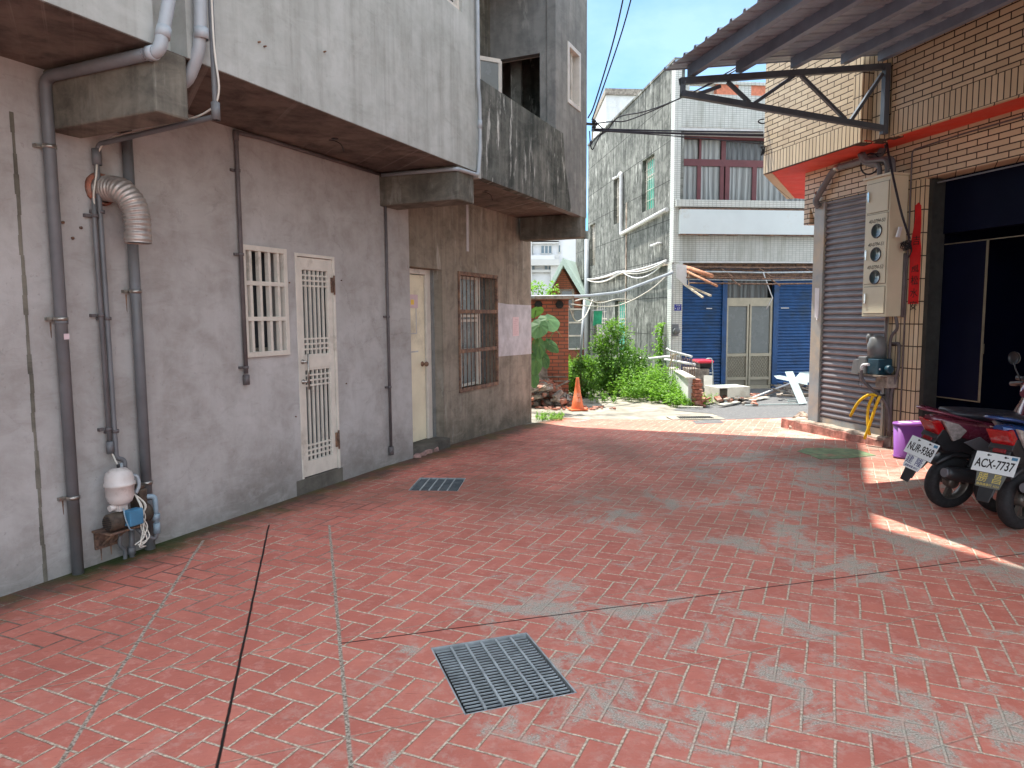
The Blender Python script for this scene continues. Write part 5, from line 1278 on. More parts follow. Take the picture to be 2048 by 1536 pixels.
fr.box(DC, .13, 4.9, oW - .04, oW + .004, 5.40, 5.57); fr.box(DC, .13, 4.9, oW - .04, oW + .004, 6.07, 6.14); fr.box(DC, .13, 4.9, oW - .04, oW, 4.40, 4.46)
build('maroon_frame', fr, MT['maroon'], Wd)
# ground floor shop front
oS = -.30
mb = MB(); mb.box(DC, .24, 8, -.55, -.45, BG, 2.9); build('shop_backing', mb, MT['pitdark'], B)
def bluesh(s0, s1):
    mb = MB(); z = -.33; pr = []; pt = .082
    while z < 2.62:
        for f, d in ((0, 0), (.12, 0), (.2, .5), (.45, 1), (.7, .8), (.95, .1)): pr.append((oS + d * .022, z + f * pt))
        z += pt
    for i in range(len(pr) - 1):
        (a, za), (b, zb) = pr[i], pr[i + 1]; mb.add([DC.P(s0, a, za), DC.P(s1, a, za), DC.P(s1, b, zb), DC.P(s0, b, zb)], [(0, 1, 2, 3)])
    return build('blue_shutter', mb, MT['blueshut'], B, recalc=False)
bs1 = bluesh(.24, 1.42); bs2 = bluesh(2.99, 5.0)
mb = MB(); mb.box(DC, 1.00, 1.15, oS + .02, oS + .028, 1.74, 1.765); build('mail_slot', mb, MT['whitepl'], bs1)
mb = MB(); mb.box(DC, 3.05, 3.27, oS + .02, oS + .028, 1.74, 1.765); build('mail_slot', mb, MT['whitepl'], bs2)
mb = MB(); mb.box(DC, 1.42, 1.545, oS - .05, oS + .06, BG, 2.56); mb.box(DC, 2.83, 2.97, oS - .05, oS + .06, BG, 2.56); build('blue_post', mb, MT['blueshut'], B)
mb = MB(); mb.box(DC, .24, 5, -.45, -.20, 2.56, 2.9); build('shutter_hood', mb, MT['rust'], B)
# aluminium double door
AD = build('double_door', MB().box(DC, 1.56, 2.82, oS - .03, oS - .02, BG + .1, 1.86), MT['alumpanel'], B)
mb = MB(); mb.box(DC, 1.55, 2.82, oS - .04, oS + .02, 1.86, 2.02); 
for a_, b_ in ((1.55, 1.60), (2.12, 2.165), (2.195, 2.24), (2.76, 2.82)): mb.box(DC, a_, b_, oS - .018, oS + .02, BG + .1, 1.86)
for z_ in (1.81, .50, -.12, BG + .1): 
    mb.box(DC, 1.60, 2.12, oS - .018, oS + .016, z_, z_ + .075); mb.box(DC, 2.24, 2.76, oS - .018, oS + .016, z_, z_ + .075)
build('door_frame', mb, MT['alumgold'], AD)
mb = MB()
for a_, b_ in ((1.60, 2.12), (2.24, 2.76)):
    z0_, z1_ = -.045, .50
    k = -8
    while k < 12:
        for sg in (1, -1):
            x0 = a_ + k * .0745; 
            # clip the diagonal to the panel
            t0 = 0; t1 = z1_ - z0_
            def xx(t_): return (x0 + t_ * .75) if sg > 0 else (x0 + (z1_ - z0_) * .75 - t_ * .75)
            ts = [t0 + (t1 - t0) * q / 40 for q in range(41)]; ins = [q for q in ts if a_ <= xx(q) <= b_]
            if len(ins) > 2: mb.bar(DC.P(xx(ins[0]), oS - .012, z0_ + ins[0]), DC.P(xx(ins[-1]), oS - .012, z0_ + ins[-1]), .011, .006)
        k += 1
build('diamond_grille', mb, MT['alumgold'], AD)
mb = MB(); mb.box(DC, 1.60, 2.12, oS - .019, oS - .012, .58, 1.80); mb.box(DC, 2.24, 2.76, oS - .019, oS - .012, .58, 1.80); build('pane', mb, MT['frost'], AD)
mb = MB(); mb.box(DC, 1.55, 2.70, oS - .06, oS - .05, 2.02, 2.56); build('transom_pane', mb, MT['curtaindark'], AD)
# awning remains
t = thing('awning_frame', DC.P(2, .4, 2.6), 'bare rusty tube frame of a torn awning above the blue shutters', 'awning frame')
for i, (o_, z_, r_, m_) in enumerate(((.05, 2.79, .035, 'rust'), (.35, 2.66, .022, 'galv'), (.25, 2.56, .018, 'rust'), (.55, 2.50, .022, 'rust'), (.75, 2.36, .02, 'rust'), (.1, 2.48, .015, 'galv'))):
    mb = MB(); mb.tube([DC.P(.12, o_, z_), DC.P(2.2, o_, z_ - .03), DC.P(5.5, o_, z_ + .01)], r_, 8); build('tube', mb, MT[m_], t)
for i, s_ in enumerate((1.18, 2.2, 3.45)):
    mb = MB(); mb.bar(DC.P(s_, .0, 2.80), DC.P(s_ + .12, .55, 2.52), .03); mb.bar(DC.P(s_ + .05, .3, 2.60), DC.P(s_ + .2, .85, 2.28), .025); build('bracket', mb, MT['rust'], t)
mb = MB(); mb.tube([DC.P(2.18, .4, 2.64), DC.P(2.42, .45, 2.0), DC.P(2.28, .42, 1.72)], .014, 6); build('hanging_strip', mb, MT['whitepl'], t)
mb = MB()
for k in range(3): mb.tube(smooth_path([DC.P(.1 + q * .45, .1 + .05 * k, 2.70 + .06 * sin(q * 1.7 + k * 2)) for q in range(12)]), .009, 5)
build('loose_cables', mb, MT['cable'], t)
t = thing('broken_gutter_end', DC.P(.1, .5, 2.6), 'white metal sheet and rusty orange pipe ends sticking out at the corner of the awning', 'broken gutter')
mb = MB(); mb.prism([DC.P(-.10, .42, 2.84), DC.P(.16, .45, 2.80), DC.P(.17, .45, 2.28), DC.P(-.08, .40, 2.50)], DC.P(0, .01) - DC.P(0, 0)); build('sheet', mb, MT['whitepl'], t)
mb = MB()
for a_, b_, r_ in (((.17, .2, 2.80), (.50, 1.2, 2.50), .05), ((.15, .2, 2.72), (.45, 1.6, 2.25), .03)): mb.tube([DC.P(*a_), DC.P(*b_)], r_, 8)
build('pipe', mb, MT['rustorange'], t)
mb = MB()
for a_, b_ in (((.15, .3, 2.36), (.28, 1.2, 2.0)), ((.3, .3, 2.3), (.48, 1.2, 2.04))): mb.bar(DC.P(*a_), DC.P(*b_), .04)
mb.bar(DC.P(.22, .45, 2.7), DC.P(.22, .45, 2.3), .025)
build('bar', mb, MT['palewood'], t)
# house number, meter
t = thing('house_number_plate', DC.P(.12, .0, 1.78), 'small blue house number plate reading 37 on the tiled pillar', 'house number')
mb = MB(); mb.box(DC, .03, .215, .003, .012, 1.70, 1.86); build('plate', mb, MT['signblue'], t)
text('numerals', '37', .085, MT['whitepl'], t, DC.P(.135, .0135, 1.745), DC.d.to_3d(), (0, 0, 1), ext=.0012)
text('street_lettering', '中山路', .038, MT['whitepl'], t, DC.P(.13, .0135, 1.825), DC.d.to_3d(), (0, 0, 1), ext=.0012)
text('side_lettering', '鄰', .035, MT['whitepl'], t, DC.P(.055, .0135, 1.75), DC.d.to_3d(), (0, 0, 1), ext=.0012)
t = thing('electricity_meter', DC.P(.08, .05, 1.25), 'old round electricity meter on a grey backplate under the house number', 'meter')
mb = MB(); mb.box(DC, -.03, .14, .003, .03, 1.06, 1.36); build('backplate', mb, MT['stripegrey'], t)
mb = MB(); mb.lathe([(0, 0), (.085, 0), (.085, .07), (.075, .09), (0, .092)], DC.P(.07, .03, 1.19), DC.n.to_3d(), 24); build('dial_housing', mb, MT['greyplastic'], t)
# rear white building
W = thing('white_building', Vector((4.6, 32, -.4)), 'pale white rendered block rising behind the weathered corner house', 'building')
p = Yat(1212, 190, 31.0); q = Yat(1290, 192, 31.0); r = Yat(1150, 200, 33)
mb = MB(); zt = p.z
mb.prism([Vector((p.x, 31, -.5)), Vector((p.x + 6, 31.6, -.5)), Vector((p.x + 6, 40, -.5)), Vector((4.50, 40, -.5)), Vector((4.02, 35, -.5))], (0, 0, zt + .5)); build('wall', mb, MT['whitewall'], W)
mb = MB(); mb.prism([Vector((p.x - .05, 30.9, zt)), Vector((p.x + 6, 31.5, zt)), Vector((p.x + 6, 40.1, zt)), Vector((4.44, 40.1, zt)), Vector((3.96, 35, zt))], (0, 0, .25)); build('parapet_cap', mb, MT['stone'], W)

# ---------------------------------------------------------------- brick hut, gable house, apartment block
t = thing('brick_hut', Vector((.8, 14.6, -.2)), 'small red brick hut with a thin concrete roof behind the rubble', 'brick hut')
mb = MB(); mb.box(XY, -2.0, 1.167, -17.5, -14.6, -.3, 1.93); build('wall', mb, MT['redbrick'], t)
mb = MB(); mb.box(XY, -2.2, 1.26, -17.6, -14.35, 1.93, 1.99); build('roof_slab', mb, MT['stone'], t)
for x_ in (.55, .98):
    mb = MB(); mb.lathe([(.0, 0), (.075, 0), (.085, .05), (0, .06)], Vector((x_, 14.6, 1.82)), (0, -1, 0), 9, False); build('beam_hole', mb, MT['pitdark'], t)
mb = MB(); mb.tube(elbow([Vector((.2, 14.3, 1.97)), Vector((1.5, 14.7, 1.985)), Yat(1240, 585, 16.0), Yat(1345, 545, 17.5)], .3), .035, 8)
o = build('long_pole', mb, MT['pvclight'], None, Vector((.2, 14.3, 2))); tag(o, 'long pale pipe running from the hut roof to the corner of the blue shuttered house', 'pipe')
t = thing('gable_house', Vector((3.4, 27.5, -.4)), 'red brick gable house with a pale mint metal roof behind the hut', 'house')
Yg = 27.0
apx = Yat(1125, 518, Yg); re = Yat(1172, 605, Yg); le = Yat(1086, 605, Yg)
prp = [Vector((le.x, Yg, -.5)), Vector((re.x - .2, Yg, -.5)), Vector((re.x - .2, Yg, re.z)), Vector((apx.x, Yg, apx.z - .35)), Vector((le.x, Yg, re.z))]
mb = MB(); mb.prism(prp, (3.3, 9.5, 0)); build('wall', mb, MT['redbrick'], t)
mb = MB(); bk = Vector((3.4, 9.8, 0)); f0 = Vector((0, -.35, 0))
for e_, sg in ((re, 1), (le, -1)):
    a_ = Vector((apx.x, Yg, apx.z)) + f0; b_ = Vector((e_.x + .25 * sg, Yg, e_.z - .25)) + f0; th = Vector((0, 0, -.14))
    mb.hexa([a_ + th, b_ + th, b_ + th + bk, a_ + th + bk, a_, b_, b_ + bk, a_ + bk])
    mb.prism([a_ + Vector((0, -.02, .03)), b_ + Vector((0, -.02, .03)), b_ + Vector((0, -.02, -.26)), a_ + Vector((0, -.02, -.26))], (0, -.05, 0))
build('roof', mb, MT['mintroof'], t)
wz = Yat(1130, 592, Yg); g = build('window', MB().box(XY, wz.x - .12, wz.x + .26, -Yg, -Yg + .02, wz.z - .7, wz.z + .18), MT['winglass'], t)
mb = MB()
for q in ((wz.x - .2, wz.x - .12, wz.z - .8, wz.z + .18), (wz.x + .26, wz.x + .34, wz.z - .8, wz.z + .18), (wz.x - .2, wz.x + .34, wz.z + .18, wz.z + .26)): mb.box(XY, q[0], q[1], -Yg, -Yg + .05, q[2], q[3])
build('frame', mb, MT['stone'], g)
wz = Yat(1149, 660, Yg); g = build('window', MB().box(XY, wz.x - .25, wz.x + .3, -Yg, -Yg + .03, .3, 1.85), MT['frost'], t)
mb = MB()
for z_ in (.3, .8, 1.3, 1.8): mb.box(XY, wz.x - .28, wz.x + .33, -Yg, -Yg + .06, z_, z_ + .06)
for x_ in (wz.x - .28, wz.x + .27): mb.box(XY, x_, x_ + .06, -Yg, -Yg + .055, .3, 1.86)
build('frame', mb, MT['ivory'], g)
# apartment block
def AX(x): return Yat(x, 500, 60.0).x
t = thing('apartment_block', Vector((3, 62, -.5)), 'tall pale apartment building with bay windows far behind the gable house', 'apartment building')
Ya = 60.0
mb = MB(); mb.box(XY, -8, AX(1164), -72, -Ya, -1, 26); build('wall', mb, MT['aptwall'], t)
def AZ(y): return Yat(1090, y, Ya).z
def AX(x): return Yat(x, 500, Ya).x
tb = MB()
for zy in (478, 485, 519, 532, 545, 488): z_ = AZ(zy); tb.box(XY, AX(1050), AX(1117), -Ya, -Ya + .35 + (.5 if zy == 532 else 0), z_, z_ + (.22 if zy != 532 else .5))
for k in range(8):
    for zz in (AZ(509) - 3.1 * k * 0 + 0,): pass
build('trim_band', tb, MT['apttrim'], t)
mb = MB(); mb.box(XY, AX(1052), AX(1108), -Ya, -Ya + .8, AZ(523), AZ(512)); build('balcony', mb, MT['aptwall'], t)
mb = MB()
for x_ in (1055, 1108): mb.box(XY, AX(x_) - .3, AX(x_) + .35, -Ya, -Ya + .45, -1, AZ(510) if x_ > 1100 else 26)
build('pier', mb, MT['apttrim'], t)
for (xa, xb, ya, yb) in ((1081.5, 1104, 508, 492), (1088, 1104, 546, 531), (1116, 1121, 506, 491), (1058, 1066, 508, 492), (1060, 1070, 546, 531), (1076, 1100, 474, 460)):
    g = build('window', MB().box(XY, AX(xa), AX(xb), -Ya, -Ya + .05, AZ(ya), AZ(yb)), MT['aptglass'], t)
    mb = MB(); n_ = max(1, int((xb - xa) / 6))
    for i in range(n_ + 1): x_ = AX(xa) + (AX(xb) - AX(xa)) * i / n_; mb.box(XY, x_ - .04, x_ + .04, -Ya, -Ya + .1, AZ(ya), AZ(yb))
    mb.box(XY, AX(xa), AX(xb), -Ya, -Ya + .1, AZ(ya) - .05, AZ(ya) + .05)
    build('frame', mb, MT['apttrim'], g)
mb = MB()
for k in range(14): x_ = AX(1122) + k * .28; mb.box(XY, x_, x_ + .06, -Ya - 1.2, -Ya - 1.15, AZ(520), AZ(508))
mb.box(XY, AX(1122), AX(1165), -Ya - 1.2, -Ya - 1.12, AZ(508), AZ(507)); build('railing', mb, MT['apttrim'], t)
# ---------------------------------------------------------------- vegetation
def leaf(mb, p, d, up, ln, wd, fold=.25):
    """pointed leaf folded along its midrib"""
    d = Vector(d).normalized(); s_ = d.cross(Vector(up)); 
    if s_.length < .05: s_ = Vector((1, 0, 0))
    s_.normalize(); n_ = s_.cross(d)
    a = p; m_ = p + d * ln * .5 - n_ * ln * .06; t_ = p + d * ln - n_ * ln * .18
    l_ = p + d * ln * .42 + s_ * wd * .5 + n_ * wd * fold; r_ = p + d * ln * .42 - s_ * wd * .5 + n_ * wd * fold
    mb.add([a, l_, t_, m_, r_], [(0, 3, 1), (3, 2, 1), (0, 4, 3), (3, 4, 2)])
def sprig(mb, sm, base, h, lean, n, ln, wd, R=rnd):
    top = base + Vector((lean[0], lean[1], h))
    pts = [base, base.lerp(top, .5) + Vector((R.uniform(-.02, .02), R.uniform(-.02, .02), 0)), top]
    if sm is not None: sm.tube(pts, .003, 4, caps=False)
    for i in range(n):
        f = .2 + .8 * (i + R.random()) / n; p = pts[0].lerp(pts[1], f * 2) if f < .5 else pts[1].lerp(pts[2], f * 2 - 1)
        a = R.uniform(0, 2 * pi); d = Vector((cos(a), sin(a), R.uniform(-.1, .8)))
        k = R.uniform(.6, 1.15) * (1.15 - .45 * f)
        leaf(mb, p, d, (0, 0, 1), ln * k, wd * k)
R2_ = random.Random(11)
def weeds(name, spots, label, cat, mat='leaf', kind='stuff'):
    mb = MB(); sm = MB()
    for (x, y, h, n, ln, wd) in spots:
        b = Vector((x, y, gz(y) - .01)); sprig(mb, None if n < 8 else sm, b, h, (R2_.uniform(-.25, .25) * h, R2_.uniform(-.25, .25) * h), n, ln, wd, R2_)
    mb.v += [] 
    if sm.v:
        b0 = len(mb.v); mb.v += sm.v; mb.f += [tuple(i + b0 for i in f) for f in sm.f]; mb.sm += sm.sm
    o = build(name, mb, MT[mat], None, Vector((spots[0][0], spots[0][1], gz(spots[0][1]))), recalc=False)
    tag(o, label, cat, None, kind); return o
def inpoly(x, y, P):
    c = False; j = len(P) - 1
    for i in range(len(P)):
        if (P[i][1] > y) != (P[j][1] > y) and x < (P[j][0] - P[i][0]) * (y - P[i][1]) / (P[j][1] - P[i][1]) + P[i][0]: c = not c
        j = i
    return c
wp = [tuple(G(*q).xy) for q in ((1180, 790), (1215, 792), (1250, 803), (1290, 806), (1330, 808), (1345, 815), (1376, 812))] + [(3.62, 14.3), (3.8, 17.6), (3.2, 22), (2.2, 24), (1.3, 24), (1.28, 16)]
spots = []
while len(spots) < 900:
    x = R2_.uniform(1.0, 4.2); y = R2_.uniform(13.6, 24)
    if not inpoly(x, y, wp): continue
    if y > 17 and R2_.random() < .45: continue
    pathd = abs((x - (1.85 + (y - 15) * .02)))
    h = R2_.uniform(.22, .50) * (1 + .5 * (y > 15.5)) * (.55 if y < 14.6 else 1)
    spots.append((x, y, h, 16, .105, .062))
weeds('weeds', spots, 'bright green knee high weeds filling the gap beside the weathered corner house', 'weeds')
spots = [(R2_.uniform(.40, .85), R2_.uniform(11.55, 12.3), R2_.uniform(.04, .12), 9, .05, .022) for _ in range(70)]
weeds('grass_tufts', spots, 'low pale grass growing in the lane at the corner of the grey house', 'grass')
spots = []
for (cx_, cy_, rr, k) in ((3.45, 13.75, .28, 34), (3.70, 13.9, .18, 14), (4.0, 14.2, .2, 8), (1.9, 14.8, .3, 20)):
    spots += [(cx_ + R2_.uniform(-rr, rr), cy_ + R2_.uniform(-rr, rr) * .6, R2_.uniform(.08, .26), 12, .07, .04) for _ in range(k)]
weeds('low_weeds', spots, 'small clump of weeds at the edge of the lane by the broken white wall', 'weeds')
def shrub(name, c, rx, ry, rz, nb, nl, ln, wd, label, cat, mat, trunks=3, group=None, seed=1):
    R = random.Random(seed); base = Vector((c[0], c[1], gz(c[1]) - .03 if c[2] - rz < .6 else c[2] - rz))
    t = thing(name, base, label, cat, group); c = Vector(c)
    mb = MB(); tr = MB()
    blobs = []
    for i in range(nb):
        a = R.uniform(0, 2 * pi); e = R.uniform(-.9, 1); r_ = R.uniform(.45, 1) ** .6
        blobs.append(c + Vector((cos(a) * rx * r_ * sqrt(1 - e * e * .8), sin(a) * ry * r_ * sqrt(1 - e * e * .8), e * rz * .85)))
    for b in blobs:
        q = R.uniform(.16, .30) * max(rx, rz)
        for k in range(nl):
            v = Vector((R.gauss(0, 1), R.gauss(0, 1), R.gauss(0, .8))); v = v.normalized() * q * R.uniform(.3, 1.1)
            d = (v.normalized() + Vector((R.uniform(-.6, .6), R.uniform(-.6, .6), R.uniform(-.2, .5))))
            s_ = R.uniform(.6, 1.2); leaf(mb, b + v, d, (0, 0, 1), ln * s_, wd * s_)
        if R.random() < .6:
            tr.tube([base + Vector((R.uniform(-.05, .05), R.uniform(-.05, .05), 0)), base.lerp(b, .5) + Vector((0, 0, .05)), b], .008, 5, rad=[.016, .010, .004])
    build('foliage', mb, MT[mat], t, recalc=False); build('stems', tr, MT['stem'], t)
    if mat == 'leafdark':
        sp = MB()
        for i in range(int(nb * .9)):
            a = R.uniform(0, 2 * pi); q = c + Vector((cos(a) * rx * R.uniform(.2, .95), sin(a) * ry * R.uniform(.2, .95), rz * R.uniform(-.2, .75)))
            sprig(sp, sp, q, R.uniform(.18, .42), (R.uniform(-.18, .18), R.uniform(-.18, .18)), 12, .085, .045, R)
        build('young_shoots', sp, MT['leaf'], t, recalc=False)
    return t
shrub('bush', (2.38, 16.9, .55), .38, .42, .95, 52, 40, .10, .062, 'tall dark green bush in front of the weathered side wall', 'bush', 'leafdark', seed=3)
shrub('bush', (3.0, 17.6, .30), .32, .36, .55, 24, 34, .10, .062, 'lower rounder bush right of the tall dark one by the side wall', 'bush', 'leafdark', seed=4)
shrub('bush', (1.62, 16.2, .15), .30, .35, .5, 28, 34, .09, .06, 'small dark bush just behind the traffic cone', 'bush', 'leafdark', seed=5)
shrub('shrub', (.70, 20.5, 2.0), .75, .6, .55, 34, 26, .13, .07, 'light green shrub showing above the hut roof', 'shrub', 'leaf', seed=6)
# climbing vine on the corner
t = thing('climbing_vine', DS.P(.55, .12, gz(18)), 'bright green vine climbing the corner pipe of the weathered house', 'vine')
mb = MB(); sm = MB(); sm.tube(smooth_path([DS.P(.6, .12, -.3), DS.P(.5, .13, .3), DS.P(.55, .12, .8), DS.P(.35, .12, 1.35)]), .015, 6)
for i in range(430):
    f = R2_.random(); z = -.1 + 1.5 * f; p = DS.P(.55 - .12 * f + R2_.gauss(0, .10), .12 + abs(R2_.gauss(0, .07)), z)
    a = R2_.uniform(0, 2 * pi); leaf(mb, p, (cos(a), sin(a), R2_.uniform(-.8, .3)), (0, 0, 1), .09, .06)
build('foliage', mb, MT['leaf'], t, recalc=False); build('stems', sm, MT['stem'], t)
# taro plant
def heart(mb, c, tip, up, L_, W_, droop=.15):
    c = Vector(c); T = Vector(tip).normalized(); S = T.cross(Vector(up)).normalized(); N = S.cross(T)
    out = []
    K_ = 18
    for k in range(K_):
        a = 2 * pi * k / K_
        r_ = 1 - .25 * abs(sin(a)) ; y = -cos(a); x = sin(a)
        yy = y * .5 * L_ + (.12 * L_ if abs(x) < .2 and y < -.5 else 0)
        if y > 0: x *= (1 - y * y * .35)
        out.append(c + T * (yy + .1 * L_) + S * x * W_ * .5 - N * (droop * L_ * (abs(x) ** 1.5 * .6 + max(0, y) ** 2 * .8) + .008 * L_ * sin(k * 2.4)))
    mid = [c + T * (q * L_) + N * .012 for q in (-.18, .0, .2, .42)]
    b = len(mb.v); mb.v += [c - T * .1 * L_] + out; n_ = len(out)
    for k in range(n_): mb.f.append((b, b + 1 + k, b + 1 + (k + 1) % n_)); mb.sm.append(False)
t = thing('taro_plant', Vector((.25, 13.0, -.17)), 'large leaved taro plant drooping beside the corner of the grey house', 'plant')
base = Vector((.22, 13.1, -.17)); lm = MB(); sm = MB()
for (px_, py_, Y_, tip, up, L_, W_) in ((1096, 640, 12.9, (.35, -.6, -.55), (0, -.5, 1), .46, .42), (1078, 652, 12.7, (-.3, -.5, -.7), (.0, -.7, .6), .42, .36), (1112, 655, 13.1, (.7, -.1, -.75), (.5, 0, 1), .34, .16),
        (1100, 688, 12.9, (.75, -.2, -.65), (.3, -.8, .3), .36, .22), (1078, 690, 12.8, (.1, -.3, -1), (.3, -1, 0), .42, .26), (1088, 716, 12.9, (.35, -.2, -1), (.2, -1, 0), .34, .20), (1072, 722, 12.8, (.0, -.2, -1), (.3, -1, .0), .45, .28), (1072, 620, 13.2, (-.2, .5, -.3), (0, 0, 1), .38, .3), (1066, 750, 12.8, (.2, -.3, -1), (.3, -1, 0), .4, .24)):
    p = Yat(px_, py_, Y_); heart(lm, p, tip, up, L_, W_)
    sm.tube(smooth_path([base, base.lerp(p, .5) + Vector((-.03, 0, .15)), p]), .010, 6)
build('leaves', lm, MT['leafbig'], t, recalc=False); build('stalks', sm, MT['stem'], t)

# ---------------------------------------------------------------- rubble
def chunk(kind, p, sx, sy, sz, rot, label, cat, group, name):
    mb = MB(); M_ = Matrix.Rotation(rot[2], 3, 'Z') @ Matrix.Rotation(rot[0], 3, 'X') @ Matrix.Rotation(rot[1], 3, 'Y')
    p = Vector(p); mb.obox(p, M_.col[0], M_.col[1], M_.col[2], sx / 2, sy / 2, sz / 2)
    for v in mb.v:
        v.x += rnd.uniform(-1, 1) * .12 * min(sx, sz * 2); v.y += rnd.uniform(-1, 1) * .12 * sy; v.z += rnd.uniform(-1, 1) * .10 * sz
    o = build(name, mb, MT[kind], None, p, .006); tag(o, label, cat, group); return o
R3 = random.Random(5)
for i in range(105):
    lvl = i // 36; x = R3.uniform(.30, 1.38 - .22 * lvl); y = R3.uniform(13.75, 14.5) - .0 * lvl
    hgt = max(0, .42 - .5 * abs(x - .55) - .25 * max(0, 14.35 - y)) * (lvl / 2.2)
    st = R3.random() < .55
    chunk('stone' if st else 'bricksolid', (x, y, gz(y) + .045 + hgt + .05 * lvl), R3.uniform(.12, .24), R3.uniform(.09, .14), R3.uniform(.05, .10), (R3.uniform(-.5, .5), R3.uniform(-.5, .5), R3.uniform(0, 3)),
          'grey broken concrete lump in the rubble heap before the brick hut' if st else 'red broken brick in the rubble heap before the brick hut', 'rubble', 'grey rubble lumps before the hut' if st else 'broken bricks before the hut', 'rubble_lump' if st else 'broken_brick')
for i in range(40):
    x = R3.uniform(.5, 1.95); y = R3.uniform(13.3, 13.85)
    chunk('bricksolid', (x, y, gz(y) + .012), R3.uniform(.04, .12), R3.uniform(.03, .08), R3.uniform(.02, .04), (R3.uniform(-.2, .2), R3.uniform(-.2, .2), R3.uniform(0, 3)), 'small orange brick fragment scattered around the traffic cone', 'brick fragment', 'brick fragments round the cone', 'brick_fragment')
for i, (a_, b_, w_) in enumerate(((( .33, 13.9, .32), (.75, 14.3, -.05), .07), ((.32, 14.1, .45), (.62, 14.45, -.1), .08), ((.45, 13.75, .02), (1.12, 14.2, .28), .045), ((.35, 13.7, .1), (.75, 13.75, .28), .03), ((.62, 14.42, .36), (1.12, 14.5, .35), .07), ((.85, 14.4, .27), (1.18, 14.5, .26), .06))):
    mb = MB(); mb.bar(a_, b_, w_, .022); o = build('plank', mb, MT['wood'], None, Vector(a_)); tag(o, ['thick grey plank leaning steeply behind the rubble at the left', 'upright grey plank leaning on the brick hut', 'long thin stick lying across the rubble heap', 'short bent stick at the left foot of the rubble', 'flat board lying on the ledge under the hut wall', 'short flat board right of the ledge board under the hut'][i], 'plank')
mb = MB(); mb.prism([Yat(1074, 770, 14.3), Yat(1096, 766, 14.4), Yat(1094, 726, 14.5), Yat(1078, 724, 14.5)], (0, .03, 0)); o = build('old_board', mb, MT['wood'], None, Vector((.6, 14.3, 0))); tag(o, 'wide dark weathered board standing against the brick hut', 'board')

# ---------------------------------------------------------------- traffic cone
cp = G(1155, 819.5)
t = thing('traffic_cone', cp, 'faded orange traffic cone with pale brushed characters', 'traffic cone')
mb = MB(); a_ = radians(12); X_ = Vector((cos(a_), sin(a_), 0)); Y_ = Vector((-sin(a_), cos(a_), 0))
mb.obox(cp + Vector((0, 0, .014)), X_, Y_, (0, 0, 1), .165, .165, .012); build('base', mb, MT['conegr'], t, bevel=.006)
mb = MB(); mb.lathe([(.120, .026), (.116, .05), (.078, .26), (.074, .262), (.047, .45), (.030, .60), (.028, .607), (.018, .608), (.015, .55)], cp, (0, 0, 1), 28); build('body', mb, MT['conegr'], t)
for i, ch in enumerate('松峰'):
    z = .285 - .10 * i; r_ = .128 - z * .165
    text('brushed_character', ch, .085, MT['conetxt'], t, cp + Vector((.012, -r_ * 1.0 - .004, z)), (1, .05, 0), (0, .17, 1), ext=.0006)

# ---------------------------------------------------------------- demolished corner on the right of the lane
t = thing('broken_wall', Vector((3.6, 14.2, -.2)), 'low white broken wall with its red brick core exposed at the end', 'broken wall')
e0 = G(1390, 814); e0 = Vector((e0.x, e0.y, gz(e0.y))); e1 = Vector((4.02, 17.8, gz(17.8)))
w_ = Vector((.11, .02, 0)); hz = Vector((0, 0, 1))
zt0 = e0.z + .56; zt1 = .27
mb = MB()
mb.hexa([e0 - w_ + Vector((0, .14, -.05)), e0 + w_ * .3 + Vector((0, .14, -.05)), e1 + w_ * .3, e1 - w_, Vector((e0.x, e0.y, zt0)) - w_ + Vector((0, .12, 0)), Vector((e0.x, e0.y, zt0)) + w_ * .3 + Vector((0, .12, 0)), Vector((e1.x, e1.y, zt1)) + w_ * .3, Vector((e1.x, e1.y, zt1)) - w_])
build('plaster_body', mb, MT['whitewall'], t)
mb = MB(); z_ = e0.z
k = 0
while z_ < zt0 - .03:
    off = .05 * sin(k * 2.3) + (.04 if z_ < e0.z + .2 else 0)
    mb.obox(Vector((e0.x + .04, e0.y + .10 + off * .3, z_ + .032)), (1, .1, 0), (-.1, 1, 0), hz, .075 + rnd.uniform(-.02, .01), .12 + off, .028); z_ += .068; k += 1
build('brick_core', mb, MT['bricksolid'], t, bevel=.004)
mb = MB(); mb.bar(Vector((e0.x - .09, e0.y, zt0 + .012)), Vector((e1.x, e1.y, zt1 + .012)), .18, .022); build('coping', mb, MT['panelwhite'], t)
t = thing('concrete_trough', Vector((4.5, 17.0, -.3)), 'square grey concrete block behind the broken wall carrying the red lidded box', 'concrete block')
tq = G(1403, 788); TQ = Vector((tq.x, tq.y, gz(tq.y)))
p0 = Yat(1418, 790, 16.6); pl = Yat(1378, 790, 16.6)
mb = MB(); mb.box(XY, pl.x, p0.x, -17.3, -16.6, -.35, Yat(1400, 738, 16.6).z); build('block', mb, MT['stone'], t, bevel=.01)
bz = Yat(1400, 738, 16.6).z
t = thing('red_lidded_box', Vector((4.6, 16.9, bz)), 'black box with a bright red lid on the concrete block', 'tool box')
a_ = Yat(1396, 730, 16.8); b_ = Yat(1421, 730, 16.8)
mb = MB(); mb.hexa([Vector((a_.x + .03, 16.7, bz)), Vector((b_.x - .03, 16.7, bz)), Vector((b_.x - .03, 17.1, bz)), Vector((a_.x + .03, 17.1, bz)), Vector((a_.x, 16.65, bz + .13)), Vector((b_.x, 16.65, bz + .13)), Vector((b_.x, 17.15, bz + .13)), Vector((a_.x, 17.15, bz + .13))]); build('tub', mb, MT['blackplastic'], t)
mb = MB(); mb.box(XY, a_.x - .05, b_.x + .03, -17.2, -16.6, bz + .131, bz + .20); build('lid', mb, MT['redlid'], t, bevel=.03)
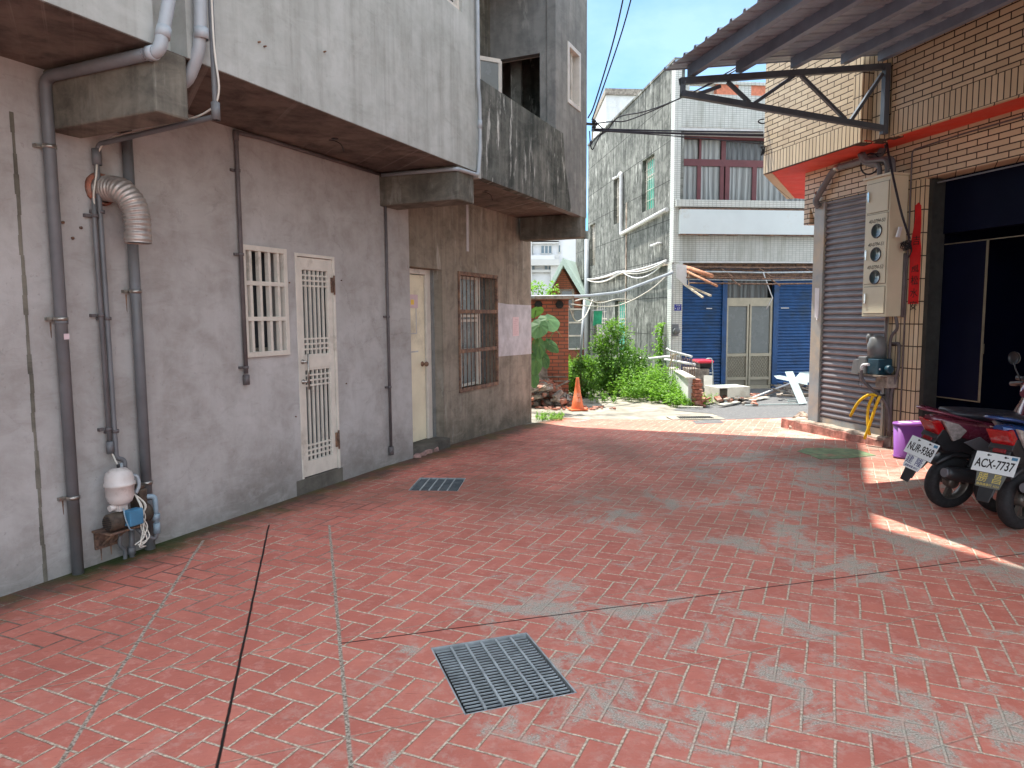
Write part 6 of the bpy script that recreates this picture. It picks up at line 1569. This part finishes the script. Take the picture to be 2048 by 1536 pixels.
# hand trolley frame
mb = MB(); pts = [Yat(1412, 718, 16.5), Yat(1424, 716, 16.5), Yat(1425, 740, 16.5), Yat(1427, 775, 16.5)]; mb.tube(elbow(pts, .08), .014, 8); mb.tube([Yat(1419, 746, 16.5), Yat(1427, 746, 16.5)], .01, 6)
o = build('tube_frame', mb, MT['galv'], None, pts[-1]); tag(o, 'thin bent metal tube frame standing right of the red lidded box', 'tube frame')
# broken railing
t = thing('broken_railing', Vector((4.0, 16.3, 0)), 'rusty broken railing with white pipes above the broken wall', 'railing')
rr = lambda x, y, Y: Yat(x, y, Y)
mb = MB(); mb.tube([rr(1333, 697, 16.8), rr(1340, 702, 16.8), rr(1383, 713, 15.6)], .028, 8); mb.tube([rr(1330, 719, 16.9), rr(1390, 729, 15.5)], .028, 8); build('white_pipe', mb, MT['whitepl'], t)
mb = MB()
for k in range(15):
    x = 1341 + k * 3.4; Y = 16.7 - k * .075; mb.tube([rr(x, 703 + k * .6 + (8 if k % 3 else 0), Y), rr(x + .5, 750 + k * .5, Y)], .009, 5)
build('bars', mb, MT['rust'], t)
mb = MB(); mb.bar(rr(1333, 748, 16.6), rr(1347, 708, 16.4), .03); mb.bar(rr(1340, 712, 16.4), rr(1358, 708, 16.4), .03); build('yellow_strut', mb, MT['palewood'], t)
# fallen cabinet and panels
t = thing('fallen_cabinet', G(1470, 800), 'yellowed white cabinet lying on its side in the debris before the blue shutters', 'broken cabinet')
f0 = G(1437, 808); f1 = G(1452, 808); f0.z = gz(f0.y); 
A0 = Vector((f0.x, f0.y, f0.z)); dx = Vector((.93, .25, 0)).normalized(); dy = Vector((-.25, .93, 0)).normalized()
mb = MB(); th = .02; Lx, Ly, Hh = .72, .55, .33
def cb(a0, a1, b0, b1, c0, c1): mb.obox(A0 + dx * (a0 + a1) / 2 + dy * (b0 + b1) / 2 + Vector((0, 0, (c0 + c1) / 2)), dx, dy, (0, 0, 1), (a1 - a0) / 2, (b1 - b0) / 2, (c1 - c0) / 2)
cb(0, Lx, 0, Ly, Hh - th, Hh); cb(0, th, 0, Ly, 0, Hh - th); cb(Lx - th, Lx, 0, Ly, .1, Hh - th); cb(th, Lx - th, Ly - th, Ly, 0, Hh - th); cb(.2, Lx, 0, th, .12, Hh - th)
build('carcass', mb, MT['panelwhite'], t, bevel=.003)
mb = MB(); 
for k in range(3): cb(.05 + .22 * k, .2 + .22 * k, .03, Ly - .03, Hh + .0015, Hh + .004)
build('top_strips', mb, MT['sheetwhite'], t)
R4 = random.Random(9)
specs = [('panelwhite', (1408, 776), (1425, 776), (1425, 751), (1408, 751), 16.3, 'white flat board leaning on the grey concrete block'),
         ('palewood', (1414, 795), (1432, 803), (1437, 793), (1422, 785), 15.0, 'tan broken panel left of the fallen cabinet'),
         ('sheetwhite', (1448, 808), (1455, 806), (1460, 793), (1452, 794), 14.2, 'small white angled strip inside the fallen cabinet')]
for m_, a, b, c, d, Y, lab in specs:
    mb = MB(); mb.prism([Yat(*a, Y), Yat(*b, Y), Yat(*c, Y + .12), Yat(*d, Y + .12)], (0, .02, 0)); o = build('loose_panel', mb, MT[m_], None, Yat(*a, Y)); tag(o, lab, 'panel')
for i, (q0, q1, w_, m_, lab) in enumerate((((1390, 815), (1440, 803), .06, 'palewood', 'tan batten lying left of the fallen cabinet'), ((1425, 806), (1530, 797), .07, 'palewood', 'long tan batten along the front of the debris'),
        ((1440, 814), (1475, 808), .12, 'panelwhite', 'white strip lying at the front edge of the debris'), ((1490, 812), (1600, 810), .04, 'sheetwhite', 'long thin pale strip at the lane edge of the debris'),
        ((1356, 816), (1405, 818), .05, 'panelwhite', 'thin white strip lying beside the foremost weeds'), ((1505, 799), (1600, 782), .04, 'whitepl', 'slender white pole slanting to the pale blue sheets'), ((1530, 793), (1612, 776), .04, 'rust', 'dark pole slanting to the pale blue sheets'),
        ((1500, 804), (1535, 797), .10, 'panelwhite', 'broad white slat right of the fallen cabinet'), ((1470, 800), (1500, 806), .05, 'wood', 'short grey stick before the fallen cabinet'), ((1575, 801), (1605, 800), .05, 'sheetwhite', 'upper short pale strip by the crossed sheets'), ((1575, 806), (1600, 806), .06, 'sheetwhite', 'lower short pale strip by the crossed sheets'))):
    a = G(*q0); b = G(*q1); up = Vector((0, 0, .02 + (.012 * (i % 3)))); lift = Vector((0, 0, .25 if i in (5, 6) else 0))
    mb = MB(); mb.bar(a + up, b + up + lift, w_, .018); o = build('batten', mb, MT[m_], None, a); tag(o, lab, 'strip')
for i in range(70):
    p = G(R4.uniform(1385, 1520), R4.uniform(790, 812)); br = R4.random() < .45
    if i > 50: p = G(R4.uniform(1392, 1412), R4.uniform(785, 815)); br = True
    chunk('bricksolid' if br else 'stone', (p.x, p.y, gz(p.y) + .03 + (R4.uniform(0, .12) if p.x < 4.4 else 0)), R4.uniform(.05, .22), R4.uniform(.05, .12), R4.uniform(.03, .07), (R4.uniform(-.3, .3), R4.uniform(-.3, .3), R4.uniform(0, 3)),
          'red brick piece in the demolition debris before the blue shutters' if br else 'grey mortar piece in the demolition debris before the blue shutters', 'rubble', 'brick pieces in the debris' if br else 'mortar pieces in the debris', 'broken_brick' if br else 'rubble_lump')
sh_ = [([(1570, 744), (1586, 743), (1614, 806), (1598, 809)], 14.7, 'long pale blue sheet standing slantwise across the others'), ([(1548, 752), (1560, 751), (1615, 762), (1615, 770), (1553, 757)], 15.2, 'narrow pale sheet pointing left out of the pile by the grey post'), ([(1590, 757), (1600, 746), (1640, 750), (1640, 772)], 15.6, 'rear pale sheet half hidden by the grey post'), ([(1597, 745), (1640, 742), (1640, 752), (1610, 752)], 16.0, 'topmost pale sheet scrap behind the grey post')]
for pl_, Y, lab in sh_:
    mb = MB(); mb.prism([Yat(q[0], q[1], Y - (q[1] - 745) * .012) for q in pl_], (.004, .02, .004)); o = build('metal_sheet', mb, MT['sheetwhite'], None, Yat(*pl_[0], Y)); tag(o, lab, 'metal sheet')
# dark pile below the crossed sheets
for i in range(26):
    p = G(R4.uniform(1540, 1625), R4.uniform(772, 800)); chunk('wood' if i % 2 else 'stone', (p.x, p.y, gz(p.y) + .04 + R4.uniform(0, .15)), R4.uniform(.1, .5), R4.uniform(.05, .15), .04, (R4.uniform(-.3, .3), R4.uniform(-.3, .3), R4.uniform(0, 3)), 'dark scrap piece under the pale blue sheets' , 'scrap', 'scrap under the pale sheets', 'scrap_piece')

# ---------------------------------------------------------------- cables
def cable(pts, r_, label, grp='power cables', mat='cable', sm=True):
    mb = MB(); mb.tube(smooth_path(pts, 5) if sm else pts, r_, 6); o = build('power_cable', mb, MT[mat], None, pts[0]); tag(o, label, 'cable', grp)
a0 = WA.P(7.9, 1.0, 4.42); Ya_ = a0.y
def aY(x, y, dy_=0): return Yat(x, y, Ya_ + dy_)
cable([aY(1176, 236), aY(1190, 205), Yat(1230, 70, 10.4), Yat(1262, -80, 9.6)], .011, 'upper left overhead cable rising from the house corner bracket into the sky')
cable([aY(1184, 240), aY(1196, 205), Yat(1245, 60, 10.4), Yat(1282, -80, 9.6)], .011, 'upper right overhead cable rising from the house corner bracket into the sky')
bx_ = WC.P(1.86, .66, 0); Yb = bx_.y
for i, (y0, y1, ym, r_, lab) in enumerate(((258, 264, 260, .012, 'topmost cable of the bundle crossing the lane'), (261, 270, 264, .014, 'thick middle cable of the bundle crossing the lane'), (262, 272, 266, .010, 'thin middle cable of the bundle crossing the lane'), (262, 288, 270, .009, 'lowest cable of the bundle crossing the lane'))):
    cable([aY(1184, y0), aY(1210, y0 + .5, -.15), Yat(1360, (y0 + y1) / 2 + (1 if i < 3 else -2), (Ya_ + Yb) / 2), Yat(1527, y1, Yb)], r_, lab)
cable([aY(1186, 238), aY(1206, 257), aY(1217, 257), aY(1238, 234, -.1), Yat(1290, 223, 11), Yat(1345, 203, 10.5), Yat(1385, 185, 10.2), Yat(1420, 166, 10), Yat(1480, 130, 9.8)], .009, 'upper looping black cable running towards the truss tip')
cable([aY(1190, 247), aY(1225, 243), aY(1255, 241), Yat(1320, 215, 11), Yat(1382, 186, 10.2), Yat(1425, 166, 10), Yat(1490, 130, 9.8)], .009, 'lower looping black cable running towards the truss tip')
cable([aY(1210, 261), aY(1190, 278), aY(1180, 292), aY(1184, 280)], .009, 'short drooping cable loop at the house corner')
cable([aY(1179, 262), aY(1181, 290), aY(1185, 299), aY(1190, 290), aY(1200, 272), aY(1214, 262)], .009, 'long drooping cable loop at the house corner')
t = thing('cable_bracket', WA.P(7.9, .95, 4.35), 'dark cable anchor with insulators on the corner of the grey house', 'cable bracket')
mb = MB(); mb.bar(WA.P(7.84, .9, 4.40), WA.P(7.98, 1.05, 4.40), .03)
for z in (4.34, 4.42): mb.lathe([(0, 0), (.03, 0), (.035, .02), (.02, .035), (.03, .05), (0, .055)], WA.P(7.93, 1.0, z), (.4, -.3, .3), 10)
build('insulators', mb, MT['blackplastic'], t)
t = thing('wall_bracket', WC.P(1.87, .62, 3.93), 'small tangle of black wire anchors on the edge of the cream tiled bay', 'cable bracket')
mb = MB()
for k in range(8): q_ = [Yat(1524 + rnd.uniform(-4, 7), 298 + rnd.uniform(-8, 14), Yb) for _ in range(4)]; mb.tube(smooth_path(q_, 4), .005, 5)
build('wires', mb, MT['black'], t)
mb = MB(); mb.tube(smooth_path([Yat(1528, 238, Yb), Yat(1519, 240, Yb), Yat(1517, 244, Yb), Yat(1524, 247, Yb), Yat(1530, 246, Yb)]), .01, 6); build('ring', mb, MT['black'], t)
# slack cables on the side wall of the corner house
Rg = random.Random(3)
for i, (zs, ze, dr, r_, lab) in enumerate(((2.98, 2.92, .02, .02, 'upper straight pale cable along the weathered side wall'), (2.95, 2.90, .16, .02, 'second pale cable hanging in a shallow curve on the side wall'), (2.90, 2.90, .10, .018, 'third pale cable hanging on the side wall'), (2.93, 2.94, .05, .018, 'fourth pale cable hanging on the side wall'))):
    pts = []
    for q, (s0_, s1_) in enumerate(((.2, 4.0), (4.0, 8.6))):
        seg = sag(DS.P(s0_, .12 + .02 * i, zs + .02 * q), DS.P(s1_, .12, ze), dr * (1 + .6 * ((i + q) % 2)) + .03, 8); pts += seg if not pts else seg[1:]
    mb = MB(); mb.tube(pts, r_, 6); o = build('wall_cable', mb, MT['whitepl'] if i != 2 else MT['wire'], None, pts[0]); tag(o, lab, 'cable', 'slack cables on the side wall')
for i, (pp, lab) in enumerate(((((1140, 608, 15), (1180, 612, 17), (1240, 610, 18), (1300, 580, 18), (1345, 540, 17.9)), 'lower slack white cable from the hut to the corner house'), (((1150, 602, 15), (1170, 598, 16), (1200, 606, 17), (1235, 598, 18), (1262, 600, 19)), 'knotted white cable between hut roof and side wall'), (((1138, 612, 15), (1148, 638, 15.5), (1158, 642, 16), (1172, 630, 17), (1185, 600, 18)), 'white cable looping down beside the hut'))):
    mb = MB(); mb.tube(smooth_path([Yat(*q) for q in pp]), .014, 6); o = build('slack_cable', mb, MT['wire'], None, Yat(*pp[0])); tag(o, lab, 'cable', 'slack cables by the hut')
mb = MB(); mb.tube(smooth_path([Yat(1251, 703, 19), Yat(1265, 714, 18.5), Yat(1290, 718, 18.2), Yat(1330, 714, 17.9), Yat(1343, 714, 17.8)]), .035, 8); o = build('ground_hose', mb, MT['whitepl'], None, Yat(1290, 718, 18)); tag(o, 'sagging white pipe low along the foot of the side wall', 'pipe')
mb = MB(); mb.prism([Yat(1188, 622, 17.6), Yat(1205, 622, 17.6), Yat(1203, 650, 17.5), Yat(1196, 648, 17.5), Yat(1186, 652, 17.5)], (0, .02, 0)); o = build('green_cloth', mb, MT['greennet'], None, Yat(1196, 622, 17.6)); tag(o, 'green cloth hanging above the tall dark bush', 'cloth')
mb = MB(); mb.tube([Yat(1184, 621, 17.6), Yat(1212, 620, 17.6)], .01, 6); mb.tube([Yat(1159, 742, 17.0), Yat(1169, 600, 17.6)], .03, 8); o = build('leaning_pole', mb, MT['pvclight'], None, Yat(1160, 742, 17)); tag(o, 'grey pole leaning between the hut and the weathered side wall', 'pole')

# ---------------------------------------------------------------- scooters
def scooter(name, loc, bearing, lean, label, col, panel, grp='scooters parked in front of the doorway', plate=None, tagkind=None, badge=None, full=True, lamp_big=False):
    root = thing(name, loc, label, 'scooter', grp)
    b = radians(bearing); h = Vector((sin(b), cos(b), 0)); l = Vector((-h.y, h.x, 0))
    la = radians(lean); up = Vector((0, 0, 1)) * cos(la) + l * sin(la); lf = l * cos(la) - Vector((0, 0, 1)) * sin(la)
    O_ = Vector(loc)
    def W_(x, y, z): return O_ + h * x + lf * y + up * z
    def sec(x, zc, w, hh, n=16, ex=2.6, y0=0, tilt=0):
        out = []
        for k in range(n):
            a = 2 * pi * k / n; ca, sa = cos(a), sin(a)
            yy = w * math.copysign(abs(ca) ** (2 / ex), ca); zz = hh * math.copysign(abs(sa) ** (2 / ex), sa)
            out.append(W_(x + tilt * zz, y0 + yy, zc + zz))
        return out
    def loft(nm, secs, mat, par=root, **k):
        mb = MB(); mb.loft([sec(*s_[:4], **(s_[4] if len(s_) > 4 else {})) for s_ in secs]); return build(nm, mb, MT[mat], par, **k)
    def prof(nm, poly, y0, y1, mat, par=root, bevel=.006):
        mb = MB(); mb.prism([W_(x, y0, z) for x, z in poly], W_(0, y1, 0) - W_(0, y0, 0)); return build(nm, mb, MT[mat], par, bevel=bevel)
    def wheel(nm, x, R_=.222):
        w = build(nm, MB(), MT['tyre'], root) if False else None
        mb = MB(); c = W_(x, 0, R_)
        mb.lathe([(R_ * .62, -.040), (R_ * .80, -.052), (R_ * .93, -.045), (R_ * .99, -.022), (R_, 0), (R_ * .99, .022), (R_ * .93, .045), (R_ * .80, .052), (R_ * .62, .040)], c, lf, 48)
        ty = build(nm, mb, MT['tyre'], root, recalc=False)
        rm = MB(); rm.lathe([(R_ * .62, -.040), (R_ * .58, -.032), (R_ * .56, 0), (R_ * .58, .032), (R_ * .62, .040)], c, lf, 36)
        rm.lathe([(0, -.045), (.04, -.045), (.05, -.03), (.05, .03), (.04, .045), (0, .045)], c, lf, 20)
        for k in range(3):
            a = 2 * pi * k / 3 + .4
            for da in (-.17, .17):
                d = h * cos(a + da) + up * sin(a + da); d0 = h * cos(a) + up * sin(a)
                rm.bar(c + d0 * .03, c + d * R_ * .58, .026, .026, up=lf)
        build('rim', rm, MT['rimgrey'], ty)
    wheel('rear_wheel', 0); wheel('front_wheel', 1.24)
    # tail, seat, rail
    loft('tail_body', [(-.30, .775, .035, .02), (-.22, .755, .075, .045), (-.08, .705, .118, .09), (.15, .655, .138, .115), (.45, .58, .145, .125), (.62, .50, .12, .13), (.70, .45, .09, .12)], col)
    loft('seat', [(-.16, .825, .05, .012), (-.12, .82, .105, .028), (.1, .795, .13, .042), (.3, .775, .135, .045), (.5, .755, .125, .045), (.66, .74, .10, .035), (.70, .735, .05, .012)], 'seat')
    mb = MB(); pts = [W_(.10, .135, .755), W_(-.10, .135, .80), W_(-.26, .10, .84), W_(-.345, .05, .855), W_(-.36, 0, .857), W_(-.345, -.05, .855), W_(-.26, -.10, .84), W_(-.10, -.135, .80), W_(.10, -.135, .755)]
    pts = smooth_path(pts, 4); n_ = len(pts); base = len(mb.v)
    secs = []
    for i, p in enumerate(pts):
        t_ = (pts[min(i + 1, n_ - 1)] - pts[max(i - 1, 0)]).normalized(); s_ = t_.cross(up).normalized(); k = .35 + .65 * sin(pi * i / (n_ - 1)) ** .5
        secs.append([p + s_ * .028 * k * cos(a) + up * .013 * k * sin(a) for a in [2 * pi * q / 10 for q in range(10)]])
    mb.loft(secs); build('grab_rail', mb, MT[col], root)
    prof('under_tail', [(-.27, .62), (-.22, .70), (.1, .60), (.42, .44), (.40, .30), (.2, .44), (.0, .50), (-.18, .52)], -.085, .085, 'blackplastic')
    # lamps
    prof('tail_lamp', [(-.325, .765), (-.25, .772), (-.14, .625), (-.165, .595), (-.225, .62)], -.082, .082, 'redlens', bevel=.012)
    for sg in (-1, 1):
        mb = MB(); q = [(-.245, .777), (-.11, .745), (-.035, .69), (-.085, .625), (-.135, .605)]
        mb.prism([W_(x, sg * (.078 + (x + .245) * .12), z) for x, z in q], lf * sg * .022); build('indicator', mb, MT['clearlens'], root, bevel=.004)
        mb = MB(); q = [(-.06, .60), (.08, .64), (.30, .50), (.55, .33), (.58, .27), (.50, .27), (.2, .45)]
        mb.prism([W_(x, sg * .128, z) for x, z in q], lf * sg * .014); build('side_strip', mb, MT[panel], root, bevel=.004)
    if lamp_big:
        mb = MB()
        for sg in (-1, 1): mb.prism([W_(x, sg * .116, z) for x, z in ((-.15, .80), (.45, .64), (.45, .60), (-.10, .755))], lf * sg * .03)
        build('silver_panel', mb, MT['silverpaint'], root, bevel=.004)
    # plate bracket
    ax_ = Vector((-.30, 0, .60)); pb = Vector((-.445, 0, .30)); dd = (W_(-.265, 0, .61) - W_(-.40, 0, .33)).normalized(); nn = lf.cross(dd).normalized()
    if nn.dot(h) > 0: nn = -nn
    top = W_(-.262, 0, .615)
    def pl(nm, s0, s1, hw0, hw1, off, mat, par, bv=.012, th=.003):
        mb = MB(); a = top - dd * s0 + nn * off; c = top - dd * s1 + nn * off
        mb.prism([a - lf * hw0, a + lf * hw0, c + lf * hw1, c - lf * hw1], nn * th)
        return build(nm, mb, MT[mat], par, bevel=bv)
    pl('rear_fender', -.02, .36, .075, .055, -.012, 'blackplastic', root, .006, .012)
    prof('fender_bracket', [(-.25, .60), (-.10, .55), (.06, .50), (.02, .44), (-.20, .50), (-.33, .36)], -.05, .05, 'blackplastic')
    mb = MB(); a = top - dd * -.005; mb.prism([a - lf * .045 + nn * .002, a + lf * .045 + nn * .002, a + lf * .045 - dd * .03 + nn * .002, a - lf * .045 - dd * .03 + nn * .002], nn * .012); build('reflector', mb, MT['darkred'], root, bevel=.003)
    if plate:
        P_ = pl('number_plate', .035, .185, .150, .150, .006, 'plate', root, .0014, .0025)
        P_.modifiers.clear() if False else None
        cx = top - dd * .122 + nn * .0092
        text('plate_characters', plate, .092, MT['ink'], P_, cx, -lf if (-lf).dot(h.cross(Vector((0, 0, 1)))) > 0 else lf, dd, ext=.0005, xs=.66, bold=.0016)
        for q, m_ in ((.06, 'black'), (-.06, 'black')):
            mb = MB(); mb.lathe([(0, 0), (.008, 0), (.008, .004), (0, .004)], top - dd * .055 - lf * q + nn * .0086, nn, 8); mb.bar(top - dd * .055 - lf * q + nn * .011, top - dd * .055 - lf * (q + .02) + nn * .011, .004); build('plate_bolt', mb, MT[m_], P_)
        mb = MB(); a = top - dd * .045 + nn * .0088; mb.prism([a - lf * .10, a - lf * .14, a - lf * .14 - dd * .022, a - lf * .10 - dd * .022], nn * .0006); build('blue_sticker', mb, MT['blue'], P_)
    if tagkind:
        T_ = pl('shop_tag', .187, .295, .105, .085, .003, tagkind[1], root, .001, .0025)
        for i, ch in enumerate(tagkind[0]):
            text('tag_character', ch, .075, MT[tagkind[2]], T_, top - dd * .228 + nn * .0062 - lf * (i * .1 - .05), (-lf), dd, ext=.0005)
        text('tag_small_print', tagkind[3], .022, MT[tagkind[2]], T_, top - dd * .277 + nn * .0062, (-lf), dd, ext=.0005)
    pl('mud_flap', .29, .40, .055, .045, -.004, 'blackplastic', root, .012, .008)
    # engine, muffler
    loft('engine_case', [(-.02, .26, .05, .07, dict(y0=.09)), (.15, .27, .06, .09, dict(y0=.09)), (.5, .27, .06, .09, dict(y0=.08)), (.6, .30, .03, .05, dict(y0=.07))], 'blackplastic')
    mb = MB(); mb.tube([W_(-.20, -.15, .36), W_(-.17, -.15, .355), W_(.12, -.15, .31), W_(.30, -.14, .27), W_(.36, -.13, .24), W_(.52, -.10, .2)], .05, 18, rad=[.035, .052, .064, .058, .02, .016]); build('muffler', mb, MT['blackplastic'], root)
    mb = MB(); mb.tube([W_(-.215, -.15, .363), W_(-.19, -.15, .36)], .036, 16); build('muffler_cap', mb, MT['stripegrey'], root)
    mb = MB(); mb.tube([W_(.02, -.10, .24), W_(.10, -.11, .56)], .018, 10); 
    for k in range(8): q_ = W_(.03 + .008 * k, -.102, .30 + .03 * k); mb.lathe([(.02, -.004), (.03, 0), (.02, .004)], q_, up, 12)
    build('shock_absorber', mb, MT['blackplastic'], root)
    loft('inner_fender', [(-.20, .40, .05, .02), (-.05, .47, .06, .03), (.15, .45, .06, .04), (.24, .36, .05, .06)], 'blackplastic')
    if badge: text('side_badge', badge, .05, MT['silverpaint'], root, W_(.26, -.1445, .625), h * -1 if (-h).dot(Vector((1, 0, 0))) > 0 else h, up, ext=.002, shear=.2)
    if full:
        prof('floor_board', [(.58, .40), (.60, .25), (.95, .25), (1.02, .36), (1.0, .38), (.92, .30), (.66, .30)], -.15, .15, 'blackplastic')
        loft('leg_shield', [(.95, .34, .16, .03), (.99, .5, .19, .05), (1.02, .7, .20, .05), (1.0, .88, .15, .05), (.96, .97, .08, .03)] if False else [(1.0, .36, .13, .12), (1.02, .55, .19, .10), (1.0, .75, .18, .10), (.96, .92, .12, .06)], col)
        mb = MB(); mb.loft([[W_(x + dx_, y, z) for (dx_, y) in ((-.03, -w), (.05, -w * .7), (.09, 0), (.05, w * .7), (-.03, w))] for (x, z, w) in ((1.06, .32, .12), (1.04, .5, .17), (1.0, .72, .20), (.95, .92, .14), (.93, 1.0, .08))]); build('front_cover', mb, MT[col], root)
        mb = MB(); mb.tube([W_(1.08, .08, .55), W_(1.24, .08, .222)], .018, 8); mb.tube([W_(1.08, -.08, .55), W_(1.24, -.08, .222)], .018, 8); mb.tube([W_(.95, 0, .95), W_(1.10, 0, .5)], .03, 8); build('fork', mb, MT['stripegrey'], root)
        mb = MB(); mb.loft([[W_(1.24 + .25 * cos(a), y, .222 + .25 * sin(a)) for y in (-.07, -.04, 0, .04, .07)] + [W_(1.24 + .235 * cos(a), y, .222 + .235 * sin(a)) for y in (.07, .0, -.07)] for a in [pi * .05 + pi * .75 * q / 8 for q in range(9)]]); build('front_fender', mb, MT[col], root)
        mb = MB(); mb.tube(smooth_path([W_(.86, .36, 1.0), W_(.90, .2, 1.02), W_(.93, 0, 1.0), W_(.90, -.2, 1.02), W_(.86, -.36, 1.0)]), .014, 10); 
        for sg in (-1, 1): mb.tube([W_(.865, sg * .25, 1.005), W_(.85, sg * .37, .998)], .02, 10)
        hb = build('handlebar', mb, MT['blackplastic'], root)
        loft('instrument_cowl', [(.84, 1.0, .05, .02), (.90, 1.02, .12, .045), (1.0, 1.0, .12, .06), (1.06, .95, .06, .03)], col)
        for sg in (-1, 1):
            mb = MB(); mb.tube([W_(.90, sg * .22, 1.03), W_(.92, sg * .26, 1.13), W_(.91, sg * .29, 1.18)], .006, 6); mr = build('mirror_stem', mb, MT['blackplastic'], root)
            mb = MB(); mb.lathe([(0, -.012), (.045, -.010), (.056, 0), (.055, .008)], W_(.905, sg * .30, 1.22), h, 20); build('mirror_shell', mb, MT['blackplastic'], mr)
            mb = MB(); mb.lathe([(0, 0), (.052, 0), (.052, .003)], W_(.8905, sg * .30, 1.22), h, 20); build('mirror_glass', mb, MT['mirror'], mr)
        mb = MB(); mb.bar(W_(.45, .12, .25), W_(.38, .26, .02), .02); build('side_stand', mb, MT['stripegrey'], root)
    return root
def wheel_at(px, py): p = G(px, py); return Vector((p.x, p.y, 0))
scooter('scooter', wheel_at(1893, 1014), 80, -7, 'maroon scooter with red tail lamp parked nearer the purple bin', 'maroonpaint', 'stripegrey', plate='NUR-9368', tagkind=('建隆', 'plate', 'navy', '建隆車業 0912'), badge='SHELO')
scooter('scooter', wheel_at(2036, 1057), 66, 0, 'blue and silver scooter with a gold shop tag at the right edge', 'bluepaint', 'silverpaint', plate='ACX-7737', tagkind=('勝昌', 'taggrey', 'tagyellow', '勝昌機車行 3556'), badge=None, lamp_big=True)
# third scooter inside the dark hall, only mirror and red cover catch light
mp_ = Zat(2031, 717, 1.215)
b3 = 262; bb = radians(b3); h3 = Vector((sin(bb), cos(bb), 0)); l3 = Vector((-h3.y, h3.x, 0))
org = Vector((mp_.x, mp_.y, 0)) - h3 * .89 - l3 * -.30
scooter('scooter', Vector((org.x, org.y, 0.0)), b3, 0, 'dark red scooter standing inside the unlit doorway with only its mirror and cover visible', 'maroonpaint', 'stripegrey')
